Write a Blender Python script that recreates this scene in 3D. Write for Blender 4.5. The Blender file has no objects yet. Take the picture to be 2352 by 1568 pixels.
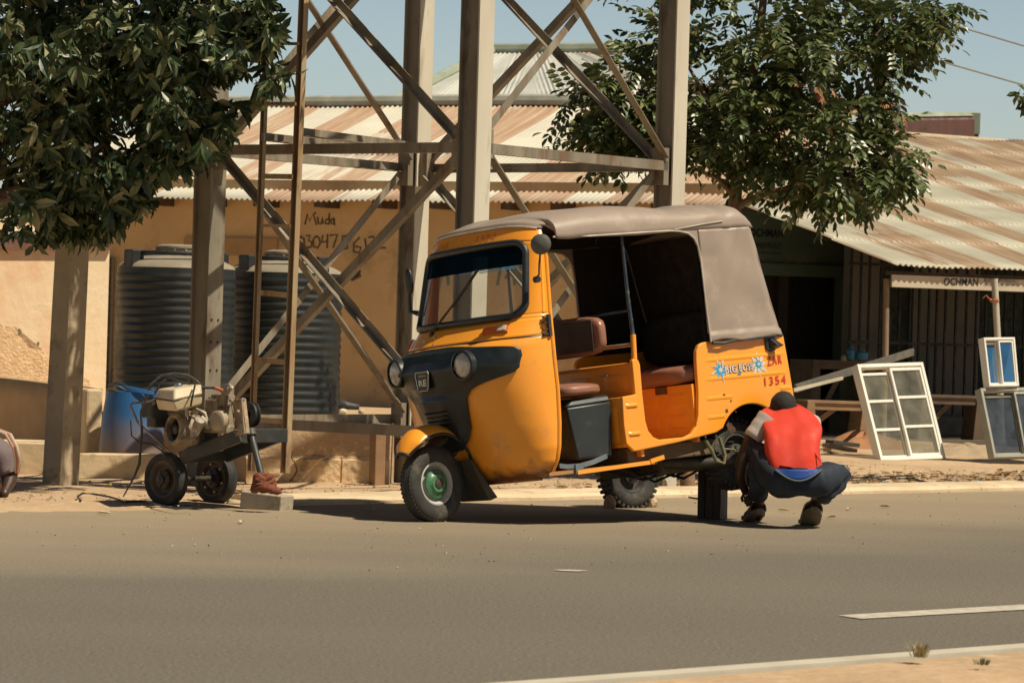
import bpy, bmesh, math, random
from math import sin, cos, pi, radians, atan2, sqrt
from mathutils import Vector, Matrix, noise
random.seed(7)
S = bpy.context.scene
COL = S.collection

# ------------------------------------------------------------------ camera, sky, sun
FOC, CX, CY, CAMH = 8000.0, 1176.0, 784.0, 1.146      # photo measured on a 2352 px wide frame
cam = bpy.data.cameras.new("camera"); camo = bpy.data.objects.new("camera", cam); COL.objects.link(camo)
cam.sensor_width = 36.0; cam.lens = 36.0 * FOC / 2352.0
cam.clip_start = 0.1; cam.clip_end = 3000
CR = Matrix.Rotation(pi / 2 - 0.0032, 3, 'X') @ Matrix.Rotation(0.0285, 3, 'Z')
camo.matrix_world = Matrix.Translation((0, 0, CAMH)) @ CR.to_4x4()
cam.dof.use_dof = True; cam.dof.focus_distance = 21.0; cam.dof.aperture_fstop = 9.0
S.camera = camo
CO = Vector((0, 0, CAMH))

SUN = Vector((0.90, -0.40, 0)).normalized() * cos(radians(58)) + Vector((0, 0, sin(radians(58))))
w = bpy.data.worlds.new("World"); S.world = w; w.use_nodes = True
nt = w.node_tree; bg = nt.nodes["Background"]
sky = nt.nodes.new("ShaderNodeTexSky"); sky.sky_type = 'NISHITA'; sky.sun_disc = False
sky.sun_elevation = radians(58); sky.sun_rotation = atan2(SUN.x, SUN.y)
sky.dust_density = 1.2; sky.air_density = 1.0; sky.ozone_density = 1.0
# gradient added to the sky: brightened low down, dimmed overhead to cut fill light
tcw = nt.nodes.new("ShaderNodeTexCoord"); spw = nt.nodes.new("ShaderNodeSeparateXYZ"); nt.links.new(tcw.outputs["Generated"], spw.inputs[0])
mrw = nt.nodes.new("ShaderNodeMapRange"); mrw.interpolation_type = 'SMOOTHSTEP'; mrw.inputs["From Min"].default_value = 0.04; mrw.inputs["From Max"].default_value = 0.26
mrw.inputs["To Min"].default_value = 2.15; mrw.inputs["To Max"].default_value = 0.55; nt.links.new(spw.outputs[2], mrw.inputs[0])
mxw = nt.nodes.new("ShaderNodeMixRGB"); mxw.blend_type = 'MULTIPLY'; mxw.inputs[0].default_value = 1; nt.links.new(sky.outputs[0], mxw.inputs[1]); nt.links.new(mrw.outputs[0], mxw.inputs[2])
nt.links.new(mxw.outputs[0], bg.inputs[0]); bg.inputs[1].default_value = 0.05
sl = bpy.data.lights.new("sun", 'SUN'); slo = bpy.data.objects.new("sun", sl); COL.objects.link(slo)
sl.energy = 5.0; sl.angle = radians(0.55); sl.color = (1.0, 0.895, 0.705)
slo.rotation_euler = SUN.to_track_quat('Z', 'Y').to_euler()
S.view_settings.view_transform = 'Standard'; S.view_settings.look = 'None'
S.view_settings.exposure = 0.12; S.view_settings.gamma = 1.0

def ray(x, y): return CR @ Vector(((x - CX) / FOC, -(y - CY) / FOC, -1.0))
def P(x, y, D):                      # point seen at (x, y), D metres away
    d = ray(x, y); return CO + d * (D / d.y)
def G(x, y, z=0.0):                  # point seen at (x, y) on the ground
    d = ray(x, y); return CO + d * ((z - CAMH) / d.z)
def PL(x, y, p0, n):                 # point seen at (x, y) on a plane
    d = ray(x, y); return CO + d * ((Vector(p0) - CO).dot(n) / d.dot(n))

# ------------------------------------------------------------------ materials
MATS = {}
def nodes_of(name):
    m = bpy.data.materials.new(name); m.use_nodes = True
    t = m.node_tree; b = t.nodes["Principled BSDF"]
    return m, t, b
def setc(sock, c): sock.default_value = (c[0], c[1], c[2], 1)
def mat(name, c1, c2=None, rough=0.6, metal=0.0, scale=8.0, bump=0.0, bscale=None, dirt=None, dirtamt=0.5, dscale=3.0,
        spec=0.5, detail=6, c3=None, stretch=None, coat=0.0):
    """noise blended colour, optional large dirt patches, optional bump"""
    if name in MATS: return MATS[name]
    m, t, b = nodes_of(name); N = t.nodes; L = t.links
    tc = N.new("ShaderNodeTexCoord"); src = tc.outputs["Object"]
    if stretch:
        mp = N.new("ShaderNodeMapping"); mp.inputs["Scale"].default_value = stretch
        L.new(src, mp.inputs[0]); src = mp.outputs[0]
    n1 = N.new("ShaderNodeTexNoise"); n1.inputs["Scale"].default_value = scale; n1.inputs["Detail"].default_value = detail
    L.new(src, n1.inputs["Vector"])
    cr = N.new("ShaderNodeValToRGB"); cr.color_ramp.elements[0].position = 0.35; cr.color_ramp.elements[1].position = 0.68
    setc(cr.color_ramp.elements[0], c1) if False else None
    c2 = c2 or tuple(x * 0.8 for x in c1)
    cr.color_ramp.elements[0].color = (*c1, 1); cr.color_ramp.elements[1].color = (*c2, 1)
    L.new(n1.outputs[0], cr.inputs[0]); out = cr.outputs[0]
    if dirt:
        n2 = N.new("ShaderNodeTexNoise"); n2.inputs["Scale"].default_value = dscale; n2.inputs["Detail"].default_value = 9
        n2.inputs["Roughness"].default_value = 0.7
        L.new(src, n2.inputs["Vector"])
        r2 = N.new("ShaderNodeValToRGB"); r2.color_ramp.elements[0].position = 0.62 - 0.3 * dirtamt; r2.color_ramp.elements[1].position = 0.75 - 0.2 * dirtamt
        L.new(n2.outputs[0], r2.inputs[0])
        mx = N.new("ShaderNodeMixRGB"); L.new(r2.outputs[0], mx.inputs[0]); L.new(out, mx.inputs[1]); mx.inputs[2].default_value = (*dirt, 1)
        out = mx.outputs[0]
    L.new(out, b.inputs["Base Color"])
    nr = N.new("ShaderNodeTexNoise"); nr.inputs["Scale"].default_value = scale * 1.7 + 2; nr.inputs["Detail"].default_value = 7; L.new(src, nr.inputs["Vector"])
    rr_ = N.new("ShaderNodeMapRange"); rr_.inputs["From Min"].default_value = .3; rr_.inputs["From Max"].default_value = .7; rr_.inputs["To Min"].default_value = max(.03, rough * .72); rr_.inputs["To Max"].default_value = min(1, rough * 1.4); L.new(nr.outputs[0], rr_.inputs[0])
    L.new(rr_.outputs[0], b.inputs["Roughness"]); b.inputs["Metallic"].default_value = metal
    b.inputs["Specular IOR Level"].default_value = spec
    if coat: b.inputs["Coat Weight"].default_value = coat; b.inputs["Coat Roughness"].default_value = 0.15
    if bump:
        n3 = N.new("ShaderNodeTexNoise"); n3.inputs["Scale"].default_value = bscale or scale * 3; n3.inputs["Detail"].default_value = 8
        L.new(src, n3.inputs["Vector"])
        bp = N.new("ShaderNodeBump"); bp.inputs["Strength"].default_value = 1.0; bp.inputs["Distance"].default_value = bump
        L.new(n3.outputs[0], bp.inputs["Height"]); L.new(bp.outputs[0], b.inputs["Normal"])
    MATS[name] = m; return m

def glass(name, tint, ior, rough=0.05, dust=(0.3, 0.28, 0.22), dustamt=0.1):
    m, t, b = nodes_of(name); N = t.nodes; L = t.links
    tr = N.new("ShaderNodeBsdfTransparent"); tr.inputs[0].default_value = (*tint, 1)
    gl = N.new("ShaderNodeBsdfGlossy"); gl.inputs["Roughness"].default_value = rough
    fr = N.new("ShaderNodeFresnel"); fr.inputs[0].default_value = ior
    m1 = N.new("ShaderNodeMixShader"); L.new(fr.outputs[0], m1.inputs[0]); L.new(tr.outputs[0], m1.inputs[1]); L.new(gl.outputs[0], m1.inputs[2])
    df = N.new("ShaderNodeBsdfDiffuse"); df.inputs[0].default_value = (*dust, 1)
    tc = N.new("ShaderNodeTexCoord"); n = N.new("ShaderNodeTexNoise"); n.inputs["Scale"].default_value = 6; n.inputs["Detail"].default_value = 8
    L.new(tc.outputs["Object"], n.inputs["Vector"])
    ma = N.new("ShaderNodeMath"); ma.operation = 'MULTIPLY'; ma.inputs[1].default_value = dustamt * 2; L.new(n.outputs[0], ma.inputs[0])
    m2 = N.new("ShaderNodeMixShader"); L.new(ma.outputs[0], m2.inputs[0]); L.new(m1.outputs[0], m2.inputs[1]); L.new(df.outputs[0], m2.inputs[2])
    L.new(m2.outputs[0], t.nodes["Material Output"].inputs[0])
    return m

def leafmat(name, ca, cb, cc, rough=0.38, transl=0.22):
    m, t, b = nodes_of(name); N = t.nodes; L = t.links
    g = N.new("ShaderNodeNewGeometry"); cr = N.new("ShaderNodeValToRGB")
    cr.color_ramp.elements[0].color = (*ca, 1); cr.color_ramp.elements[1].color = (*cc, 1)
    e = cr.color_ramp.elements.new(0.68); e.color = (*cb, 1)
    L.new(g.outputs["Random Per Island"], cr.inputs[0])
    L.new(cr.outputs[0], b.inputs["Base Color"]); b.inputs["Roughness"].default_value = rough
    b.inputs["Specular IOR Level"].default_value = 0.45
    tr = N.new("ShaderNodeBsdfTranslucent"); L.new(cr.outputs[0], tr.inputs[0])
    mx = N.new("ShaderNodeMixShader"); mx.inputs[0].default_value = transl
    L.new(b.outputs[0], mx.inputs[1]); L.new(tr.outputs[0], mx.inputs[2]); L.new(mx.outputs[0], N["Material Output"].inputs[0])
    return m

def roofmat(name, zinc, rust, cell, rows, thr, pale, offs=0.0, upper=None):
    """zinc sheets, some of them rusted through; sheet columns along object X, rows along object Y"""
    m, t, b = nodes_of(name); N = t.nodes; L = t.links
    def math_(op, a, bb=None):
        n = N.new("ShaderNodeMath"); n.operation = op
        L.new(a, n.inputs[0]) if not isinstance(a, (int, float)) else setattr(n.inputs[0], 'default_value', a)
        if bb is not None:
            L.new(bb, n.inputs[1]) if not isinstance(bb, (int, float)) else setattr(n.inputs[1], 'default_value', bb)
        return n.outputs[0]
    tc = N.new("ShaderNodeTexCoord"); sp = N.new("ShaderNodeSeparateXYZ"); L.new(tc.outputs["Object"], sp.inputs[0])
    nz = N.new("ShaderNodeTexNoise"); nz.inputs["Scale"].default_value = 1.4; nz.inputs["Detail"].default_value = 7; L.new(tc.outputs["Object"], nz.inputs["Vector"])
    cx = math_('FLOOR', math_('DIVIDE', sp.outputs[0], cell)); cy = math_('FLOOR', math_('DIVIDE', math_('ADD', sp.outputs[1], 0.01), rows))
    cm = N.new("ShaderNodeCombineXYZ"); L.new(math_('ADD', cx, offs), cm.inputs[0]); L.new(cy, cm.inputs[1])
    wn = N.new("ShaderNodeTexWhiteNoise"); wn.noise_dimensions = '2D'; L.new(cm.outputs[0], wn.inputs[0])
    cm2 = N.new("ShaderNodeCombineXYZ"); L.new(math_('ADD', cx, offs + 31.0), cm2.inputs[0])
    wn2 = N.new("ShaderNodeTexWhiteNoise"); wn2.noise_dimensions = '2D'; L.new(cm2.outputs[0], wn2.inputs[0])
    val = math_('ADD', math_('MULTIPLY', wn2.outputs[0], 0.75), math_('MULTIPLY', wn.outputs[0], 0.25))
    mp = N.new("ShaderNodeMapping"); mp.inputs["Scale"].default_value = (16, 0.9, 1); L.new(tc.outputs["Object"], mp.inputs[0])
    ns = N.new("ShaderNodeTexNoise"); ns.inputs["Scale"].default_value = 1.0; ns.inputs["Detail"].default_value = 8; ns.inputs["Roughness"].default_value = 0.65; L.new(mp.outputs[0], ns.inputs["Vector"])
    if upper: val = math_('SUBTRACT', val, math_('MULTIPLY', math_('GREATER_THAN', sp.outputs[1], upper), 0.30))
    v2 = math_('ADD', val, math_('MULTIPLY', math_('SUBTRACT', ns.outputs[0], 0.5), 0.55))
    lt = N.new("ShaderNodeMapRange"); lt.inputs["From Min"].default_value = thr - 0.05; lt.inputs["From Max"].default_value = thr + 0.05
    lt.inputs["To Min"].default_value = 1; lt.inputs["To Max"].default_value = 0; L.new(v2, lt.inputs[0])
    cz = N.new("ShaderNodeValToRGB"); cz.color_ramp.elements[0].color = (*zinc, 1); cz.color_ramp.elements[1].color = (*pale, 1)
    cz.color_ramp.elements[0].position = 0.35; cz.color_ramp.elements[1].position = 0.65; L.new(nz.outputs[0], cz.inputs[0])
    crr = N.new("ShaderNodeValToRGB"); crr.color_ramp.elements[0].color = (*rust, 1); crr.color_ramp.elements[1].color = (rust[0] * 1.35, rust[1] * 1.7, rust[2] * 1.9, 1)
    crr.color_ramp.elements[0].position = 0.4; crr.color_ramp.elements[1].position = 0.72; L.new(ns.outputs[0], crr.inputs[0])
    mx = N.new("ShaderNodeMixRGB"); L.new(lt.outputs[0], mx.inputs[0]); L.new(cz.outputs[0], mx.inputs[1]); L.new(crr.outputs[0], mx.inputs[2])
    L.new(mx.outputs[0], b.inputs["Base Color"]); b.inputs["Roughness"].default_value = 0.62; b.inputs["Metallic"].default_value = 0.0
    return m

# ------------------------------------------------------------------ mesh builder
class MB:
    def __init__(s): s.v = []; s.f = []
    def add(s, vs, fs):
        o = len(s.v); s.v += [Vector(x) for x in vs]; s.f += [tuple(i + o for i in f) for f in fs]; return s
    def box(s, c, size, R=None):
        hx, hy, hz = size[0] / 2, size[1] / 2, size[2] / 2
        vs = [Vector((x * hx, y * hy, z * hz)) for x in (-1, 1) for y in (-1, 1) for z in (-1, 1)]
        if R is not None: vs = [R @ q for q in vs]
        c = Vector(c)
        return s.add([q + c for q in vs], [(0, 1, 3, 2), (4, 6, 7, 5), (0, 4, 5, 1), (2, 3, 7, 6), (0, 2, 6, 4), (1, 5, 7, 3)])
    def box2(s, a, b):
        return s.box([(a[i] + b[i]) / 2 for i in range(3)], [abs(b[i] - a[i]) for i in range(3)])
    def hexa(s, p):       # 8 points: bottom 4, top 4
        return s.add(p, [(3, 2, 1, 0), (4, 5, 6, 7), (0, 1, 5, 4), (1, 2, 6, 5), (2, 3, 7, 6), (3, 0, 4, 7)])
    def grid(s, fn, nu, nv, closed=False):
        vs = [fn(i / (nu if closed else nu), j / nv) for i in range(nu + (0 if closed else 1)) for j in range(nv + 1)]
        M = nv + 1; n = nu + (0 if closed else 1); fs = []
        for i in range(nu):
            for j in range(nv):
                a = (i % n) * M + j; b = ((i + 1) % n) * M + j
                fs.append((a, b, b + 1, a + 1))
        return s.add(vs, fs)
    def tube(s, pts, r, n=8, cap=True, flat=None):
        pts = [Vector(p) for p in pts]; k = len(pts); rs = r if isinstance(r, (list, tuple)) else [r] * k
        vs = []; fs = []; prev = None
        for i, p in enumerate(pts):
            d = (pts[min(i + 1, k - 1)] - pts[max(i - 1, 0)])
            d = d.normalized() if d.length > 1e-9 else Vector((0, 0, 1))
            if prev is None:
                a = Vector((0, 0, 1)) if abs(d.z) < 0.9 else Vector((1, 0, 0))
                x = d.cross(a).normalized()
            else:
                x = (prev - d * prev.dot(d)).normalized()
            prev = x; y = d.cross(x)
            for j in range(n):
                an = 2 * pi * j / n; vs.append(p + (x * cos(an) + y * sin(an)) * rs[i])
        for i in range(k - 1):
            for j in range(n):
                a = i * n + j; b = i * n + (j + 1) % n; fs.append((a, b, b + n, a + n))
        if cap: fs.append(tuple(range(n))[::-1]); fs.append(tuple((k - 1) * n + j for j in range(n)))
        return s.add(vs, fs)
    def beam(s, p0, p1, sec, up=(0, 0, 1)):      # sec = closed 2-D outline; x along 'side', y along 'up'
        p0 = Vector(p0); p1 = Vector(p1); d = (p1 - p0).normalized(); up = Vector(up)
        x = d.cross(up).normalized(); y = x.cross(d)
        n = len(sec); vs = [p + x * a + y * b for p in (p0, p1) for a, b in sec]
        fs = [(j, (j + 1) % n, (j + 1) % n + n, j + n) for j in range(n)] + [tuple(range(n))[::-1], tuple(range(n, 2 * n))]
        return s.add(vs, fs)
    def prism(s, pts, off):                         # pts = outline in 3-D, off = thickness vector
        n = len(pts); pts = [Vector(p) for p in pts]; off = Vector(off)
        return s.add(pts + [p + off for p in pts], [tuple(range(n))[::-1], tuple(range(n, 2 * n))] + [(j, (j + 1) % n, (j + 1) % n + n, j + n) for j in range(n)])
    def lathe(s, prof, c, axis, n=32, close=False):
        c = Vector(c); ax = Vector(axis).normalized(); a = Vector((0, 0, 1)) if abs(ax.z) < 0.9 else Vector((1, 0, 0))
        x = ax.cross(a).normalized(); y = ax.cross(x); k = len(prof); vs = []; fs = []
        for (r, h) in prof:
            for j in range(n):
                an = 2 * pi * j / n; vs.append(c + ax * h + (x * cos(an) + y * sin(an)) * max(r, 1e-5))
        for i in range(k if close else k - 1):
            for j in range(n):
                a0 = i * n + j; b0 = i * n + (j + 1) % n; i2 = ((i + 1) % k) * n
                fs.append((a0, b0, i2 + (j + 1) % n, i2 + j))
        return s.add(vs, fs)
    def ellip(s, c, r, R=None, nu=20, nv=12):
        c = Vector(c)
        def fn(a, b):
            q = Vector((r[0] * cos(2 * pi * a) * sin(pi * b), r[1] * sin(2 * pi * a) * sin(pi * b), r[2] * cos(pi * b)))
            return c + (R @ q if R is not None else q)
        return s.grid(fn, nu, nv, closed=True)
    def rock(s, c, r, seed=0, fl=0.7):
        bm = bmesh.new(); bmesh.ops.create_icosphere(bm, subdivisions=2, radius=1)
        rr = Vector(r) if not isinstance(r, (int, float)) else Vector((r, r, r * fl)); c = Vector(c)
        vs = []
        for q in bm.verts:
            k = 1 + 0.35 * noise.noise(q.co * 1.3 + Vector((seed * 7.1, 0, 0)))
            vs.append(c + Vector((q.co.x * rr.x, q.co.y * rr.y, q.co.z * rr.z)) * k)
        fs = [tuple(x.index for x in f.verts) for f in bm.faces]; bm.free()
        return s.add(vs, fs)

INV = {}      # parent -> inverse matrix (world points become local points)
def tag(o, label=None, cat=None, group=None, kind=None):
    if label: o["label"] = label
    if cat: o["category"] = cat
    if group: o["group"] = group
    if kind: o["kind"] = kind
    return o
def thing(name, loc, label, cat, group=None, M=None):
    o = bpy.data.objects.new(name, None); COL.objects.link(o); o.empty_display_size = 0.2
    mw = M if M is not None else Matrix.Translation(Vector(loc)); o.matrix_world = mw
    INV[o.name] = mw.inverted(); return tag(o, label, cat, group)
def build(mb, name, m, parent=None, smooth=None, bevel=0, local=False, solid=0, sub=0, weld=False, base=None):
    me = bpy.data.meshes.new(name); vs = mb.v
    top = parent is None
    if top:
        if base is None:
            xs = [q.x for q in vs]; ys = [q.y for q in vs]; zs = [q.z for q in vs]
            base = Vector(((min(xs) + max(xs)) / 2, (min(ys) + max(ys)) / 2, min(zs)))
        vs = [q - base for q in vs]
    elif not local:
        iv = INV[parent.name]; vs = [iv @ q for q in vs]
    me.from_pydata([tuple(q) for q in vs], [], mb.f); me.materials.append(m)
    bm = bmesh.new(); bm.from_mesh(me)
    if weld: bmesh.ops.remove_doubles(bm, verts=bm.verts, dist=1e-4)
    bmesh.ops.recalc_face_normals(bm, faces=bm.faces)
    if smooth is not None:
        for f in bm.faces: f.smooth = True
        for e in bm.edges:
            if len(e.link_faces) == 2 and e.calc_face_angle(0) > radians(smooth): e.smooth = False
    bm.to_mesh(me); bm.free()
    o = bpy.data.objects.new(name, me); COL.objects.link(o)
    if top: o.location = base
    else:
        o.parent = parent; INV[o.name] = INV[parent.name]
    if solid:
        md = o.modifiers.new("solid", 'SOLIDIFY'); md.thickness = solid; md.offset = 0
    if bevel:
        md = o.modifiers.new("bevel", 'BEVEL'); md.width = bevel; md.segments = 2; md.limit_method = 'ANGLE'; md.angle_limit = radians(40)
    if sub:
        md = o.modifiers.new("sub", 'SUBSURF'); md.levels = sub; md.render_levels = sub
    return o
def LSEC(a=0.06, t=0.006): return [(0, 0), (a, 0), (a, t), (t, t), (t, a), (0, a)]
def textmesh(body, size=1.0, sx=1.0, bold=0.0, space=1.0):
    """returns list of (x, y) verts and faces of the lettering, left-bottom at the origin"""
    cu = bpy.data.curves.new("lettering", 'FONT'); cu.body = body; cu.size = size; cu.offset = bold; cu.space_character = space
    cu.resolution_u = 3
    o = bpy.data.objects.new("lettering", cu); COL.objects.link(o)
    dg = bpy.context.evaluated_depsgraph_get(); me = bpy.data.meshes.new_from_object(o.evaluated_get(dg))
    vs = [(q.co.x * sx, q.co.y) for q in me.vertices]; fs = [tuple(p.vertices) for p in me.polygons]
    bpy.data.objects.remove(o); bpy.data.curves.remove(cu); bpy.data.meshes.remove(me)
    x0 = min(a for a, b in vs); y0 = min(b for a, b in vs)
    return [(a - x0, b - y0) for a, b in vs], fs
def textfit(body, p00, px, py, bold=0.0, gap=None, space=1.0):
    """lettering stretched so that its box runs from p00 along px (full width vector) and py (height vector)"""
    vs, fs = textmesh(body, 1, 1, bold, space); W = max(a for a, b in vs); Hh = max(b for a, b in vs)
    mb = MB(); mb.add([Vector(p00) + Vector(px) * (a / W) + Vector(py) * (b / Hh) for a, b in vs], fs); return mb
def textpx(body, x0, y0, x1, y1, hpx, p0, n, off=0.004, bold=0.0, lean=0.0285):
    """lettering on a plane: baseline runs from (x0,y0) to (x1,y1) of the photo, letters hpx tall"""
    n = Vector(n).normalized(); q = Vector(p0) + n * off
    a = PL(x0, y0, q, n); b = PL(x1, y1, q, n); c = PL(x0 + hpx * lean, y0 - hpx, q, n)
    return textfit(body, a, b - a, c - a, bold)
def strokes(lines, p0, n, wd=0.02, off=0.004):
    mb = MB(); n = Vector(n).normalized(); q = Vector(p0) + n * off
    for ln in lines:
        pts = [PL(a, b, q, n) for a, b in ln]
        rs = []
        for i in range(len(pts)):
            d = (pts[min(i + 1, len(pts) - 1)] - pts[max(i - 1, 0)]).normalized(); s_ = d.cross(n).normalized() * wd / 2
            rs.append((pts[i] + s_, pts[i] - s_))
        for i in range(len(pts) - 1):
            mb.add([rs[i][0], rs[i][1], rs[i + 1][1], rs[i + 1][0]], [(0, 1, 2, 3)])
    return mb

# ------------------------------------------------------------------ common materials
STEEL = mat("weathered_steel", (0.17, 0.145, 0.105), (0.30, 0.26, 0.195), rough=0.5, scale=6, dirt=(0.17, 0.085, 0.04), dirtamt=0.34, dscale=8, bump=0.001, stretch=(1, 1, .25))
DLEG = mat("shade_toned_leg_steel", (0.20, 0.175, 0.13), (0.27, 0.24, 0.18), rough=0.6, scale=5, dirt=(0.12, 0.085, 0.05), dirtamt=0.3, dscale=8, bump=0.001, stretch=(1, 1, .3))  # leg steel darkened: shade put into the colour
LEGM = mat("sunlit_toned_leg_steel", (0.62, 0.57, 0.46), (0.52, 0.47, 0.375), rough=0.5, scale=4, dirt=(0.33, 0.25, 0.16), dirtamt=0.22, dscale=5, bump=0.0008, stretch=(1, 1, .2))  # pale copy of the leg steel for the sunlit flange faces
RUSTL = mat("rusty_ladder_steel", (0.30, 0.18, 0.085), (0.40, 0.31, 0.19), rough=0.6, scale=6, dirt=(0.16, 0.09, 0.05), dirtamt=0.35, dscale=9, stretch=(1, 1, .3))
CONC = mat("old_concrete", (0.46, 0.365, 0.24), (0.36, 0.29, 0.195), rough=0.9, scale=3, dirt=(0.17, 0.14, 0.10), dirtamt=0.3, dscale=5, bump=0.004, bscale=30)
PLAST = mat("ochre_plaster", (0.66, 0.465, 0.245), (0.57, 0.39, 0.195), rough=0.95, scale=1.5, dirt=(0.40, 0.28, 0.15), dirtamt=0.34, dscale=1.9, bump=0.004, bscale=14)
BLACK = mat("black_plastic", (0.014, 0.018, 0.020), (0.022, 0.027, 0.029), rough=0.35, scale=5, dirt=(0.05, 0.045, 0.036), dirtamt=0.1)
RUBBER = mat("dusty_rubber", (0.022, 0.022, 0.021), (0.05, 0.046, 0.038), rough=0.8, scale=9, dirt=(0.12, 0.10, 0.075), dirtamt=0.25, dscale=6, bump=0.001)
DARKST = mat("greasy_dark_steel", (0.035, 0.033, 0.03), (0.07, 0.06, 0.045), rough=0.5, metal=0.3, scale=14, dirt=(0.13, 0.09, 0.055), dirtamt=0.3, dscale=10)
TYELL = mat("yellow_paint", (0.96, 0.365, 0.030), (0.93, 0.34, 0.026), rough=0.3, scale=1.5, dirt=(0.62, 0.32, 0.09), dirtamt=0.16, dscale=5, coat=0.35, bump=0.0035, bscale=5)
DIRT = mat("orange_dirt", (0.50, 0.345, 0.205), (0.40, 0.27, 0.155), rough=1.0, scale=1.5, dirt=(0.56, 0.41, 0.26), dirtamt=0.35, dscale=6, bump=0.02, bscale=12)

# ------------------------------------------------------------------ ground, road, kerbs
KD = Vector((0.7072, 0.7070, 0)).normalized(); KN = Vector((-KD.y, KD.x, 0))       # along the road / away from it
K0 = Vector((-0.25, 23.14, 0))
def KP(s_, t_, z=0.0): return K0 + KD * s_ + KN * t_ + Vector((0, 0, z))
mb = MB(); mb.grid(lambda a, b: Vector((-700 + 1400 * a, -300 + 1500 * b, -0.22)), 20, 20)
tag(build(mb, "ground", DIRT), kind="structure")

def asphalt():
    m, t, b = nodes_of("dusty_asphalt"); N = t.nodes; L = t.links
    tc = N.new("ShaderNodeTexCoord")
    n1 = N.new("ShaderNodeTexNoise"); n1.inputs["Scale"].default_value = 60; n1.inputs["Detail"].default_value = 9; n1.inputs["Roughness"].default_value = .72; L.new(tc.outputs["Object"], n1.inputs["Vector"])
    c1 = N.new("ShaderNodeValToRGB"); c1.color_ramp.elements[0].position = .36; c1.color_ramp.elements[1].position = .64
    c1.color_ramp.elements[0].color = (0.080, 0.073, 0.060, 1); c1.color_ramp.elements[1].color = (0.215, 0.192, 0.152, 1); L.new(n1.outputs[0], c1.inputs[0])
    mp = N.new("ShaderNodeMapping"); mp.inputs["Rotation"].default_value = (0, 0, -radians(45)); L.new(tc.outputs["Object"], mp.inputs[0])
    sp = N.new("ShaderNodeSeparateXYZ"); L.new(mp.outputs[0], sp.inputs[0])
    mp2 = N.new("ShaderNodeMapping"); mp2.inputs["Rotation"].default_value = (0, 0, -radians(45)); mp2.inputs["Scale"].default_value = (0.18, 0.55, 1); L.new(tc.outputs["Object"], mp2.inputs[0])
    n2 = N.new("ShaderNodeTexNoise"); n2.inputs["Scale"].default_value = 1.0; n2.inputs["Detail"].default_value = 6; L.new(mp2.outputs[0], n2.inputs["Vector"])
    # dust by distance from the far kerb (object origin lies on the kerb line)
    ad = N.new("ShaderNodeMath"); ad.operation = 'MULTIPLY_ADD'; L.new(n2.outputs[0], ad.inputs[0]); ad.inputs[1].default_value = 2.6; L.new(sp.outputs[1], ad.inputs[2])
    mr = N.new("ShaderNodeMapRange"); mr.inputs["From Min"].default_value = -3.6; mr.inputs["From Max"].default_value = 2.0; mr.inputs["To Min"].default_value = 0.04; mr.inputs["To Max"].default_value = 0.75; L.new(ad.outputs[0], mr.inputs[0])
    mx = N.new("ShaderNodeMixRGB"); L.new(mr.outputs[0], mx.inputs[0]); L.new(c1.outputs[0], mx.inputs[1]); mx.inputs[2].default_value = (0.43, 0.325, 0.205, 1)
    mr2 = N.new("ShaderNodeMapRange"); mr2.inputs["To Min"].default_value = 0.93; mr2.inputs["To Max"].default_value = 1.06; mr2.inputs["From Min"].default_value = .3; mr2.inputs["From Max"].default_value = .7; L.new(n2.outputs[0], mr2.inputs[0])
    mm = N.new("ShaderNodeMixRGB"); mm.blend_type = 'MULTIPLY'; mm.inputs[0].default_value = 1; L.new(mx.outputs[0], mm.inputs[1]); L.new(mr2.outputs[0], mm.inputs[2])
    vo = N.new("ShaderNodeTexVoronoi"); vo.inputs["Scale"].default_value = 38; L.new(tc.outputs["Object"], vo.inputs["Vector"])
    vr = N.new("ShaderNodeMapRange"); vr.inputs["From Min"].default_value = .06; vr.inputs["From Max"].default_value = .16; vr.inputs["To Min"].default_value = .5; vr.inputs["To Max"].default_value = 0; L.new(vo.outputs["Distance"], vr.inputs[0])
    m3 = N.new("ShaderNodeMixRGB"); L.new(vr.outputs[0], m3.inputs[0]); L.new(mm.outputs[0], m3.inputs[1]); m3.inputs[2].default_value = (0.42, 0.36, 0.27, 1)
    L.new(m3.outputs[0], b.inputs["Base Color"]); b.inputs["Roughness"].default_value = 0.88; b.inputs["Specular IOR Level"].default_value = 0.25
    bp = N.new("ShaderNodeBump"); bp.inputs["Distance"].default_value = 0.007; L.new(n1.outputs[0], bp.inputs["Height"]); L.new(bp.outputs[0], b.inputs["Normal"])
    return m
RW = 10.5                                        # road width measured square to the kerb
mb = MB(); mb.grid(lambda a, b: KP(-320 + 640 * a, -RW + (RW + .01) * b, 0.0 if b > -1 else 0), 16, 4)
tag(build(mb, "road", asphalt(), base=K0), kind="structure")
KERB = mat("dusty_kerb_concrete", (0.66, 0.52, 0.34), (0.53, 0.41, 0.26), rough=0.95, scale=2.5, dirt=(0.30, 0.23, 0.15), dirtamt=0.22, dscale=9, bump=0.012, bscale=9)
mb = MB()
prof = [(0, -0.2), (0, 0.022), (0.035, 0.045), (0.33, 0.058), (0.40, 0.03), (0.41, -0.2)]
ss = [-1.75 + i * 0.12 for i in range(0, 330)]
def kz(s_, i): return 0.006 * noise.noise(Vector((s_ * 2.0, i * 0.7, 0)))
vs = [KP(s_, a + (kz(s_ + 9, i) * 2.5 if 0 < i < 5 else 0), z + (kz(s_, i) if 0 < i < 5 else 0)) for s_ in ss for i, (a, z) in enumerate(prof)]
n_ = len(prof); fs = [(k * n_ + j, (k + 1) * n_ + j, (k + 1) * n_ + j + 1, k * n_ + j + 1) for k in range(len(ss) - 1) for j in range(n_ - 1)]
fs += [tuple(range(n_)), tuple((len(ss) - 1) * n_ + j for j in range(n_))]
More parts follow.
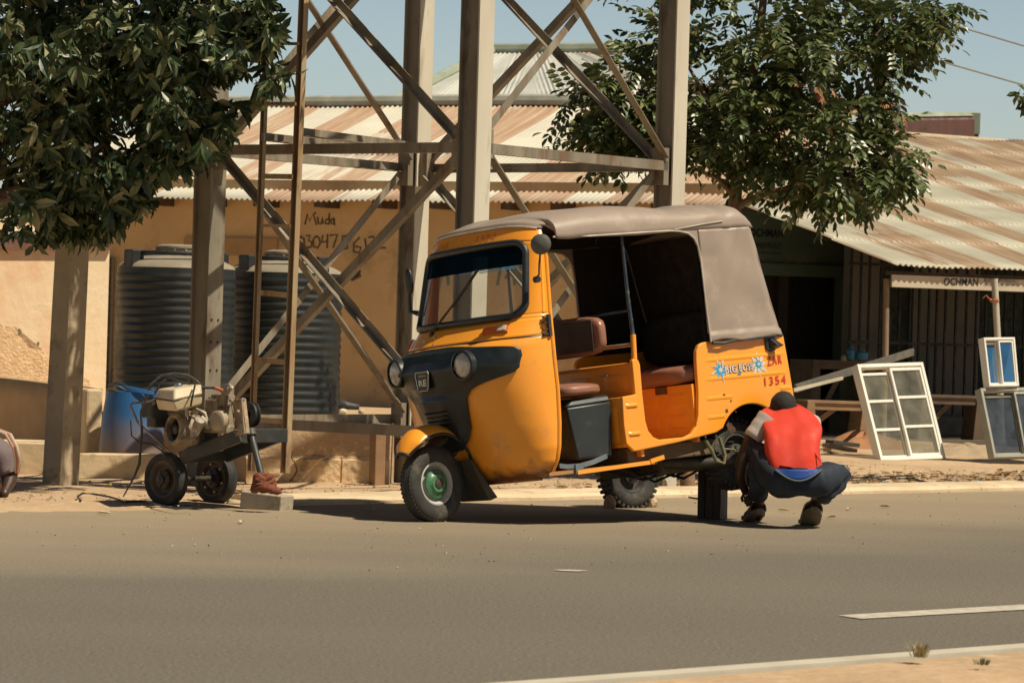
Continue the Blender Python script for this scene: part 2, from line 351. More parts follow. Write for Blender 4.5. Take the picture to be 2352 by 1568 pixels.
mb.add(vs, fs); tag(build(mb, "kerb", KERB), kind="structure")
# dirt verge behind the kerb
def vz(s_, t_):
    q = KP(s_, t_)
    z = -0.045 + 0.02 * noise.noise(Vector((q.x * 0.9, q.y * 0.9, 0))) + 0.008 * noise.noise(Vector((q.x * 4, q.y * 4, 3)))
    r = max(0.0, min(1.0, (q.x - 0.9) / 2.0)); z += r * (0.10 * min(1, max(0, (t_ - .4) / 3.5)) + 0.02)
    if q.x > 2.4: z += 0.055 * math.exp(-((t_ - 1.15) / 0.45) ** 2) * (0.5 + noise.noise(Vector((s_ * 1.7, t_ * 2.5, 5))))
    l = max(0.0, min(1.0, (-1.35 - q.x) / 0.5)); z += l * 0.055 * (1 - min(1, max(0, (t_ - 0.9) / .6)))
    return z
mb = MB(); ax = []
mb.grid(lambda a, b: (lambda s_, t_: KP(s_, t_, vz(s_, t_)))(-5.5 + 19 * a, 0.38 + 17 * (b ** 1.6)), 240, 90)
tag(build(mb, "dirt_verge", DIRT, smooth=60), kind="structure")
mb = MB()
mb.grid(lambda a, b: (lambda s_, t_: KP(s_, t_, (-0.012 + 0.034 * b + 0.006 * noise.noise(Vector((s_ * 6, t_ * 6, 3))) + 0.012 * max(0, noise.noise(Vector((s_ * 3, t_ * 4, 1)))) * min(1, b * 4)) if a < .999 else -.02))(-6.0 + 4.35 * a, -0.35 + 0.8 * b + 0.10 * noise.noise(Vector((a * 9, 0, 4))) * (1 - b)), 70, 12)
tag(build(mb, "dirt_edge", DIRT, smooth=60), kind="structure")
# near median
mb = MB()
prof = [(0, -0.2), (0, 0.0), (-0.0, 0.015), (-0.02, 0.026), (-0.13, 0.026), (-0.14, -0.2)]
nA = G(1330, 1568); nB = G(2352, 1490); ND = (nB - nA).normalized(); NN = Vector((-ND.y, ND.x, 0)); Nk = nA.copy()
vs = [Nk + ND * s_ + NN * a + Vector((0, 0, z)) for s_ in [-60 + 4 * i for i in range(40)] for a, z in prof]
fs = [(k * n_ + j, (k + 1) * n_ + j, (k + 1) * n_ + j + 1, k * n_ + j + 1) for k in range(39) for j in range(n_ - 1)]
mb.add(vs, fs); tag(build(mb, "median_kerb", mat("median_kerb_concrete", (0.52, 0.47, 0.37), (0.45, 0.40, 0.31), rough=.9, scale=4, bump=.004)), kind="structure")
mb = MB(); mb.grid(lambda a, b: Nk + ND * (-12 + 26 * a) + NN * (-0.165 - 5 * b) + Vector((0, 0, 0.016 + 0.03 * noise.noise(Vector((a * 40, b * 12, 0))) * min(1, b * 8))), 160, 40)
tag(build(mb, "median_dirt", DIRT, smooth=60), kind="structure")
# painted dashes
PAINT = mat("road_paint", (0.55, 0.51, 0.42), (0.40, 0.36, 0.28), rough=0.8, scale=14, dirt=(0.27, 0.22, 0.16), dirtamt=0.3, dscale=12)
d0 = G(1925, 1413); d1 = G(2352, 1393)
dd = (d1 - d0).normalized(); dn = Vector((-dd.y, dd.x, 0))
dashes = [G(1925, 1412, .004), G(1978, 1420, .004), G(2352, 1399, .004)]; far_ = G(2352, 1387, .004)
mb = MB(); mb.add([dashes[0], dashes[1], dashes[2], dashes[2] + dd * 2.0, far_ + dd * 2.0, far_, G(2040, 1405, .004)], [(0, 1, 2, 3, 4, 5, 6)])
tag(build(mb, "lane_marking", PAINT), kind="structure")
mb = MB(); c = G(1310, 1309, .004)
mb.add([c + Vector((.078 * cos(a) * (1 + .2 * sin(3 * a)), .055 * sin(a), 0)) for a in [2 * pi * i / 14 for i in range(14)]], [tuple(range(14))])
tag(build(mb, "paint_patch", PAINT), kind="structure")

# ------------------------------------------------------------------ steel tower
e1 = Vector((-0.803, 0.596, 0)).normalized(); e2 = Vector((0.596, 0.803, 0)).normalized(); TS = 2.373
N0 = P(1077, 750, 23.6); N0.z = 0
LEGP = [N0, N0 + e1 * TS, N0 + e1 * TS + e2 * TS, N0 + e2 * TS]          # near, left, far, right
tower = thing("steel_tower", (N0 + LEGP[2]) / 2, "tall steel tower on four pale I-beam legs with crossed angle braces behind the rickshaw", "tower")
h_, tf, tw = 0.082, 0.013, 0.011
def legbox(lp, a0, a1, b0, b1_):
    mb = MB(); mb.prism([lp + e1 * a + e2 * b_ + Vector((0, 0, -0.4)) for a, b_ in ((a0, b0), (a1, b0), (a1, b1_), (a0, b1_))], Vector((0, 0, 7.2))); return mb
ZR = [0.40, 2.34, 4.28, 6.2]
for i, lp in enumerate(LEGP):
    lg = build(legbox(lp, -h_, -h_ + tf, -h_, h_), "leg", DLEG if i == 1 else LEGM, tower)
    build(legbox(lp, h_ - tf, h_, -h_, h_), "flange", DLEG, lg); build(legbox(lp, -h_ + tf, h_ - tf, -tw - .035, -tw - .022), "web", DLEG, lg)  # web, rear flanges and whole left leg carry the shade-dark steel
    if i in (1,):
        for zz in (0.60, 0.80, 1.0, 1.16):
            for a in (-.035, .035):
                bl = MB(); bl.lathe([(0.009, 0), (0.009, .006), (0.0, .007)], lp - e1 * h_ + e2 * a + Vector((0, 0, zz)), -e1, n=8)
                build(bl, "bolt", DARKST, lg)
for i in range(4):
    j = (i + 1) % 4; A = LEGP[i]; B_ = LEGP[j]; d = (B_ - A).normalized(); out = ((A + B_) / 2 - (N0 + LEGP[2]) / 2).normalized()
    up = Vector((0, 0, 1))
    Rm = Matrix((d, out, up)).transposed()
    for k, z in enumerate(ZR[:3]):
        for q, sg in ((A, 1), (B_, -1)):
            mb = MB(); mb.box(q + d * sg * (h_ + .035) + out * .0 + up * (z + .03), (0.07, 0.10, 0.27), Rm); build(mb, "gusset", STEEL, tower)
        mb = MB(); mb.beam(A + d * .10 + out * .05 + up * z, B_ - d * .10 + out * .05 + up * z, [(0, 0), (.055, 0), (.055, .006), (.006, .006), (.006, .075), (0, .075)] if k != 1 else [(0, 0), (.055, 0), (.055, .006), (.006, .006), (.006, .07), (0, .07)])
        build(mb, "ring_beam", STEEL, tower)
        if k < 3:
            z2 = ZR[k + 1]
            mb = MB(); mb.beam(A + d * .13 + out * .02 + up * (z + .09), B_ - d * .13 + out * .02 + up * (z2 - .03), LSEC(.058, .007), up=out); build(mb, "brace", STEEL, tower)
            mb = MB(); mb.beam(B_ - d * .13 - out * .02 + up * (z + .09), A + d * .13 - out * .02 + up * (z2 - .03), LSEC(.058, .007), up=-out); build(mb, "brace", STEEL, tower)
# ladder
LD = 24.0
ladder = thing("ladder", P(612, 1080, LD), "rusty steel ladder fixed to the left front of the tower, hanging just above the ground", "ladder")
ang = [(0, 0), (.052, 0), (.052, .007), (.007, .007), (.007, .045), (0, .045)]
for (xa, ya, xb, yb, dd_) in ((576, 1081, 618, -60, LD + .18), (655, 1086, 700, -60, LD - .05)):
    p0 = P(xa, ya, dd_); p1 = P(xb, yb, dd_ + .05); mb = MB()
    kk = .62 if xa < 600 else .9
    sx = Vector((0.80, -0.6, 0)) * kk; sy = Vector((-.6, -.8, 0)) * kk
    mb.prism([p0 + sx * a + sy * b_ for a, b_ in ((-.026, -.025), (.03, -.025), (.03, .03), (.022, .03), (.022, -.017), (-.018, -.017), (-.018, .03), (-.026, .03))], p1 - p0)
    build(mb, "side_rail", RUSTL, ladder)
for yy in (-20, 100, 238, 405, 518, 672, 826, 962):
    mb = MB(); f_ = (yy + 60) / 1141
    xl = 618 - 42 * f_; xr = 700 - 45 * f_
    hgt = 4 if yy in (100, 238, 518) else 7
    pa = P(xl + 6, yy, LD + .17); pb = P(xr - 8, yy + (6 if yy > 600 else 1), LD - .04)
    dd_ = (pb - pa).normalized(); 
    mb.beam(pa, pb, [(-.012, -hgt * .0026), (.012, -hgt * .0026), (.012, hgt * .0026), (-.012, hgt * .0026)]) ; build(mb, "rung", RUSTL, ladder)
for (xa, ya, da, xb, yb, db) in ((600, 324, LD + .1, 846, 350, 26.3), (688, 313, LD, 950, 345, 26.5)):
    mb = MB(); mb.beam(P(xa, ya, da), P(xb, yb, db), LSEC(.06, .006)); build(mb, "tie_bar", STEEL, ladder)

# ------------------------------------------------------------------ main building (ochre wall, corrugated roof)
AL = radians(25); a1 = Vector((cos(AL), -sin(AL), 0)); b1 = Vector((sin(AL), cos(AL), 0))
W0 = P(850, 935, 34.8)
wl = PL(215, 750, W0, b1); wr = PL(1655, 750, W0, b1)
BM = Matrix.Translation(Vector((wl.x, wl.y, 0))) @ Matrix((a1, b1, Vector((0, 0, 1)))).transposed().to_4x4()
WLEN = (wr - wl).length
house = thing("long_ochre_building", None, "long low ochre plastered building with rust striped corrugated roof behind the tower", "building", M=BM)
mb = MB(); mb.box2((0, 0, -.3), (WLEN, .22, 2.6)); build(mb, "wall", PLAST, house, local=True)
def hl(px, py, yl):                # photo point -> building coordinates on the vertical plane y = yl
    q = PL(px, py, Vector((wl.x, wl.y, 0)) + b1 * yl, b1); q = BM.inverted() @ q; return q
ze = hl(1000, 462, -.38).z; RUN = 3.7; zr = hl(1000, 241, -.38 + RUN).z; sl1 = (zr - ze) / RUN
RF1 = roofmat("rusty_zinc_roof", (0.46, 0.43, 0.35), (0.34, 0.205, 0.125), 0.42, 2.2, 0.48, (0.56, 0.53, 0.43), offs=5.0)
mb = MB(); NX = 1800; x0r, x1r = -1.0, WLEN + .25
def rf(a, b_):
    x = x0r + (x1r - x0r) * a; y = RUN * b_
    lap = 0.022 * ((y / 1.776) % 1.0)
    return Vector((x, -.38 + y, ze + sl1 * y + .011 * sin(2 * pi * x / .062) - lap + .018 * noise.noise(Vector((x * .6, y * .6, 0))) - (.006 if int(x / .75) % 2 else 0)))
ys1 = [0, .12, .24, .36, .4795, .4805, .6, .72, .84, .92, 1.0]
mb.grid(lambda a, b_: rf(a, ys1[int(round(b_ * 10))]), NX, 10); build(mb, "roof", RF1, house, local=True, smooth=80, solid=.003)
mb = MB(); mb.tube([(x0r, RUN - .38, zr + .03), ((x0r + x1r) / 2, RUN - .38, zr + .045), (x1r, RUN - .38, zr + .03)], .07, n=8)
build(mb, "ridge_cap", mat("ridge_zinc", (0.30, 0.32, 0.27), (0.42, 0.41, 0.34), rough=.6), house, local=True)
WOODD = mat("dark_rafter_wood", (0.07, 0.045, 0.028), (0.11, 0.07, 0.045), rough=.9, scale=12)
for px in (366, 487, 608, 747, 880, 1010, 1176, 1290, 1410, 1520, 1610):
    q = hl(px, 468, -.2); mb = MB(); mb.box((q.x, -.16, ze - .035), (.12, .34, .07)); build(mb, "rafter_end", WOODD, house, local=True)
# hand written graffiti on the wall
INK = mat("black_wall_paint", (0.07, 0.055, 0.04), (0.17, 0.115, 0.065), rough=.9, scale=30)
TEAL = mat("teal_wall_paint", (0.10, 0.20, 0.17), (0.2, 0.22, 0.13), rough=.9, scale=22)
nW = -b1
G1 = [[(700, 516), (706, 492), (711, 508), (719, 491), (727, 517)], [(729, 498), (731, 513), (737, 515), (741, 499), (742, 514)], [(756, 490), (756, 515)], [(756, 503), (748, 505), (747, 514), (756, 514)], [(766, 501), (760, 506), (761, 514), (767, 513), (767, 501), (768, 518)], [(723, 487), (724, 492)],
      [(672, 553), (684, 552)], [(690, 544), (683, 552), (684, 566), (692, 570), (699, 562), (698, 548), (690, 544)], [(703, 542), (712, 541), (708, 552), (716, 556), (715, 567), (704, 569)], [(726, 542), (719, 551), (720, 566), (729, 570), (735, 560), (733, 547), (726, 542)],
      [(742, 540), (738, 556), (754, 555)], [(752, 538), (751, 570)], [(757, 541), (775, 539), (765, 569)], [(801, 541), (786, 543), (786, 553), (797, 556), (798, 570), (784, 573)], [(826, 545), (812, 560), (812, 578), (825, 581), (829, 568), (815, 566)], [(838, 547), (841, 571)], [(846, 546), (858, 543), (858, 554), (846, 571), (886, 569)], [(866, 545), (880, 539), (884, 548)]]
build(strokes(G1, wl, nW, .019), "graffiti", INK, house)
TG = [[(990, 660), (998, 612), (1010, 664), (1017, 612)], [(1025, 612), (1030, 655)], [(1060, 612), (1046, 625), (1048, 650), (1066, 654)], [(1150, 612), (1142, 655)], [(1160, 640), (1176, 612), (1182, 655)], [(1190, 650), (1196, 605), (1206, 640), (1214, 602), (1222, 648)], [(1240, 600), (1246, 645), (1264, 640)], [(1275, 605), (1290, 603)], [(1095, 618), (1100, 660)], [(1085, 620), (1112, 640)]]
build(strokes(TG, wl, nW, .03), "graffiti", TEAL, house)
SM = [[(788, 640), (800, 622), (815, 633), (826, 620)], [(786, 630), (810, 640), (828, 630)]]
build(strokes(SM, wl, nW, .05), "soot_mark", INK, house)
mb = MB(); q0 = hl(425, 585, 0); q1 = hl(455, 545, 0); mb.box2((q0.x, -.03, q0.z), (hl(640, 545, 0).x, .0, q0.z + .18)); build(mb, "wall_band", mat("band_plaster", (0.42, 0.27, 0.13), (0.36, 0.23, .11), rough=.95), house, local=True)

# raised wing with the hipped roof behind
hipM = BM @ Matrix.Translation((0, 7.0, 0))
hip = thing("hip_roofed_building", None, "taller building with a grey hipped corrugated roof rising behind the long roof", "building", M=hipM)
def hl2(px, py, yl):
    q = PL(px, py, hipM.translation + b1 * yl, b1); return hipM.inverted() @ q
RF2 = roofmat("grey_zinc_roof", (0.40, 0.41, 0.37), (0.38, 0.20, 0.10), 0.40, 2.0, 0.17, (0.52, 0.52, 0.47), offs=12.0)
eL = hl2(830, 262, 0); eR = hl2(1420, 252, 0); rL = hl2(1132, 120, 4.2); rR = hl2(1345, 126, 4.2); zE = eL.z - .12
mb = MB()
def hf(a, b_):
    y = 4.2 * b_; xl = eL.x + (rL.x - eL.x) * b_; xr = eR.x + 2 + (rR.x - eR.x - 2) * b_; x = xl + (xr - xl) * a
    return Vector((x, y, zE + (rL.z - zE) * b_ + .011 * sin(2 * pi * x / .064)))
mb.grid(hf, 900, 12); build(mb, "front_roof", RF2, hip, local=True, smooth=80, solid=.003)
mb = MB(); mb.add([(eL.x, 0, zE), (rL.x, 4.2, rL.z), (eL.x - .2, 8.4, zE)], [(0, 1, 2)]); mb.add([(eL.x - .2, 8.4, zE), (eR.x + 2, 8.4, zE), (rR.x, 4.2, rL.z), (rL.x, 4.2, rL.z)], [(0, 1, 2, 3)])
build(mb, "back_roof", RF2, hip, local=True, solid=.004)
CAPM = mat("green_grey_cap", (0.22, 0.26, 0.19), (0.33, 0.35, 0.27), rough=.7, scale=3)
mb = MB(); mb.tube([(eL.x - .05, -.05, zE + .02), (rL.x, 4.2, rL.z + .03)], .075, n=8); build(mb, "hip_cap", CAPM, hip, local=True)
mb = MB(); mb.tube([(rL.x, 4.2, rL.z + .03), (rR.x + 1, 4.2, rL.z + .03)], .085, n=8); build(mb, "ridge_cap", CAPM, hip, local=True)
mb = MB(); mb.box2((eL.x + .3, .3, 0), (eR.x + 1.6, 8, zE - .02)); build(mb, "wall", mat("grey_wall", (0.4, 0.36, 0.28)), hip, local=True)
mb = MB(); mb.box2((hl2(1128, 240, 0).x, -.06, zE - .16), (eR.x + 1.8, -.02, zE - .01)); build(mb, "fascia", mat("brown_fascia", (0.38, 0.24, 0.14), (.3, .19, .11)), hip, local=True)

# platform of rough stone behind the tower, plinths, block column
STONE = mat("rough_mud_stone", (0.72, 0.52, 0.30), (0.58, 0.41, 0.23), rough=1, scale=3.5, dirt=(0.24, 0.17, 0.10), dirtamt=0.22, dscale=4, bump=0.012, bscale=22)
ZP = .352
pa = P(566, 985, 26.2); pb = P(895, 990, 26.5); pc = P(225, 950, 29.6); pd = P(566, 985, 26.21)
back_l = wl + b1 * .0 + Vector((-1, 0, 0)); back_r = PL(905, 750, W0, b1) + a1 * 1.0
mb = MB(); outl = [pc, pa, pb, Vector((back_r.x, back_r.y, 0)), Vector((back_l.x, back_l.y, 0))]
mb.prism([Vector((q.x, q.y, -.3)) for q in outl], Vector((0, 0, .3 + ZP - .004)))
plat = thing("stone_platform", Vector((pa.x, pa.y, -.05)), "low rough mud and stone platform the water tanks stand on", "platform")
build(mb, "slab", DIRT, plat)
mb = MB()
fd = (Vector((pb.x, pb.y, 0)) - Vector((pa.x, pa.y, 0))); fnn = Vector((fd.y, -fd.x, 0)).normalized()
def swf(a, b_):
    q = Vector((pa.x, pa.y, 0)) + fd * a; z = -.25 + (.25 + ZP + .012) * b_
    cr = 0.0
    for (cx_, cz_) in ((.18, .06), (.55, .1), (.85, .05), (.35, .24), (.75, .26)):
        pass
    bl = noise.noise(Vector((a * 3.2, z * 4.0, 2.0))); brk = abs(noise.noise(Vector((a * 4.5, z * 6, 9.0))))
    dep = .012 * bl + .006 * noise.noise(Vector((a * 30, z * 25, 0))) - (.02 if abs(z - .14) < .010 else 0) - (.018 if abs(a - .33 - .02 * sin(z * 30)) < .004 and z < .14 else 0) - (.015 if abs(a - .66) < .004 and z < .14 else 0)
    if z > .15: dep -= .035
    return q + fnn * (.03 + dep) + Vector((0, 0, z - (.03 * noise.noise(Vector((a * 8, 1, 1))) if b_ > .98 else 0)))
mb.grid(swf, 220, 60); build(mb, "stone_face", STONE, plat, smooth=50)
bc = P(868, 1000, 26.15); mb = MB(); bz0 = -.2
Rm = Matrix((Vector((.9, .43, 0)), Vector((-.43, .9, 0)), Vector((0, 0, 1)))).transposed()
mb.box(Vector((bc.x, bc.y, .06)), (.085, .12, .56), Rm)
tag(build(mb, "brick_pier", mat("red_brown_block", (0.32, 0.19, 0.10), (0.25, 0.15, 0.085), rough=.95, scale=6, bump=.004), bevel=.008), "short brown brick pier at the right end of the stone platform, beside a tower leg", "pier")

mb = MB(); A = P(172, 1040, 25.9); B_ = P(452, 1040, 26.1); dd_ = (B_ - A); dd_.z = 0; nn = Vector((dd_.y, -dd_.x, 0)).normalized()
mb.prism([Vector((A.x, A.y, -.3)), Vector((B_.x, B_.y, -.3)), Vector((B_.x, B_.y, -.3)) - nn * .14, Vector((A.x, A.y, -.3)) - nn * .14], Vector((0, 0, .3 + .142)))
PLN = mat("pale_plinth_plaster", (0.70, 0.54, 0.33), (0.60, 0.46, 0.28), rough=.95, scale=2.2, dirt=(0.33, 0.22, 0.12), dirtamt=0.25, dscale=5, bump=0.005, bscale=16)
tag(build(mb, "low_wall", PLN, bevel=.012), "low pale plastered wall in front of the blue barrel", "wall")
mb = MB(); A = P(200, 893, 26.9); B_ = P(238, 893, 26.95); t_ = Vector((-.2, .25, 0))
mb.prism([Vector((A.x, A.y, -.3)), Vector((B_.x, B_.y, -.3)), Vector((B_.x, B_.y, -.3)) + t_, Vector((A.x, A.y, -.3)) + t_], Vector((0, 0, .3 + P(220, 893, 26.9).z)))
tag(build(mb, "block_post", PLN, bevel=.02), "short square plastered post just right of the concrete utility pole", "post")
# curved dark low wall at the left and its ledge
mb = MB()
def cw(a, b_): 
    px = -80 + 294 * a; D = 30.5 - 2.6 * a; q = P(px, 861 + 32 * a ** 1.4, D); return Vector((q.x, q.y, -.3 + (q.z + .3) * b_))
mb.grid(cw, 30, 6)
tag(build(mb, "curved_wall", mat("brown_mud_wall", (0.40, 0.28, 0.15), (0.33, 0.23, 0.125), rough=.95, scale=2, bump=.004), smooth=60, solid=.16), "low brown curved wall left of the concrete pole, below the sunlit house wall", "wall")
mb = MB(); A = P(-60, 1012, 26.4); B_ = P(112, 1010, 26.4)
zt = A.z; mb.prism([Vector((A.x, A.y, -.3)), Vector((B_.x, B_.y, -.3)), Vector((B_.x, B_.y + .6, -.3)), Vector((A.x, A.y + .6, -.3))], Vector((0, 0, .3 + zt)))
tag(build(mb, "plaster_ledge", PLN, bevel=.012), "low square plaster ledge behind the crouching figure at the left edge", "ledge")

# left sunlit house
lw0 = P(208, 880, 32.0); ln = Vector((.42, -.907, 0)).normalized(); la = Vector((-ln.y, ln.x, 0))
lh = thing("plastered_house", Vector((lw0.x, lw0.y, 0)), "sunlit cream plastered house wall with a brown eave, peeling near its base", "house")
LW = mat("cream_plaster_peeling", (0.88, 0.73, 0.50), (0.84, 0.62, 0.40), rough=.95, scale=1.1, dirt=(0.80, 0.52, 0.31), dirtamt=0.34, dscale=1.8, bump=0.008, bscale=9)
mb = MB(); base = Vector((PL(243, 880, lw0, ln).x, PL(243, 880, lw0, ln).y, -.3)); zt = P(208, 548, 32).z + .3
mb.prism([base, base - la * 3.5, base - la * 3.5 - ln * .25, base - ln * .25], Vector((0, 0, zt + .3))); build(mb, "wall", LW, lh)
r0 = PL(-60, 572, lw0 + ln * .05, ln); r1 = PL(257, 574, lw0 + ln * .05, ln)
mb = MB(); mb.prism([r0, r1, r1 + Vector((0, 0, .13)), r0 + Vector((0, 0, .10))], -ln * .04); 
build(mb, "fascia", mat("brown_fascia_board", (0.20, 0.10, 0.07), (0.15, 0.08, 0.05), rough=.7), lh)
mb = MB(); mb.prism([r0 + Vector((0, -.02, .13)), r1 + Vector((.02, -.02, .14)), r1 + Vector((-.2, 3, .75)), r0 + Vector((0, 3, .75))], Vector((0, 0, .03))); build(mb, "roof", mat("left_roof_zinc", (.55, .53, .46), (.45, .42, .35)), lh)
# peeled marks on the wall
PEEL = mat("bare_mud_patch", (0.84, 0.58, 0.34), (0.68, 0.46, 0.26), rough=1, scale=16, bump=.012, bscale=40)
mb = MB(); random.seed(3)
raw = [(-60, 735), (0, 752), (30, 745), (60, 790), (95, 800), (120, 838), (160, 842), (206, 872), (206, 905), (-60, 905)]
pts = []
for (xa, ya), (xb, yb) in zip(raw, raw[1:]):
    for k in range(8):
        t = k / 8; jx = (noise.noise(Vector((xa + t * 9, ya, 1.3))) * 14 if ya < 870 else 0); pts.append((xa + (xb - xa) * t + jx, ya + (yb - ya) * t + jx))
pts.append(raw[-1])
mb.prism([PL(x, y, lw0 + ln * .004, ln) for x, y in pts], -ln * .003); build(mb, "peeled_patch", PEEL, lh)
mb = MB()
for (x, y, w_, h2) in ((147, 805, 5, 14), (177, 812, 6, 18), (45, 762, 4, 8), (88, 788, 3, 4)):
    mb.prism([PL(x + w_ * cos(t) * (1 + .3 * sin(3 * t + x)), y + h2 * sin(t), lw0 + ln * .006, ln) for t in [2 * pi * k / 12 for k in range(12)]], -ln * .002)
build(mb, "scar", mat("grey_scar", (.25, .2, .14)), lh)
# barred window gap between the houses
gm = thing("barred_window", PL(248, 880, W0, b1), "narrow dim barred window at the left end of the ochre building", "window")
gp = Vector(wl) - b1 * .02
mb = MB(); mb.prism([PL(x, y, gp, b1) for x, y in ((228, 885), (252, 885), (262, 590), (236, 590))], -b1 * .01); build(mb, "pane", mat("dim_brown", (0.10, 0.075, 0.05)), gm)
mb = MB()
for i in range(5):
    mb.tube([PL(231 + i * 6, 885, gp - b1 * .03, b1), PL(239 + i * 6, 590, gp - b1 * .03, b1)], .006, n=5)
for i in range(19):
    mb.tube([PL(230, 880 - i * 16, gp - b1 * .03, b1), PL(260, 880 - i * 16, gp - b1 * .03, b1)], .005, n=5)
build(mb, "bars", mat("grey_bar", (0.22, 0.19, 0.14)), gm)
mb = MB(); mb.box2(PL(254, 885, gp - b1 * .05, b1), PL(258, 590, gp - b1 * .06, b1)); build(mb, "frame", mat("grey_bar", (0.3, 0.26, 0.2)), gm)

# ------------------------------------------------------------------ water tanks
TANK = mat("dusty_black_tank", (0.008, 0.013, 0.014), (0.014, 0.019, 0.019), rough=0.5, scale=2.5, dirt=(0.07, 0.065, 0.048), dirtamt=0.06, dscale=2.0, stretch=(1, 1, .5), spec=.6)
DUST = mat("dusty_tank_top", (0.30, 0.25, 0.18), (0.20, 0.17, 0.125), rough=.75, scale=4)
def tank(px, D, label, rr=.51, rot=0.0):
    c = P(px, 955, D); c.z = ZP
    t = thing("water_tank", c, label, "water tank", "black ribbed water tanks on the platform")
    pr = [(0, 0), (rr * .97, 0)]; n = 17; H0 = 1.17
    for i in range(n):
        z0 = .02 + H0 / n * i; dz = H0 / n
        for f_, g_ in ((.0, 0), (.2, .004), (.38, .009), (.62, .009), (.8, .004)): pr.append((rr - .014 + g_, z0 + dz * f_))
    pr += [(rr - .012, H0 + .02), (rr - .012, H0 + .06)]
    mb = MB(); mb.lathe(pr, c, (0, 0, 1), n=72); build(mb, "body", TANK, t, smooth=50)
    mb = MB(); mb.lathe([(rr - .012, H0 + .062), (rr - .03, H0 + .09), (rr - .10, H0 + .125), (rr - .2, H0 + .155), (.15, H0 + .17), (0, H0 + .175)], c, (0, 0, 1), n=64); build(mb, "dome", DUST, t, smooth=60)
    mb = MB(); mb.lathe([(.38, H0 + .165), (.41, H0 + .165), (.41, H0 + .20), (.38, H0 + .20)], c, (0, 0, 1), n=64, close=True)
    for k in range(4):
        an = rot + pi / 2 * k; q = c + Vector((cos(an) * .43, sin(an) * .43, H0 + .075)); Rz = Matrix.Rotation(an, 3, 'Z')
        mb.box(q, (.12, .13, .26), Rz)
    build(mb, "crown", TANK, t, bevel=.01)
    mb = MB(); mb.lathe([(.17, H0 + .165), (.17, H0 + .225), (.18, H0 + .23), (.18, H0 + .245), (.12, H0 + .262), (0, H0 + .265)], c, (0, 0, 1), n=32); ld = build(mb, "lid", DUST, t, smooth=40)
    for k in range(12):
        mb = MB(); an = 2 * pi * k / 12; mb.box(c + Vector((cos(an) * .175, sin(an) * .175, H0 + .20)), (.012, .02, .05), Matrix.Rotation(an, 3, 'Z'))
        build(mb, "lid_rib", DUST, ld)
    return t
tank(645, 30.2, "black ribbed water tank, the right one, seen behind the ladder", .51, radians(-133))
tank(396, 29.2, "black ribbed water tank, the left one, behind the blue barrel", .505, radians(-140))

# blue barrel
c = P(302, 1040, 26.7); c.z = -.05
bar = thing("barrel", c, "open blue plastic barrel, brown with dust at the bottom, between pole and cart", "barrel")
m, t, b = nodes_of("blue_barrel_plastic"); N = t.nodes; L = t.links
tc = N.new("ShaderNodeTexCoord"); sp = N.new("ShaderNodeSeparateXYZ"); L.new(tc.outputs["Object"], sp.inputs[0])
nz = N.new("ShaderNodeTexNoise"); nz.inputs["Scale"].default_value = 7; nz.inputs["Detail"].default_value = 7; L.new(tc.outputs["Object"], nz.inputs["Vector"])
ma = N.new("ShaderNodeMath"); ma.operation = 'MULTIPLY_ADD'; L.new(nz.outputs[0], ma.inputs[0]); ma.inputs[1].default_value = .35; L.new(sp.outputs[2], ma.inputs[2])
mr = N.new("ShaderNodeMapRange"); mr.inputs["From Min"].default_value = .36; mr.inputs["From Max"].default_value = .66; mr.inputs["To Min"].default_value = .85; mr.inputs["To Max"].default_value = .05; L.new(ma.outputs[0], mr.inputs[0])
mx = N.new("ShaderNodeMixRGB"); L.new(mr.outputs[0], mx.inputs[0]); mx.inputs[1].default_value = (0.012, 0.13, 0.36, 1); mx.inputs[2].default_value = (0.30, 0.20, 0.11, 1)
L.new(mx.outputs[0], b.inputs["Base Color"]); b.inputs["Roughness"].default_value = .45; BLUEP = m
mb = MB(); mb.lathe([(0, 0), (.235, 0), (.25, .03), (.25, .2), (.235, .42), (.21, .60), (.205, .645), (.198, .645), (.20, .60), (.22, .42), (.232, .2), (.232, .03), (0, .02)], c, (0, 0, 1), n=48)
build(mb, "body", BLUEP, bar, smooth=40)
mb = MB(); mb.lathe([(.205, .64), (.218, .645), (.216, .672), (.2, .675)], c, (.12, 0, 1), n=48, close=True); build(mb, "rim", BLUEP, bar, smooth=40)
mb = MB(); mb.grid(lambda a, b_: c + Vector(((a - .5) * .38, -.19 + .3 * b_, .66 + .02 * sin(a * 9) + .03 * (.5 - a) + .02 * b_)), 14, 6); build(mb, "dark_inside", mat("dark_sheet", (.02, .03, .035), rough=.5), bar, smooth=60, solid=.01)  # dark sheet over the open mouth, standing for the black inside

# concrete utility pole (leaning a little, square and tapered)
pb_ = P(137, 1112, 24.7); pt_ = P(178, 300, 24.9); pdir = (pt_ - pb_).normalized()
mb = MB(); u_ = Vector((.80, -.6, 0)); v_ = Vector((-.6, -.8, 0)); vs = []
for k in range(9):
    f_ = k / 8; q = pb_ - pdir * .35 + pdir * (5.6 * f_); r_ = .098 - .022 * f_ - (.0 if f_ < .5 else 0)
    for a, b_ in ((-r_, -r_ * .9), (-r_, r_ * .75), (-r_ * .85, r_ * .9), (r_ * .85, r_ * .9), (r_, r_ * .75), (r_, -r_ * .9)): vs.append(q + u_ * a * 1.05 + v_ * b_)
fs = [(k * 6 + j, k * 6 + (j + 1) % 6, (k + 1) * 6 + (j + 1) % 6, (k + 1) * 6 + j) for k in range(8) for j in range(6)] + [tuple(range(6)), tuple(48 + j for j in range(6))]
mb.add(vs, fs); tag(build(mb, "utility_pole", CONC, smooth=30), "square concrete utility pole rising into the tree at the left", "pole")

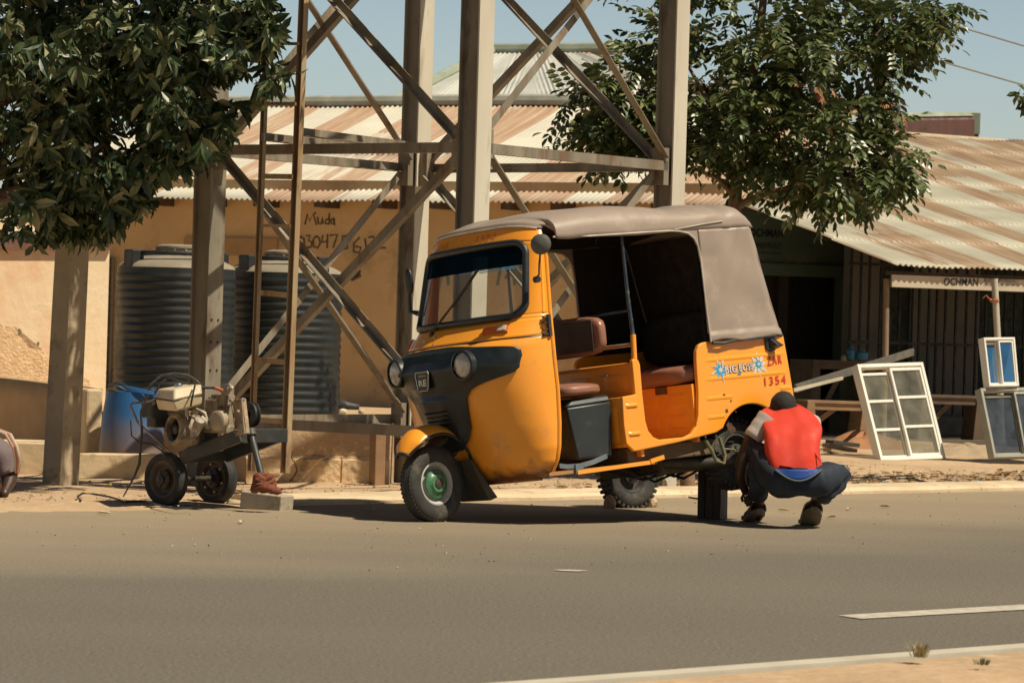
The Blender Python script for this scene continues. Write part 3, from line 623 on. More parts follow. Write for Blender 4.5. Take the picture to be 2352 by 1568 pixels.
# ------------------------------------------------------------------ shop with lean-to roof (right)
BE = radians(28); a2 = Vector((cos(BE), sin(BE), 0)); b2 = Vector((-sin(BE), cos(BE), 0))
E0 = P(2050, 620, 37.5); ZE = E0.z
SM_ = Matrix.Translation(Vector((E0.x, E0.y, 0))) @ Matrix((a2, b2, Vector((0, 0, 1)))).transposed().to_4x4(); SI = SM_.inverted()
shop = thing("shop_building", None, "open fronted workshop with a big rust striped lean-to roof and dark green interior", "shop", M=SM_)
def spt(px, py, yl): return SI @ PL(px, py, Vector((E0.x, E0.y, 0)) + b2 * yl, b2)
RF3 = roofmat("rusty_lean_to_roof", (0.45, 0.425, 0.33), (0.34, 0.215, 0.13), 0.45, 1.6, 0.50, (0.54, 0.51, 0.40), offs=40.0, upper=5.6)
RUN3 = 9.0; SL3 = .228; LX3 = 9.0
def rf3(a, b_):
    x = -.02 + LX3 * a; y = -.12 + RUN3 * b_
    z = ZE + .06 + SL3 * (y + .12) + .012 * sin(2 * pi * x / .072) + .03 * noise.noise(Vector((x * .8, y * .5, 7))) + .05 * (b_ > .78) * (noise.noise(Vector((x * 2.2, 3, 3))))
    z += -.015 * (((y + .12) / 1.3) % 1.0) + (.010 * noise.noise(Vector((x * 6, y * 6, 1))))
    return Vector((x, y, z))
ys3 = []
for k in range(7):
    for t in (.0005, .25, .5, .75, .9995): ys3.append(min(1.0, 1.3 * (k + t) / RUN3) if k or t > .01 else 0.0)
NY3 = len(ys3) - 1
def rf3b(a, b_):
    j = int(round(b_ * NY3)); return rf3(a, ys3[j])
mb = MB(); mb.grid(rf3b, 1250, NY3); build(mb, "roof", RF3, shop, local=True, smooth=80, solid=.004)
mb = MB(); mb.tube([(-.1, RUN3 - .12, ZE + SL3 * RUN3 + .02), (3, RUN3 - .12, ZE + SL3 * RUN3 + .05), (LX3, RUN3 - .12, ZE + SL3 * RUN3 + .0)], .06, n=8); build(mb, "ridge_cap", mat("pale_cap", (.5, .42, .3), (.42, .33, .22), rough=.8), shop, local=True)
mb = MB(); mb.box2((-.02, 0.05, ZE - .055), (LX3, .11, ZE - .01)); build(mb, "eave_beam", WOODD, shop, local=True)
for k, yy in enumerate((1.6, 3.1)):
    mb = MB(); mb.box2((.0, yy, ZE + SL3 * yy - .02), (LX3, yy + .06, ZE + SL3 * yy + .03 - .04)); build(mb, "purlin", WOODD, shop, local=True)
# back wall with door opening
YB = 3.4
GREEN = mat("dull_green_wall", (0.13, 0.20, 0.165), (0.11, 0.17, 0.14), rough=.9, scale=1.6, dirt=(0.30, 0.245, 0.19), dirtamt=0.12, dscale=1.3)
xdl = spt(1752, 640, YB).x; xdr = spt(1938, 640, YB).x; zd = spt(1850, 636, YB).z
def rz(y): return ZE + SL3 * y - .04
mb = MB()
mb.box2((-5.5, YB, zd), (xdr, YB + .2, rz(YB)))
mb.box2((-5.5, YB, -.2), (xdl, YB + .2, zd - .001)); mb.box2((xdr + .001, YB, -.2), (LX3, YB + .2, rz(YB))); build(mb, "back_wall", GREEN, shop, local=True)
mb = MB(); mb.box2((xdr + .1, .9, -.2), (xdr + .25, YB - .002, rz(1.2))) if False else None
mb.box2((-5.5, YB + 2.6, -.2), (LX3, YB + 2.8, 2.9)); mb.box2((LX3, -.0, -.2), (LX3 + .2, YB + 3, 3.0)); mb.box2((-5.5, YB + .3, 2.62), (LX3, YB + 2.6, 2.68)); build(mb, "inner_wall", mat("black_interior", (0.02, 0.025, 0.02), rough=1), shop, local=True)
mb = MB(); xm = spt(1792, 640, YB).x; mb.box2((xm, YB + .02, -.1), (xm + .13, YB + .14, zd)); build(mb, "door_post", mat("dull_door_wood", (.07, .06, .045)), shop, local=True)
mb = MB(); mb.box2((-5.5, YB - .10, zd - .0), (xdr + .1, YB - .004, zd + .14)); build(mb, "lintel", mat("pale_green_lintel", (.14, .20, .155), (.12, .17, .13)), shop, local=True)
mb = MB(); q = spt(2022, 655, 1.9); 
# pink-grey patched panel wall behind the grille
YG = 1.9
PATCH = mat("patched_plaster", (0.17, 0.155, 0.14), (0.14, 0.13, 0.118), rough=.95, scale=1.5, dirt=(0.08, 0.14, 0.11), dirtamt=0.35, dscale=1.1)
def zed(q): return min(q.z, ZE + SL3 * YG - .06)
mb = MB(); xa = spt(1952, 700, YG + .35).x; xb = spt(2020, 700, YG + .35).x; mb.box2((xa, YG + .35, -.1), (xb, YG + .5, rz(YG + .5))); build(mb, "pier", PATCH, shop, local=True)
mb = MB(); xa = spt(2098, 700, YG + .35).x; xb = spt(2250, 700, YG + .35).x; mb.box2((xa, YG + .35, -.1), (xb, YG + .5, rz(YG + .5))); build(mb, "panel_wall", PATCH, shop, local=True)
mb = MB(); mb.box2((spt(2020, 700, YG + .4).x, YG + .42, -.1), (xa - .002, YG + .5, rz(YG + .5)))
mb.box2((xb + .002, YG + .42, -.1), (LX3, YG + .5, rz(YG + .5))); build(mb, "shutter", mat("dark_green_shutter", (.014, .026, .021), (.018, .032, .026), rough=.7), shop, local=True)
gr = thing("window_grille", SM_ @ Vector((spt(1952, 700, YG).x, YG, 0)), "dark iron bar grille across the front of the workshop", "grille")
BARM = mat("black_bar_iron", (0.008, 0.009, 0.008), (0.012, 0.012, 0.010), rough=.6)
for px in (1954, 1976, 1996, 2022, 2044, 2066, 2090, 2112, 2134, 2152, 2172, 2196, 2220, 2243, 2265, 2287, 2309, 2331, 2353):
    x = spt(px, 700, YG).x; mb = MB(); mb.box2((x - .012, YG - .012, .30), (x + .012, YG + .012, rz(YG) - .02)); mb.v = [SM_ @ q for q in mb.v]; build(mb, "bar", BARM, gr)
for zz in (spt(1990, 606, YG).z, spt(2150, 790, YG).z):
    mb = MB(); mb.box2((spt(1945, 700, YG).x, YG - .03, zz - .016), (spt(2420, 700, YG).x, YG - .0145, zz + .016)); mb.v = [SM_ @ q for q in mb.v]; build(mb, "cross_bar", BARM, gr)
mb = MB(); mb.box2((spt(1945, 700, YG).x, YG + .05, -.1), (LX3, YG + .3, .30)); build(mb, "grille_plinth", mat("dark_plinth", (.10, .085, .06)), shop, local=True)
# floor of the shop
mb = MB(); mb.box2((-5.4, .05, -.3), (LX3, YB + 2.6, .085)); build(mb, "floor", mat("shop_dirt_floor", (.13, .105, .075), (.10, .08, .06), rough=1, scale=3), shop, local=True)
# lettering on the green wall
nS = -b2; pw = SM_ @ Vector((0, YB, 0))
LET = mat("black_lettering", (0.015, 0.018, 0.016))
for body, x0, y0, x1, y1, h2, bd in (("OCHMAN", 1722, 543, 1799, 546, 19, .03), ("ALUMINIUM PRODUCT", 1722, 569, 1796, 572, 13, .0), ("08071771495 08175907425", 1722, 583, 1795, 585, 6, 0)):
    build(textpx(body, x0, y0, x1, y1, h2, pw, nS, .005, bd), "lettering", LET, shop)
# banner board under the eave
bn = thing("shop_sign_board", SM_ @ Vector((0, 0, ZE - .22)), "long dusty white sign board lettered OCHMAN hanging below the workshop eave", "sign")
zb1 = ZE - .05; zb0 = spt(2100, 661, -.02).z
mb = MB(); mb.box2((spt(2045, 640, 0).x, -.035, zb0), (LX3, -.005, zb1)); mb.v = [SM_ @ q for q in mb.v]
build(mb, "board", mat("dusty_white_board", (0.55, 0.48, 0.37), (0.46, 0.39, 0.29), rough=.9, scale=2, dirt=(.33, .26, .18), dirtamt=.2), bn, bevel=.003)
ps = SM_ @ Vector((0, -.035, 0))
for body, x0, y0, x1, y1, h2, bd in (("OCHMAN", 2168, 655, 2247, 656, 17, .02), ("ALUMINIUM PRODUCT", 2260, 648, 2340, 649, 10, 0), ("GSM:08071771495, 08175907425", 2260, 657, 2340, 658, 6, 0)):
    build(textpx(body, x0, y0, x1, y1, h2, ps, nS, .005, bd), "lettering", LET, bn)
# posts
POSTM = mat("weathered_pole_wood", (.20, .15, .10), (.27, .2, .13), rough=.9, scale=5)
def post(px0, y0, px1, y1, D, r, name, label, m):
    a = P(px0, y0, D); b_ = P(px1, y1, D); a.z = max(a.z, -.1) if y0 > 900 else a.z
    mb = MB(); mb.tube([a, (a + b_) / 2 + Vector((.006, 0, 0)), b_], r, n=10); return tag(build(mb, name, m, smooth=50), label, "post")
post(2028, 1005, 2036, 640, 37.6, .035, "wooden_post", "dark wooden post at the left corner of the workshop eave", POSTM)
wp = post(2302, 1020, 2284, 640, 35.6, .034, "pale_post", "slim pale post with an orange rag tie, standing in front of the sign board", mat("pale_pipe", (.50, .48, .38), (.42, .40, .32), rough=.6, scale=4))
mb = MB(); c = P(2284, 690, 35.55); mb.tube([c + Vector((.04 * cos(t), .04 * sin(t), .01 * sin(3 * t))) for t in [2 * pi * k / 12 for k in range(13)]], .012, n=6); mb.tube([c + Vector((-.04, -.03, 0)), c + Vector((-.09, -.04, .05)), c + Vector((-.12, -.03, .02))], .008, n=5)
tag(build(mb, "rag_tie", mat("orange_rag", (.45, .14, .07)), smooth=60), "small orange rag knotted round the slim pale post", "rag")

# ------------------------------------------------------------------ auto rickshaw (u = rearwards, v = towards the near side, w = up)
RO = G(985, 1197); th_ = radians(38.5); pit = .085
uu = Vector((cos(th_) * cos(pit), sin(th_) * cos(pit), sin(pit))); vv = Vector((sin(th_), -cos(th_), .105)); vv = (vv - uu * vv.dot(uu)).normalized(); ww = vv.cross(uu)
if ww.z < 0: ww = -ww
RM = Matrix.Translation(RO) @ Matrix((uu, -vv, ww)).transposed().to_4x4()
rk = thing("auto_rickshaw", None, "orange yellow auto rickshaw with a grey brown canopy, jacked up at one rear wheel", "auto rickshaw", M=RM)
def q3(u, v, w_): return Vector((u, -v, w_))
def rb(mb, name, m, parent=None, **k): return build(mb, name, m, parent or rk, local=True, **k)
def ruv(px, py, v0):                   # photo point -> (u, w) on the plane v = v0
    p0 = RO + vv * v0; q = RM.inverted() @ PL(px, py, p0, vv); return q.x, q.z
TAB = [(.18, .44, .52, .46), (.22, .38, .53, .54), (.28, .33, .535, .585), (.36, .29, .545, .605), (.5, .235, .56, .612), (.7, .175, .575, .610), (.88, .135, .58, .602), (.98, .165, .585, .598), (1.04, .24, .59, .592), (1.13, .335, .60, .58), (1.60, .50, .655, .535), (1.66, .535, .668, .515), (1.70, .56, .675, .50)]
def prof_(w_):
    if w_ <= TAB[0][0]: return TAB[0][1:]
    for A, B_ in zip(TAB, TAB[1:]):
        if w_ <= B_[0]:
            f_ = (w_ - A[0]) / (B_[0] - A[0]); return tuple(A[i] + (B_[i] - A[i]) * f_ for i in (1, 2, 3))
    return TAB[-1][1:]
def cabs(s_, w_, off=0.0):
    uf, ue, hw = prof_(w_); a = s_ * pi / 2
    sg = 1 if a >= 0 else -1
    v = (hw + off) * sg * abs(sin(a)) ** (2 / 2.6); u = ue - (ue - uf + off) * abs(cos(a))
    return q3(u, v, w_ - (.035 * (abs(v) / hw) ** 5 * max(0, min(1, (w_ - 1.55) / .15))))
def cabv(v, w_, off=0.0):
    uf, ue, hw = prof_(w_); hw += off; qv = min(.992, abs(v) / hw)
    return q3(ue - (ue - uf + off) * sqrt(max(0, 1 - qv ** 2.6)), v, w_ - (.035 * qv ** 5 * max(0, min(1, (w_ - 1.55) / .15))))
# lower cab shell and band below the windshield
mb = MB(); ws = [.18, .20, .22, .25, .28, .32, .36, .42, .5, .58, .66, .74, .82, .9, .96, 1.0, 1.02]
def sh(a, b_):
    k = b_ * (len(ws) - 1); i = min(int(k), len(ws) - 2); w_ = ws[i] + (ws[i + 1] - ws[i]) * (k - i)
    q = cabs(-1 + 2 * a, w_); d_ = .006 * noise.noise(Vector((a * 7, w_ * 5, 2.0))); return q + Vector((d_, 0, 0))
mb.grid(sh, 90, 48)
def shieldmat():
    m = TYELL.copy(); m.name = "yellow_paint_rusty_foot"; t = m.node_tree; N = t.nodes; L = t.links; b = N["Principled BSDF"]
    old = b.inputs["Base Color"].links[0].from_socket; tc = N.new("ShaderNodeTexCoord"); sp = N.new("ShaderNodeSeparateXYZ"); L.new(tc.outputs["Object"], sp.inputs[0])
    nz = N.new("ShaderNodeTexNoise"); nz.inputs["Scale"].default_value = 9; nz.inputs["Detail"].default_value = 9; L.new(tc.outputs["Object"], nz.inputs["Vector"])
    ma = N.new("ShaderNodeMath"); ma.operation = 'MULTIPLY_ADD'; L.new(nz.outputs[0], ma.inputs[0]); ma.inputs[1].default_value = .22; L.new(sp.outputs[2], ma.inputs[2])
    mr = N.new("ShaderNodeMapRange"); mr.inputs["From Min"].default_value = .325; mr.inputs["From Max"].default_value = .40; mr.inputs["To Min"].default_value = .92; mr.inputs["To Max"].default_value = 0; L.new(ma.outputs[0], mr.inputs[0])
    mx = N.new("ShaderNodeMixRGB"); L.new(mr.outputs[0], mx.inputs[0]); L.new(old, mx.inputs[1]); mx.inputs[2].default_value = (.13, .06, .03, 1); L.new(mx.outputs[0], b.inputs["Base Color"]); return m
rb(mb, "leg_shield", shieldmat(), smooth=50, solid=.004)
mb = MB(); mb.grid(lambda a, b_: cabs(-1 + 2 * a, 1.028 + .105 * b_, .003), 90, 8); rb(mb, "cowl_band", TYELL, smooth=50, solid=.004)
mb = MB(); mb.tube([cabs(-1 + 2 * i / 60, 1.024, .001) for i in range(61)], .005, n=6); rb(mb, "cowl_seam", BLACK)
# bottom floor pan of the cab, rusty edge
RUSTY = mat("rusty_yellow", (0.50, 0.22, 0.05), (0.17, 0.085, 0.04), rough=.8, scale=11, dirt=(.12, .06, .035), dirtamt=.5, dscale=9)
mb = MB(); mb.tube([cabs(s_, .185, .003) for s_ in [x / 20 for x in range(-19, 20)]], .012, n=6); mb.prism([cabs(s_, .20, -.01) for s_ in [x / 20 for x in range(-20, 21)]], Vector((0, 0, .01))); rb(mb, "cab_lower_edge", RUSTY)
# pillars and visor (one frame with the windshield opening)
HB, HT, WB, WT = .525, .478, 1.155, 1.595
def border(w_):       # half width of the glass at height w
    f_ = (w_ - WB) / (WT - WB); h0 = HB + (HT - HB) * f_; r_ = .075
    for e in (w_ - WB, WT - w_):
        if e < r_: h0 -= r_ - sqrt(max(0, r_ * r_ - (r_ - e) ** 2))
    return h0
mb = MB()
for sg in (-1, 1):
    def pil(a, b_):
        w_ = WB + (WT - WB) * b_; v0 = border(w_); hw = prof_(w_)[2]; v = v0 + (hw - v0) * (1 - (1 - a) ** 1.7); 
        return cabv(sg * v, w_) if a < .999 else cabs(sg, w_)
    mb.grid(pil, 12, 40)
def vis(a, b_): return cabs(-1 + 2 * a, WT + (1.70 - WT) * b_)
mb.grid(vis, 80, 6); mb.grid(lambda a, b_: cabs(-1 + 2 * a, 1.125 + .032 * b_), 80, 2)
rb(mb, "windshield_frame", TYELL, smooth=50, solid=.006)
WG = glass("windshield_glass", (.86, .88, .84), 1.35, .05, dust=(.42, .38, .32), dustamt=.16)
WTN = glass("windshield_tint", (.004, .012, .022), 1.06, .12, dust=(.004, .014, .024), dustamt=.7)
WSP = 1.455
mb = MB(); mb.grid(lambda a, b_: (lambda w_: cabv((2 * a - 1) * border(w_), w_, .002))(WB + (WSP - WB) * b_), 40, 20); rb(mb, "windshield", WG, smooth=60)
mb = MB(); mb.grid(lambda a, b_: (lambda w_: cabv((2 * a - 1) * border(w_), w_, .002))(WSP + .001 + (WT - WSP - .001) * b_), 40, 14); rb(mb, "sun_strip", WTN, smooth=60)
mb = MB()
for k in range(2): mb.tube([cabv((2 * i / 30 - 1) * border(WSP) , WSP - .004 - .011 * k, .006) for i in range(20 if k else 14, 31)], .0028, n=5)
rb(mb, "blue_strip_line", mat("light_blue_film", (.10, .38, .62), rough=.3))
loop = [cabv(border(WB + (WT - WB) * f_) , WB + (WT - WB) * f_, .006) for f_ in [0, .01, .03, .06, .1, .14, .17] + [.2 + .6 * i / 10 for i in range(11)] + [.83, .86, .9, .94, .97, .99, 1.0]]
lft = [Vector((q.x, -q.y, q.z)) for q in reversed(loop)]
ring = loop + [cabv(border(WT) * (1 - 2 * i / 20), WT, .006) for i in range(1, 20)] + lft + [cabv(-border(WB) * (1 - 2 * i / 20), WB, .006) for i in range(1, 20)] + [loop[0]]
mb = MB(); mb.tube(ring, .022, n=8); rb(mb, "windshield_gasket", BLACK, smooth=60)
# wiper
mb = MB(); w0 = cabv(-.20, 1.12, .02); w1 = cabv(.02, 1.30, .03); w2 = cabv(.16, 1.46, .022); wm = cabv(-.02, 1.26, .024)
mb.tube([w0, w1], [.008, .006], n=6); mb.tube([wm, w2], .009, n=6); mb.lathe([(0, 0), (.018, 0), (.016, .02), (0, .024)], cabv(-.2, 1.105, -.004), (-1, 0, .1), n=12)
rb(mb, "wiper", DARKST)
# black front mask with headlamp pods
def mw(w_):
    T = [(.40, .10), (.45, .17), (.52, .215), (.62, .235), (.70, .255), (.745, .30), (.77, .36), (.79, .43), (.81, .50), (.825, .54), (.85, .56), (.92, .568), (.955, .562), (.972, .545), (.98, .515), (.99, .38), (1.003, .26), (1.012, .14)]
    for A, B_ in zip(T, T[1:]):
        if w_ <= B_[0]: f_ = (w_ - A[0]) / (B_[0] - A[0]); f_ = max(0, f_); return A[1] + (B_[1] - A[1]) * f_
    return T[-1][1]
def bulge(v, w_):
    o = .016
    for sg in (-1, 1): o += .055 * math.exp(-(((v - sg * .33) / .13) ** 2 + ((w_ - .895) / .085) ** 2))
    if w_ < .8: o += .05 * math.exp(-((v) / .17) ** 4) * min(1, (.8 - w_) / .1) * (1 if w_ > .5 else (w_ - .3) / .2)
    o += .03 * math.exp(-((v) / .2) ** 4) * min(1, max(0, (w_ - .74) / .05)) * min(1, max(0, (1.0 - w_) / .06))
    if abs(v) < .11 and .55 < w_ < .66 and (w_ * 38) % 1 < .35: o -= .014
    return o
mb = MB(); mb.grid(lambda a, b_: (lambda w_: (lambda v: cabv(v, w_, bulge(v, w_)))((2 * a - 1) * mw(w_)))(.40 + .612 * b_), 120, 150)
rb(mb, "front_mask", mat("black_front_plastic", (.009, .013, .015), (.014, .019, .021), rough=.33, scale=5, dirt=(.04, .036, .03), dirtamt=.1), smooth=55, solid=.012)
for sg in (-1, 1):
    c = cabv(sg * .335, .895, .068); d_ = Vector((-1, -sg * .12, .0)).normalized()
    mb = MB(); mb.lathe([(.088, -.03), (.09, .012), (.078, .016), (.076, -.01)], c, d_, n=32, close=True); hlp = rb(mb, "headlight", BLACK, smooth=40)
    mb = MB(); mb.lathe([(.075, .0), (.06, .012), (.03, .02), (0, .022)], c, d_, n=32)
    build(mb, "lens", mat("headlight_lens", (.50, .46, .38), (.36, .35, .31), rough=.12, scale=30, stretch=(1, 1, 1), spec=.8, coat=.6), hlp, local=True, smooth=60)
# screws, badge
mb = MB()
for v_, w_ in ((.535, .93), (.53, .84)): mb.lathe([(0, .012), (.012, .010), (.014, 0)], cabv(v_, w_, .012), Vector((-.6, -.8, 0)), n=10)
rb(mb, "mask_screw", mat("screw_zinc", (.35, .33, .3), metal=.6, rough=.4))
bx = cabv(0, .83, .055)
def bd(v, w_, o=0): return q3(bx.x - .004 - o + (w_ - .83) * .0, v - .02, w_)
mb = MB(); outer = [(-.058, .885), (.058, .885), (.066, .872), (.05, .782), (.04, .773), (-.04, .773), (-.05, .782), (-.066, .872)]
mb.prism([bd(a, b_) for a, b_ in outer], Vector((-.012, 0, 0))); bdg = rb(mb, "badge", mat("badge_black", (.025, .03, .03), rough=.3), bevel=.002)
mb = MB(); mb.tube([bd(a, b_, .014) for a, b_ in outer + [outer[0]]], .0035, n=6); rb(mb, "badge_rim", mat("chrome_rim", (.6, .6, .58), metal=.9, rough=.25), bdg)
SILV = mat("silver_letters", (.62, .60, .54), rough=.35, metal=.4)
rb(textfit("RE", bd(-.038, .80, .0145), bd(.038, .80, .0145) - bd(-.038, .80, .0145), Vector((0, 0, .038)), .03), "badge_letters", SILV, bdg)
rb(textfit("BAJAJ", bd(-.03, .855, .0145), bd(.03, .855, .0145) - bd(-.03, .855, .0145), Vector((0, 0, .012)), .0), "badge_letters", SILV, bdg)
# indicators on the cowl
AMB = mat("amber_lens", (.80, .18, .015), (.66, .11, .01), rough=.15, scale=50, coat=.5); CLR = mat("clear_lens", (.6, .52, .42), (.42, .36, .3), rough=.15, scale=60, coat=.5)
def patch(v0, v1, w0, w1, off, m, name, par=None):
    off += .014; mb = MB(); mb.grid(lambda a, b_: cabv(v0 + (v1 - v0) * a, w0 + (w1 - w0) * b_, off), 12, 3)
    return rb(mb, name, m, par, smooth=50, solid=.012, bevel=.003)
it = (cabv(.47, 1.08) - cabv(.34, 1.08)).normalized(); iw = (cabv(.40, 1.11) - cabv(.40, 1.05)).normalized(); iN = it.cross(iw).normalized(); iw = iN.cross(it); iR = Matrix((it, iN, iw)).transposed(); iN = iN if iN.x < 0 else -iN
ic = cabv(.395, 1.082, .006)
mb = MB(); mb.box(ic, (.165, .03, .052), iR); ind = rb(mb, "indicator", mat("indicator_housing", (.60, .15, .02), rough=.3), bevel=.006)
mb = MB(); mb.box(ic - it * .028 + iN * .008, (.085, .026, .038), iR); rb(mb, "amber_lens", AMB, ind, bevel=.004)
mb = MB(); mb.box(ic + it * .045 + iN * .009, (.058, .026, .038), iR); rb(mb, "clear_lens", CLR, ind, bevel=.004)
ind2 = patch(-.56, -.50, 1.035, 1.10, .012, AMB, "indicator")
RED = mat("red_stencil", (0.62, 0.035, 0.02), (0.55, .05, .02), rough=.6); FADE = mat("faded_red_stencil", (.60, .14, .03), (.75, .26, .03), rough=.6, scale=60)
def visletters(body, v0, v1, w0, hh, m):
    vs, fs = textmesh(body, 1, 1, .02, 1.15); W = max(a for a, b in vs); Hh = max(b for a, b in vs); mb = MB()
    mb.add([cabv(v0 + (v1 - v0) * a / W, w0 + hh * b / Hh, .0055) for a, b in vs], fs); rb(mb, "stencil", m)
visletters("ZAR", -.36, -.22, 1.625, .035, FADE); visletters("1354", .06, .24, 1.632, .038, FADE)
# stickers (little flowers) on the cowl
mb = MB()
for v_, w_, r_ in ((-.14, 1.085, .013), (-.10, 1.045, .012), (-.24, 1.07, .012), (-.26, 1.035, .015), (-.33, 1.04, .012), (-.43, 1.08, .024), (-.19, 1.0, .01)):
    c = cabv(v_, w_, .0085); mb.add([c + Vector((.0, r_ * (1 if k % 2 else .45) * cos(k * pi / 6), r_ * (1 if k % 2 else .45) * sin(k * pi / 6))) for k in range(12)], [tuple(range(12))])
rb(mb, "flower_sticker", mat("pale_sticker", (.55, .56, .55)))
# door edge flanges and hinges
for sg in (-1, 1):
    mb = MB(); wl_ = [.22 + (1.63 - .22) * i / 30 for i in range(31)]
    def fl(a, b_):
        w_ = .22 + 1.41 * b_; _, ue, hw = prof_(w_); pr_ = [(0, .004), (.022, .006), (.026, -.01), (.01, -.045)]; k = min(3, int(a * 3 + .01)); du, dv = pr_[k]
        return q3(ue + du, sg * (hw + dv), w_ - (.035 * max(0, min(1, (w_ - 1.55) / .15))))
    mb.grid(fl, 3, 40); rb(mb, "door_flange", TYELL, smooth=30, solid=.004)
mb = MB()
for w_ in (1.13, 1.10, 1.06, 1.03): u_, = (prof_(w_)[1] - .03,); mb.box(q3(u_ - .004, .598, w_), (.05, .022, .010))
mb.box(q3(.578, .605, 1.08), (.02, .02, .13)); rb(mb, "hinge", DARKST)
# canopy
CAN = mat("grey_brown_canvas", (0.33, 0.262, 0.212), (0.30, 0.237, 0.19), rough=.42, scale=2, dirt=(.40, .32, .26), dirtamt=.25, dscale=3, bump=.006, bscale=3.5)
PIPE = mat("pale_piping", (.55, .5, .42), (.42, .37, .3), rough=.6)
ROWS = [(.70, 1.752), (.80, 1.775), (.95, 1.785), (1.1, 1.79), (1.32, 1.80), (1.5, 1.785), (1.7, 1.75), (1.86, 1.755), (1.98, 1.775), (2.03, 1.757), (2.06, 1.745), (2.13, 1.768), (2.19, 1.755), (2.23, 1.71), (2.25, 1.65), (2.265, 1.585)]
def crow(k, t, off=0.0):
    u, wc = ROWS[k]; k -= 1; a = (t * 2 - 1) * pi / 2; sg = 1 if a >= 0 else -1
    we = 1.585; hw = .612; n1_, n2_ = .62, .55
    v = (hw + off) * sg * abs(sin(a)) ** n1_; w_ = we + (wc - we + off) * abs(cos(a)) ** n2_
    if k >= 13: w_ = we + (wc - we) * abs(cos(a)) ** .4
    w_ += .014 * noise.noise(Vector((u * 2.6, v * 2.2, 3))) + .007 * noise.noise(Vector((u * 8, v * 5, 8)))
    return q3(u + off * .0, v, w_)
def front_edge(t, lift=0, back=0):
    q = cabs(t * 2 - 1, 1.70, .012); return q3(q.x + back, -q.y, q.z + lift)
def can(a, b_):
    k = b_ * (len(ROWS) + 2); i = int(k + 1e-6); f_ = k - i
    def row(i):
        if i == 0: return front_edge(a)
        if i == 1: 
            q = front_edge(a, .022, .012); return q
        if i == 2:
            q = front_edge(a, 0, .08); e = crow(0, a); return (q * .5 + e * .5) + Vector((0, 0, .012))
        return crow(min(i - 3, len(ROWS) - 1), a)
    A = row(i); B_ = row(min(i + 1, len(ROWS) + 2)); return A + (B_ - A) * max(0, f_)
mb = MB(); mb.grid(can, 72, (len(ROWS) + 2) * 3)
def uR(w_):
    T = [(.88, 2.44), (1.12, 2.375), (1.35, 2.32), (1.46, 2.30), (1.585, 2.265)]
    for A, B_ in zip(T, T[1:]):
        if w_ <= B_[0]: return A[1] + (B_[1] - A[1]) * (w_ - A[0]) / (B_[0] - A[0])
    return T[-1][1]
for sg in (-1, 1):
    def side(a, b_):
        w_ = .895 + (1.59 - .895) * b_; u0 = 1.81; u1 = uR(w_) + .004; u = u0 + (u1 - u0) * a
        if b_ < .03: w_ += .012 * sin(a * 9) 
        v = .613 + .014 * noise.noise(Vector((u * 3.5 + w_ * 2.5, w_ * 2, sg * 5))) + .007 * noise.noise(Vector((u * 11 - w_ * 5, w_ * 6, sg * 5))) + .012 * math.exp(-((u - 1.93 - (w_ - 1.2) * .5) / .03) ** 2) * max(0, w_ - 1.15) * 2 - .036 * max(0, (a - .86) / .14) ** 2 + (.016 if b_ < .08 else 0)
        return q3(u, sg * v, w_)
    mb.grid(side, 34, 44)
    gus = [(1.58, 1.592), (1.66, 1.588), (1.73, 1.572), (1.775, 1.54), (1.80, 1.49), (1.81, 1.40), (1.82, 1.40), (1.82, 1.60), (1.58, 1.60)]
    mb.prism([q3(a, sg * .612, b_) for a, b_ in gus], q3(0, -sg * .006, 0))
def backf(a, b_):
    w_ = .895 + (1.59 - .895) * b_; s_ = a * 2 - 1; return q3(uR(w_) + .02 - .016 * abs(s_) ** 8, s_ * .582, w_)
mb.grid(backf, 24, 20)
rb(mb, "canopy", CAN, smooth=60, solid=.006)
mb = MB(); mb.tube([front_edge(i / 40) for i in range(3, 38)], .007, n=6)
for sg in (-1, 1):
    mb.tube([q3(.68, sg * .60, 1.60), q3(.95, sg * .612, 1.592), q3(1.58, sg * .615, 1.594), q3(1.66, sg * .615, 1.588), q3(1.73, sg * .615, 1.572), q3(1.775, sg * .615, 1.54), q3(1.80, sg * .615, 1.49), q3(1.81, sg * .617, 1.40), q3(1.812, sg * .62, 1.1), q3(1.815, sg * .625, .9)], .006, n=6)
rb(mb, "canopy_piping", PIPE)
mb = MB(); mb.tube([q3(1.82, .632, .892), q3(1.9, .634, .885), q3(2.0, .63, .895), q3(2.15, .632, .90), q3(2.3, .63, .905), q3(2.43, .60, .905)], .010, n=6); rb(mb, "canopy_hem", mat("dark_hem", (.06, .055, .05), rough=.6))
mb = MB(); mb.tube([q3(1.62, .619, 1.60), q3(1.85, .621, 1.622), q3(2.02, .622, 1.635)], .0035, n=5); rb(mb, "canopy_seam", PIPE)
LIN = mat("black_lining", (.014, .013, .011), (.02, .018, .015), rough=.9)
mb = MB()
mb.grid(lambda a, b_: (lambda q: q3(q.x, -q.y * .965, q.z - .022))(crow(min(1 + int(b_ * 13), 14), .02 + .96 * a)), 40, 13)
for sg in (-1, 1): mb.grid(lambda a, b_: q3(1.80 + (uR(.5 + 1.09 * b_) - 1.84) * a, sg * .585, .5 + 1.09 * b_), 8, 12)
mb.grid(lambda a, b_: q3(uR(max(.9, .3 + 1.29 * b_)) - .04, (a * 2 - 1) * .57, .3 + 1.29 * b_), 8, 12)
rb(mb, "lining", LIN, smooth=60)
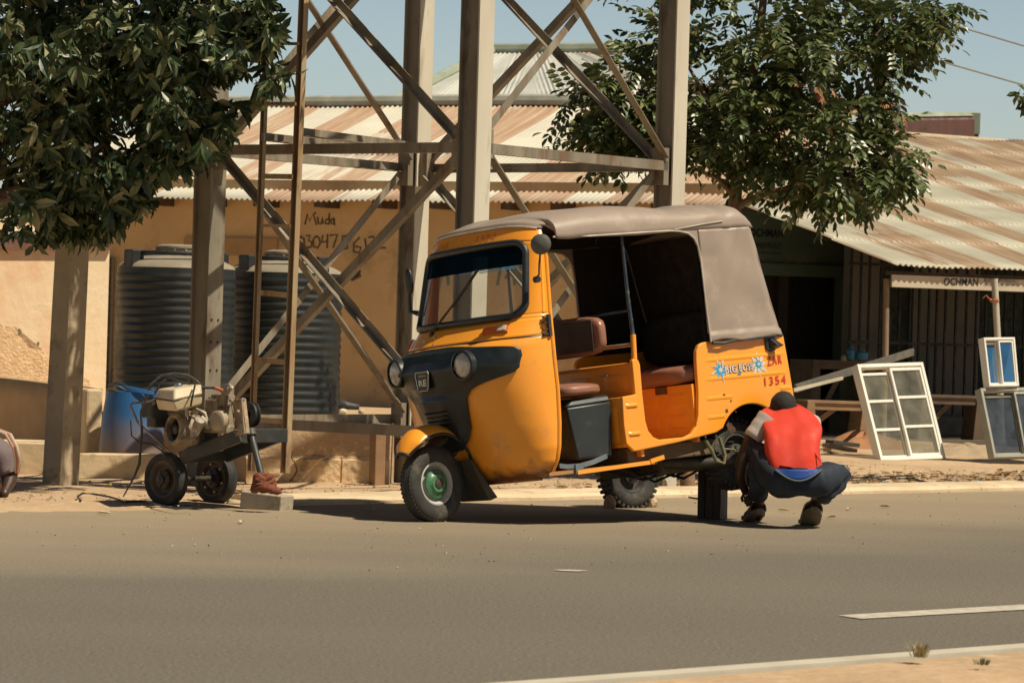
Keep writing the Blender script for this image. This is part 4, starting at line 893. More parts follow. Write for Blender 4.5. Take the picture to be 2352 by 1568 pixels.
# hoop frame and posts
BLU = mat("blue_black_tube", (.02, .035, .055), (.035, .05, .07), rough=.4, scale=9, dirt=(.3, .27, .24), dirtamt=.12, dscale=16)
mb = MB()
for sg in (-1, 1): mb.tube([q3(1.24, sg * .575, .98), q3(1.235, sg * .57, 1.2), q3(1.24, sg * .565, 1.60)], [.013, .012, .008], n=8)
for k in (4, 8): mb.tube([(lambda q: q3(q.x, -q.y * .95, q.z - .035))(crow(k, i / 20)) for i in range(1, 20)], .010, n=6)
rb(mb, "hood_frame", BLU, smooth=60)
for sg in (-1, 1):
    mb = MB(); mb.tube([q3(1.225, sg * .578, .78), q3(1.24, sg * .576, .985)], .017, n=10); rb(mb, "post_socket", TYELL, smooth=60)
WORN = mat("worn_rail", (.42, .38, .34), (.4, .17, .04), rough=.4, scale=9, metal=.3)
mb = MB(); mb.tube([q3(1.24, -.57, .93), q3(1.24, .575, .925)], .012, n=8); rb(mb, "hand_rail", WORN, smooth=60)
mb = MB(); mb.tube([q3(1.24, -.57, 1.12), q3(1.24, .57, 1.13)], .007, n=8); rb(mb, "hand_rail", BLU, smooth=60)
# body side panels
arch = [(2.10 + .275 * cos(t), .235 + .265 * sin(t)) for t in [radians(150 - 5 * i) for i in range(27)]]
PANEL = [(1.81, .905), (1.765, .90), (1.73, .885), (1.708, .85), (1.70, .79), (1.69, .6), (1.67, .46), (1.645, .395), (1.60, .355), (1.54, .338), (1.34, .34), (1.295, .36), (1.262, .40), (1.247, .46), (1.245, .62), (1.25, .80), (1.24, .83), (1.20, .838), (1.19, .83), (1.188, .625), (1.085, .618), (1.075, .45), (1.08, .335), (1.135, .285), (1.5, .312), (1.80, .345)] + arch + [(2.47, .30), (2.475, .53), (2.455, .76), (2.44, .905)]
for sg in (1, -1):
    mb = MB(); mb.prism([q3(a, sg * .602, b_) for a, b_ in PANEL], q3(0, -sg * .03, 0))
    sp_ = rb(mb, "side_panel", TYELL, bevel=.008)
    if sg > 0:
        for u0, u1, w_ in ((1.76, 2.44, .775), (1.745, 2.45, .658), (1.745, 1.97, .54), (1.74, 1.89, .425), (2.36, 2.462, .56)):
            mb = MB()
            for k in range(1):
                mb.grid(lambda a, b_: q3(u0 + (u1 - u0) * a, .6015 + .0042 * sin(pi * b_) ** .7 * min(1, a * 14, (1 - a) * 14), w_ + .030 * b_), 20, 8)
            rb(mb, "pressed_rib", TYELL, sp_, smooth=60)
        for w0 in (.545, .375):
            mb = MB(); mb.grid(lambda a, b_: q3(1.10 + .10 * a, .6015 + .010 * min(1, a * 6, (1 - a) * 6) * sin(pi * b_) ** .6, w0 + .03 * b_), 12, 6); rb(mb, "pressed_rib", TYELL, sp_, smooth=60)
        mb = MB()
        # tears and rust holes
        for (px, py, r_) in ((1695, 923, .0), ):
            pass
        HOLE = mat("rust_hole", (.06, .03, .02), (.14, .06, .03), rough=.9, scale=40)
        for px, py, r_, jag in ((1712, 922 + 60, .030, .6), (1663, 909, .012, .2), (1669, 943, .011, .2), (1679, 920, .006, .1), (1690, 945, .005, .1), (1645, 1001, .008, .5), (1620, 1003, .007, .5)):
            u0, w0 = ruv(px, py, .603)
            if u0 > 1.95 and w0 < .5 and jag > .5: u0, w0 = ruv(1679, 983, .603)
            random.seed(int(px)); n_ = 14 if jag > .3 else 10
            mb.add([q3(u0 + r_ * cos(2 * pi * k / n_) * (1 + jag * random.uniform(-1, .7)), .6045, w0 + r_ * 1.3 * sin(2 * pi * k / n_) * (1 + jag * random.uniform(-1, .7))) for k in range(n_)], [tuple(range(n_))])
        rb(mb, "rust_hole", HOLE, sp_)
        # lettering
        for body, xa, ya, xb, yb, h2, bd_ in (("ZAR", 1763, 840, 1797, 834, 20, .035), ("1354", 1757, 886, 1806, 880, 20, .03)):
            A = ruv(xa, ya, .606); B_ = ruv(xb, yb, .606); C_ = ruv(xa - 2, ya - h2, .606)
            rb(textfit(body, q3(A[0], .6065, A[1]), q3(B_[0] - A[0], 0, B_[1] - A[1]), q3(C_[0] - A[0], 0, C_[1] - A[1]), .018, space=1.3), "stencil_lettering", RED, sp_)
        WHT = mat("sticker_white", (.72, .68, .60), rough=.4); CYN = mat("sticker_blue", (.02, .36, .62), rough=.35); DRK = mat("sticker_outline", (.03, .04, .07), rough=.4)
        def star(px, py, R, off, m, rot, npt=8, inner=.42):
            u0, w0 = ruv(px, py, .604); mb = MB(); random.seed(int(px * R * 100))
            n_ = npt * 2; mb.add([q3(u0 + (R * random.uniform(.82, 1.18) if k % 2 == 0 else R * inner) * cos(rot + 2 * pi * k / n_) * 1.02, .6045 + off, w0 + (R * random.uniform(.85, 1.2) if k % 2 == 0 else R * inner) * sin(rot + 2 * pi * k / n_)) for k in range(n_)], [tuple(range(n_))]); rb(mb, "star_sticker", m, sp_)
        star(1654, 850, .074, .0, WHT, .3); star(1654, 850, .058, .0012, CYN, .3); star(1655, 849, .024, .0024, WHT, .6, 6)
        star(1742, 837, .082, .0, WHT, .1, 8, .45); star(1742, 836, .040, .0012, CYN, .35); star(1742, 836, .013, .0024, WHT, .2, 6, .7)
        A = ruv(1669, 857, .604); B_ = ruv(1728, 850, .604)
        for body, f0, f1, m, dz in (("BIG", -.04, .40, WHT, 0), ("BOSS", .50, 1.04, WHT, .002)):
            d_ = (B_[0] - A[0], B_[1] - A[1])
            for off, bold, mm, gx in ((.001, .05, DRK, -.003), (.0022, .02, m, 0)):
                rb(textfit(body, q3(A[0] + d_[0] * f0 + gx, .6045 + off, A[1] + d_[1] * f0 + dz + gx), q3(d_[0] * (f1 - f0) - 2 * gx, 0, d_[1] * (f1 - f0)), q3(-.004, 0, .046 - 2 * gx), bold, space=1.12), "sticker_lettering", mm, sp_)
        mb = MB(); cx_, cz_ = ruv(1698, 854, .604)
        mb.add([q3(cx_ + .018 * cos(t), .609, cz_ - .002 + .014 * sin(t)) for t in [pi + pi * k / 8 for k in range(9)]], [tuple(range(9))]); rb(mb, "sticker_cap", CYN, sp_)
mb = MB(); mb.prism([q3(2.445, -.57, .905), q3(2.445, .57, .905), q3(2.475, .57, .53), q3(2.47, .57, .30), q3(2.47, -.57, .30), q3(2.475, -.57, .53)], Vector((-.02, 0, 0))); rb(mb, "tail_panel", TYELL, bevel=.01)
mb = MB(); u0, w0 = ruv(1771, 788, .61); mb.prism([q3(u0 + a, .603, w0 + b_) for a, b_ in ((-.05, .035), (.0, .045), (.035, .04), (.045, -.01), (.03, -.045), (-.01, -.055), (-.045, -.035))], q3(0, .012, 0))
mb.hexa([q3(u0 - .02, .615, w0 - .03), q3(u0 + .04, .615, w0 - .04), q3(u0 + .055, .67, w0 - .02), q3(u0 - .0, .67, w0 - .015), q3(u0 - .025, .615, w0 + .035), q3(u0 + .03, .615, w0 + .03), q3(u0 + .02, .63, w0 + .02), q3(u0 - .01, .63, w0 + .025)])
rb(mb, "air_scoop", BLACK, bevel=.004)
# inner panels
mb = MB(); mb.box2(q3(1.21, -.575, .25), q3(1.235, .572, .80)); mb.tube([q3(1.222, -.575, .805), q3(1.222, .575, .805)], .016, n=8)
for v0 in (-.45, -.05, .30):
    mb.grid(lambda a, b_: q3(1.2095 - .006 * min(1, a * 8, (1 - a) * 8, b_ * 8, (1 - b_) * 8), v0 + .22 * a, .64 + .12 * b_), 10, 10)
pt_n = rb(mb, "partition", TYELL, smooth=40)
mb = MB(); mb.box2(q3(1.18, .30, .752), q3(1.20, .36, .762)); rb(mb, "label_strip", mat("grey_tag", (.3, .3, .28)), pt_n)
mb = MB(); mb.box2(q3(1.085, .40, .315), q3(1.209, .575, .617)); mb.grid(lambda a, b_: q3(1.084 - .008 * min(1, a * 6, (1 - a) * 6, b_ * 9, (1 - b_) * 9), .43 + .11 * a, .35 + .22 * b_), 10, 10)
rb(mb, "step_box", TYELL, bevel=.006, smooth=40)
mb = MB(); mb.box2(q3(1.236, -.57, .315), q3(1.665, .572, .338)); rb(mb, "passenger_floor", mat("worn_floor_yellow", (.45, .22, .06), (.3, .17, .08), rough=.7, scale=6))
mb = MB(); mb.box2(q3(1.666, -.57, .30), q3(1.69, .572, .655))
for v0 in (.05, .33): 
    for w0 in (.39, .52): mb.grid(lambda a, b_: q3(1.6655 - .004 * min(1, a * 7, (1 - a) * 7, b_ * 6, (1 - b_) * 6), v0 + .20 * a, w0 + .09 * b_), 12, 10)
sb = rb(mb, "seat_base", TYELL, smooth=40)
mb = MB(); mb.box2(q3(1.655, .24, .61), q3(1.664, .34, .655)); rb(mb, "latch_plate", mat("brown_plate", (.12, .06, .03)), sb)
LEATH = mat("brown_leatherette", (0.30, 0.135, 0.085), (0.25, .11, .07), rough=.42, scale=5, dirt=(.40, .25, .18), dirtamt=.2, dscale=5, bump=.004, bscale=7)
def cushion(u0, u1, v0, v1, w0, w1, name, r_=.02, crown=.015):
    bm = bmesh.new(); bmesh.ops.create_cube(bm, size=1); bmesh.ops.subdivide_edges(bm, edges=bm.edges[:], cuts=6, use_grid_fill=True)
    mb = MB(); vs = []
    for q in bm.verts:
        a, b_, c = q.co.x * 2, q.co.y * 2, q.co.z * 2
        k = 5; L_ = (abs(a) ** k + abs(b_) ** k + abs(c) ** k) ** (1 / k); a, b_, c = a / L_, b_ / L_, c / L_
        cc = c + crown / (w1 - w0) * 2 * (1 - a * a) * (1 - b_ ** 4) * (1 if c > 0 else 0)
        vs.append(q3((u0 + u1) / 2 + a * (u1 - u0) / 2, (v0 + v1) / 2 + b_ * (v1 - v0) / 2, (w0 + w1) / 2 + cc * (w1 - w0) / 2))
    mb.add(vs, [tuple(x.index for x in f.verts) for f in bm.faces]); bm.free(); return rb(mb, name, LEATH, smooth=60)
cushion(1.60, 2.18, -.56, .572, .655, .775, "passenger_seat", crown=.01)
cushion(.70, 1.05, -.46, .52, .645, .72, "driver_seat")
bk = cushion(1.05, 1.14, -.42, .475, .885, 1.125, "driver_backrest", crown=.0)
mb = MB(); mb.box2(q3(1.042, -.39, .91), q3(1.051, .43, 1.10)); rb(mb, "backrest_front", mat("dark_brown_vinyl", (.07, .045, .035), rough=.5), bk, bevel=.004)
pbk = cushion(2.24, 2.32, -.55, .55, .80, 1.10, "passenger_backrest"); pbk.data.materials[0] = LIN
mb = MB(); mb.hexa([q3(.80, -.40, .27), q3(.80, .47, .27), q3(1.05, .50, .27), q3(1.05, -.40, .27), q3(.76, -.42, .585), q3(.74, .49, .585), q3(1.06, .52, .60), q3(1.06, -.42, .60)])
mb.hexa([q3(.755, -.42, .586), q3(.735, .49, .586), q3(1.06, .52, .601), q3(1.06, -.42, .601), q3(.78, -.41, .63), q3(.79, .48, .63), q3(1.06, .50, .64), q3(1.06, -.41, .64)])
ebx = rb(mb, "battery_box", mat("worn_black_box", (.020, .028, .032), (.034, .040, .042), rough=.35, scale=3, dirt=(.16, .13, .10), dirtamt=.15), bevel=.012, smooth=40)
mb = MB()
for w_, v0 in ((.44, .12), (.40, .10), (.36, .08)): mb.box(q3(.782, v0 + .14, w_), (.014, .20, .012))
rb(mb, "box_rib", BLACK, ebx, bevel=.004)
mb = MB(); mb.box2(q3(.50, -.54, .195), q3(1.34, .56, .215)); rb(mb, "cab_floor", mat("worn_floor_yellow", (.45, .22, .06)))
mb = MB(); mb.beam(q3(.70, .575, .198), q3(1.30, .575, .210), [(-.006, -.012), (.006, -.012), (.006, .012), (-.006, .012)]); mb.beam(q3(1.27, .58, .215), q3(1.385, .572, .232), [(-.006, -.013), (.006, -.013), (.006, .013), (-.006, .013)]); rb(mb, "floor_edge_trim", TYELL, smooth=60)
mb = MB(); pts = [(.58, .235), (.64, .225), (.74, .222), (.84, .235), (.95, .262)]
mb.grid(lambda a, b_: q3(pts[int(a * 4 + .01)][0], .56, pts[int(a * 4 + .01)][1] + .028 * b_), 4, 1); mb.box(q3(.72, .567, .22), (.05, .012, .05)); rb(mb, "step_strip", mat("grey_blue_strip", (.16, .19, .21), (.12, .14, .16), rough=.5), solid=.012)
UND = mat("dirty_underbody", (.17, .12, .06), (.10, .075, .045), rough=.85, scale=6, dirt=(.25, .15, .07), dirtamt=.3)
mb = MB(); mb.box2(q3(1.14, -.50, .215), q3(1.84, .53, .31)); mb.box2(q3(1.6, -.3, .12), q3(2.42, .30, .30)); rb(mb, "underbody", UND, bevel=.01)
mb = MB(); mb.box2(q3(1.70, -.56, .31), q3(2.44, .25, .50)); mb.box2(q3(1.7, .25, .50), q3(2.44, .57, .53)); mb.box2(q3(1.70, .24, .2), q3(2.44, .26, .5)); rb(mb, "engine_bay", LIN)
mb = MB(); mb.tube([q3(1.62, .30, .19), q3(1.80, .50, .165), q3(1.97, .56, .16)], .035, n=12); mb.tube([q3(1.88, .50, .17), q3(1.99, .61, .165)], .045, n=14); rb(mb, "trailing_arm", DARKST, smooth=60)
mb = MB(); mb.tube([q3(1.74, .56, .31), q3(1.78, .57, .23), q3(1.80, .575, .17), q3(1.86, .575, .15), q3(1.88, .57, .2), q3(1.86, .56, .31)], .012, n=8); mb.tube([q3(1.88, .56, .24), q3(1.95, .57, .23), q3(1.99, .57, .2)], .007, n=6); rb(mb, "suspension_bracket", mat("greenish_bracket", (.12, .15, .07), (.2, .15, .08), rough=.6))
mb = MB()
for i in range(9): mb.lathe([(.02, 0), (.045, .006), (.045, .012), (.02, .018)], q3(2.04, .42, .22 + .024 * i), (0, 0, 1), n=16)
rb(mb, "shock_spring", DARKST, smooth=40)
mb = MB()
for i in range(6): mb.tube([q3(1.3 + .07 * i, .1 - .15 * i % .3, .20), q3(1.45 + .08 * i, .2, .12 - .02 * (i % 3)), q3(1.75 + .05 * i, .3, .16)], .009, n=5)
rb(mb, "hanging_cable", BLACK)
# dash, handlebar, fork
mb = MB(); mb.box2(q3(.42, -.40, .94), q3(.52, .40, 1.06)); rb(mb, "dashboard", LIN)
mb = MB(); mb.tube([q3(.56, -.32, 1.12), q3(.56, -.12, 1.05), q3(.50, 0, .98), q3(.56, .12, 1.05), q3(.56, .32, 1.12)], .014, n=8); mb.tube([q3(.52, 0, 1.0), q3(.35, 0, .5), q3(.2, 0, .35)], .02, n=8); rb(mb, "handlebar", DARKST, smooth=60)
# mirrors
mb = MB(); c = q3(.50, .70, 1.555); mb.lathe([(0, .028), (.040, .024), (.058, .010), (.062, -.002), (.056, -.008), (0, -.008)], c, (-.74, -.58, .05), n=32); mr_ = rb(mb, "mirror", mat("grey_mirror_back", (.07, .07, .06), (.10, .095, .08), rough=.55), smooth=50)
mb = MB(); mb.tube([q3(.50, .62, 1.36), q3(.50, .655, 1.38), q3(.505, .66, 1.44), q3(.50, .69, 1.51)], .006, n=6); mb.lathe([(0, -.01), (.02, -.01), (.02, .02), (0, .02)], q3(.52, .60, 1.355), (0, -1, 0), n=12); rb(mb, "stem", BLACK, mr_)
mb = MB(); c = q3(.47, -.585, 1.46); mb.ellip(c, (.02, .04, .085)); mr2_ = rb(mb, "mirror", mat("black_mirror_back", (.02, .02, .02), rough=.4), smooth=60)
mb = MB(); mb.tube([q3(.50, -.56, 1.26), q3(.47, -.60, 1.28), q3(.47, -.59, 1.40)], [.02, .016, .01], n=6); rb(mb, "stem", BLACK, mr2_)
# wheels
def wheel(name, c, ax, R, W_, rim_r, lugs=False, rimmat=None, hubmat=None, parent=rk, lugn=30, tread=True):
    ax = Vector(ax).normalized(); mb = MB(); h2 = W_ / 2; sw = R - rim_r
    pr = [(rim_r, -h2 * .62), (rim_r + sw * .25, -h2 * .92), (rim_r + sw * .55, -h2), (R - sw * .18, -h2 * .9), (R - .006, -h2 * .66), (R, -h2 * .3), (R + .001, 0), (R, h2 * .3), (R - .006, h2 * .66), (R - sw * .18, h2 * .9), (rim_r + sw * .55, h2), (rim_r + sw * .25, h2 * .92), (rim_r, h2 * .62)]
    mb.lathe(pr, c, ax, n=64)
    a = Vector((0, 0, 1)); x = ax.cross(a).normalized(); y = ax.cross(x)
    if lugs:
        for k in range(lugn):
            an = 2 * pi * k / lugn; r_ = (x * cos(an) + y * sin(an)); t_ = ax.cross(r_)
            for sg in (-1, 1):
                Rm = Matrix((ax, t_, r_)).transposed(); off = t_ * (.006 * sg)
                mb.box(Vector(c) + r_ * (R - .002) + ax * sg * h2 * .52 + off, (h2 * .78, .020, .020), Rm)
    elif tread:
        for k in range(54):
            an = 2 * pi * k / 54; r_ = (x * cos(an) + y * sin(an)); t_ = ax.cross(r_); Rm = Matrix((ax, t_, r_)).transposed()
            for sg in (-1, 1): mb.box(Vector(c) + r_ * (R - .0085) + ax * sg * h2 * .60, (h2 * .24, .013, .010), Rm)
            mb.box(Vector(c) + r_ * (R + .001) + ax * 0, (h2 * .3, .020, .004), Rm)
    wo = build(mb, name, RUBBER, parent, smooth=40)
    mb = MB(); o = h2 * .62
    mb.lathe([(rim_r + .012, o), (rim_r + .013, o + .006), (rim_r + .002, o + .008), (rim_r - .008, o - .004), (rim_r - .02, o - .03), (rim_r - .04, o - .035), (.055, o - .012), (.0, o - .008)], c, ax, n=48); 
    mb.lathe([(rim_r + .012, -o), (rim_r, -o - .006), (rim_r - .02, -o + .02), (.0, -o + .02)], c, ax, n=48)
    build(mb, "rim", rimmat or mat("dark_wheel_rim", (.03, .027, .024), (.06, .05, .04), rough=.6, scale=9), wo, smooth=40)
    mb = MB(); mb.lathe([(.062, o - .016), (.060, o + .006), (.03, o + .014), (.03, o + .03), (0, o + .034)], c, ax, n=24)
    for k in range(5):
        an = 2 * pi * k / 5; q = Vector(c) + (x * cos(an) + y * sin(an)) * .044 + ax * (o + .006); mb.lathe([(.010, 0), (.009, .012), (0, .012)], q, ax, n=6)
    build(mb, "hub", hubmat or DARKST, wo, smooth=35)
    return wo
WRIM = mat("chipped_white_rim", (.52, .50, .46), (.36, .36, .35), rough=.5, scale=10, dirt=(.10, .08, .06), dirtamt=.22, dscale=14)
GHUB = mat("green_hub_paint", (.045, .17, .075), (.10, .25, .12), rough=.35, scale=18, dirt=(.05, .05, .04), dirtamt=.55, dscale=28)
fc = G(990, 1197); fc.z = .222
fax = Vector((.70, -.71, .12)).normalized()
fw = wheel("front_wheel", fc, fax, .226, .115, .118, rimmat=WRIM, hubmat=DARKST)
mb = MB(); hubc = fc + fax * .03; mb.lathe([(.088, .0), (.086, .010), (.06, .018), (.05, .03), (0, .03)], hubc, fax, n=32); build(mb, "hub_plate", GHUB, fw, smooth=40)
rw1 = P(1440, 1165, G(1445, 1165).y + .1); rc = G(1440, 1165); rc.z = .215
wheel("rear_wheel", rc, Vector((.62, -.78, .10)), .22, .125, .115, lugs=True, lugn=34)
nc = RM @ q3(2.06, .44, .20); wheel("rear_wheel", nc, Vector((.62, -.78, .16)), .215, .12, .112, lugs=True, lugn=34)
# front fender with rubber lip, mud flap
fd_ = Vector((-fax.y, fax.x, 0)).normalized(); fd_ = -fd_ if fd_.x > 0 else fd_      # forwards of the wheel
fup = fax.cross(fd_); fup = fup if fup.z > 0 else -fup
def fen(a, b_, dr=0.0, hw_=.098):
    an = radians(149 - 132 * a); r_ = .262 + dr + .015 * max(0, a - .7)
    tip = 1 - .5 * max(0, .14 - a) / .14
    ph = (b_ * 2 - 1); rr = r_ + .058 * (1 - abs(ph) ** 2.4) * (1 - .5 * max(0, (.25 - a)) / .25)
    sx = -cos(an) ; 
    return fc + fd_ * (rr * cos(pi - an)) * 1.0 + fup * (rr * sin(an) + .030) + fax * (hw_ * tip * ph * (1 + .15 * sin(pi * a)))
mb = MB(); mb.grid(lambda a, b_: fen(a, b_), 44, 16); build(mb, "fender", TYELL, rk, smooth=50, solid=.005)
mb = MB()
for b_ in (0.0, 1.0): mb.tube([fen(i / 40, b_, -.004) for i in range(41)], .010, n=6)
mb.tube([fen(0, i / 10, -.002) for i in range(11)], .010, n=6); build(mb, "fender_lip", BLACK, rk, smooth=60)
mb = MB(); q = [fen(.80, 0, .0), fen(.80, 1, .0), fen(.985, 1, .02), fen(.985, 0, .02)]
mf = [RM @ q3(.245, -.13, .34), RM @ q3(.245, .14, .34), RM @ q3(.39, .17, .10), RM @ q3(.35, .15, .085), RM @ q3(.33, -.10, .09)]
mb.prism(mf, Vector((.008, .006, 0))); build(mb, "mud_flap", mat("mud_flap_rubber", (.05, .042, .03), (.08, .065, .045), rough=.7), rk)
mb = MB(); mb.tube([fc + Vector((0, 0, 0)) - fax * .075, fc - fax * .08 + fup * .22 - fd_ * .05, RM @ q3(.22, 0, .55)], .022, n=8); mb.tube([fc + fup * .2, RM @ q3(.26, 0, .52)], .03, n=8); build(mb, "fork", DARKST, rk, smooth=60)

# jack block, chocks
mb = MB(); c = G(1635, 1191); Rm = Matrix((Vector((.9, -.43, 0)), Vector((.43, .9, 0)), Vector((-.01, .02, 1)))).transposed()
for k, (dx, wd_) in enumerate(((-.052, .045), (0, .05), (.055, .05))): mb.box(c + Rm @ Vector((dx, .0, .17)), (wd_ + .002, .12 - .012 * (k == 1), .34), Rm)
mb.box(c + Rm @ Vector((0, 0, .345)), (.17, .13, .014), Rm)
mb.tube([c + Rm @ Vector((-.07, -.02, .12)), c + Rm @ Vector((-.15, -.03, .13))], .006, n=6)
tag(build(mb, "jack_block", mat("oily_dark_timber", (.045, .03, .022), (.022, .018, .015), rough=.6, scale=6, stretch=(3, 3, .4), dirt=(.10, .06, .04), dirtamt=.2), bevel=.005), "tall oily dark timber block propping up the rickshaw beside the crouching mechanic", "timber block")
BRK = mat("chock_brick", (.33, .20, .11), (.22, .13, .08), rough=.95, scale=12, bump=.004)
for (px, py, lab, m) in ((1400, 1166, "dark stone chock in front of the far rear tyre", BRK), (1494, 1163, "pale broken brick chock behind the far rear tyre", mat("pale_brick", (.55, .40, .25), (.4, .28, .17), rough=.95, scale=10, bump=.004))):
    mb = MB(); c = G(px, py); mb.rock(c + Vector((0, -.05, .035)), Vector((.042, .05, .055)), seed=px); tag(build(mb, "chock_stone", m, smooth=25), lab, "stone")
mb = MB(); c = G(1035, 1193); mb.rock(c + Vector((0, 0, .012)), Vector((.035, .03, .02)), seed=3); tag(build(mb, "chock_stone", BRK), "small flat stone chock against the front tyre", "stone")

# ------------------------------------------------------------------ crouching mechanic
def skin(name, m, nodes, edges, parent, sub=2, root=0):
    """nodes: list of (world point, radius) ; one continuous skinned surface"""
    me = bpy.data.meshes.new(name); iv = INV[parent.name]
    me.from_pydata([tuple(iv @ Vector(p)) for p, r in nodes], edges, [])
    me.materials.append(m); o = bpy.data.objects.new(name, me); COL.objects.link(o); o.parent = parent; INV[o.name] = INV[parent.name]
    md = o.modifiers.new("skin", 'SKIN'); md.use_smooth_shade = True; md.branch_smoothing = .6
    sv = me.skin_vertices[0].data
    for i, (p, r) in enumerate(nodes):
        sv[i].radius = (r, r) if not isinstance(r, tuple) else r; sv[i].use_root = (i == root)
    ms = o.modifiers.new("sub", 'SUBSURF'); ms.levels = sub; ms.render_levels = sub
    dg = bpy.context.evaluated_depsgraph_get(); m2 = bpy.data.meshes.new_from_object(o.evaluated_get(dg)); m2.name = name
    o.modifiers.clear(); o.data = m2
    for p in m2.polygons: p.use_smooth = True
    return o
def blob(mb, rings, n=28, cap=True):
    """rings of (centre, half width vector, half depth vector, squareness) lofted to one closed surface"""
    vs = []; fs = []
    for c, wx, wy, sq in rings:
        for j in range(n):
            t = 2 * pi * j / n; cx_, sy_ = cos(t), sin(t)
            cx_ = (1 if cx_ >= 0 else -1) * abs(cx_) ** sq; sy_ = (1 if sy_ >= 0 else -1) * abs(sy_) ** sq
            vs.append(Vector(c) + Vector(wx) * cx_ + Vector(wy) * sy_)
    for i in range(len(rings) - 1):
        for j in range(n): fs.append((i * n + j, i * n + (j + 1) % n, (i + 1) * n + (j + 1) % n, (i + 1) * n + j))
    if cap: fs.append(tuple(range(n))[::-1]); fs.append(tuple((len(rings) - 1) * n + j for j in range(n)))
    return mb.add(vs, fs)
SKINM = mat("dark_skin", (0.060, 0.030, 0.019), (0.045, 0.023, 0.015), rough=.45, scale=20, spec=.45)
NAVY = mat("navy_trousers", (0.009, 0.015, 0.027), (0.016, 0.024, 0.038), rough=.85, scale=5, dirt=(.035, .035, .038), dirtamt=.12, bump=.004, bscale=9)
def PM(x, y, D): return P(x, y, 20.93 + (D - 21.45) * .72)
man = thing("person", G(1815, 1205), "person in a red shirt crouching with their back turned at the jacked up wheel", "person")
DM = 21.45
Lh = P(1745, 1185, 21.50); Rh = P(1869, 1188, 21.28)
pel = PM(1838, 1112, 21.36)
nodes = []; edges = []
def nd(p, r, prev=None):
    nodes.append((p, r)); i = len(nodes) - 1
    if prev is not None: edges.append((prev, i))
    return i
i0 = nd(PM(1833, 1102, 21.45), .115)
# legs of the body
hl_ = nd(PM(1790, 1108, 21.50), .095, i0); kl = nd(PM(1738, 1020, 22.0), .062, hl_); sl_ = nd(PM(1741, 1090, 21.75), .052, kl); al = nd(P(1744, 1160, 21.58), .034, sl_); fl_ = nd(P(1746, 1180, 21.54), .030, al); tl = nd(P(1740, 1190, 21.70), .028, fl_)
hr = nd(PM(1880, 1108, 21.46), .095, i0); kr = nd(PM(1935, 1085, 21.9), .060, hr); sr = nd(PM(1903, 1125, 21.62), .050, kr); ar = nd(P(1872, 1150, 21.36), .036, sr); fr_ = nd(P(1868, 1170, 21.34), .031, ar); tr_ = nd(P(1871, 1188, 21.50), .028, fr_)
# spine, neck, head
s1 = nd(PM(1832, 1055, 21.70), .088, i0); s2 = nd(PM(1826, 1005, 21.90), .092, s1); s3 = nd(PM(1815, 978, 22.12), .078, s2); nk = nd(PM(1805, 948, 22.12), .060, s3)
hd = nd(PM(1800, 938, 22.26), .060, nk); hd2 = nd(PM(1799, 930, 22.34), .055, hd)
# left arm (visible), reaches down to the wheel
a0 = nd(PM(1756, 974, 22.05), .050, s3); a1_ = nd(PM(1724, 1012, 21.95), .050, a0); a2_ = nd(PM(1703, 1062, 21.92), .044, a1_); a3_ = nd(PM(1700, 1098, 21.98), .036, a2_); a4_ = nd(PM(1710, 1124, 22.06), .026, a3_); a5_ = nd(PM(1716, 1134, 22.10), .030, a4_)
b0_ = nd(PM(1862, 980, 22.1), .048, s3); b1_ = nd(PM(1850, 1020, 22.3), .048, b0_); b2_ = nd(PM(1800, 1060, 22.4), .040, b1_); b3_ = nd(PM(1750, 1092, 22.35), .028, b2_); b4_ = nd(PM(1740, 1102, 22.33), .03, b3_)
body = skin("body", SKINM, nodes, edges, man)
# fingers, curled round a spanner: separate short chains
for (c, dr, lab) in ((PM(1716, 1134, 22.10), 1, 'l'), (PM(1740, 1102, 22.33), -1, 'r')):
    mb = MB()
    for k in range(5):
        r_ = .0085 if k else .010
        o_ = Vector((-.022 + .011 * k, .006 * k, .004 * (k - 2)))
        if k == 0: pts = [c + Vector((-.02, -.015, .0)), c + Vector((-.032, -.005, -.025)), c + Vector((-.025, .012, -.045))]
        else: pts = [c + o_ + Vector((0, 0, -.012)), c + o_ + Vector((.004, .018, -.046 - .004 * (k % 3))), c + o_ + Vector((.012, .034, -.058)), c + o_ + Vector((.018, .026, -.074))]
        mb.tube(pts, [r_, r_, r_ * .9, r_ * .7][:len(pts)], n=8)
    build(mb, "fingers", SKINM, man, smooth=60)
# head hair cap and ears
mb = MB(); hc = PM(1799, 934, 22.20); R_ = Matrix.Rotation(radians(-40), 3, 'X')
mb.ellip(hc, (.083, .100, .098), R_, 28, 18); mb.v = [q + Vector(noise.noise_vector(q * 60)) * .003 for q in mb.v]
build(mb, "hair", mat("black_curly_hair", (.012, .010, .009), (.02, .017, .014), rough=.95, scale=80, bump=.004, bscale=120), man, smooth=80)
mb = MB(); fcx = hc + Vector((-.005, .065, -.055)); mb.ellip(fcx, (.070, .062, .085), None, 24, 14); mb.ellip(fcx + Vector((0, .064, -.012)), (.017, .022, .024), None, 10, 8)
for sg in (-1, 1): mb.ellip(fcx + Vector((sg * .078, -.01, 0.0)), (.012, .022, .032), None, 12, 8)
mb.tube([fcx + Vector((-.028, .052, -.05)), fcx + Vector((0, .060, -.052)), fcx + Vector((.028, .052, -.05))], .008, n=8)
build(mb, "face", SKINM, man, smooth=70)
mb = MB()
for sg in (-1, 1): mb.ellip(fcx + Vector((sg * .03, .055, .012)), (.013, .008, .009), None, 10, 8)
build(mb, "eyes", mat("eye_white", (.6, .57, .5), rough=.3), man, smooth=70)
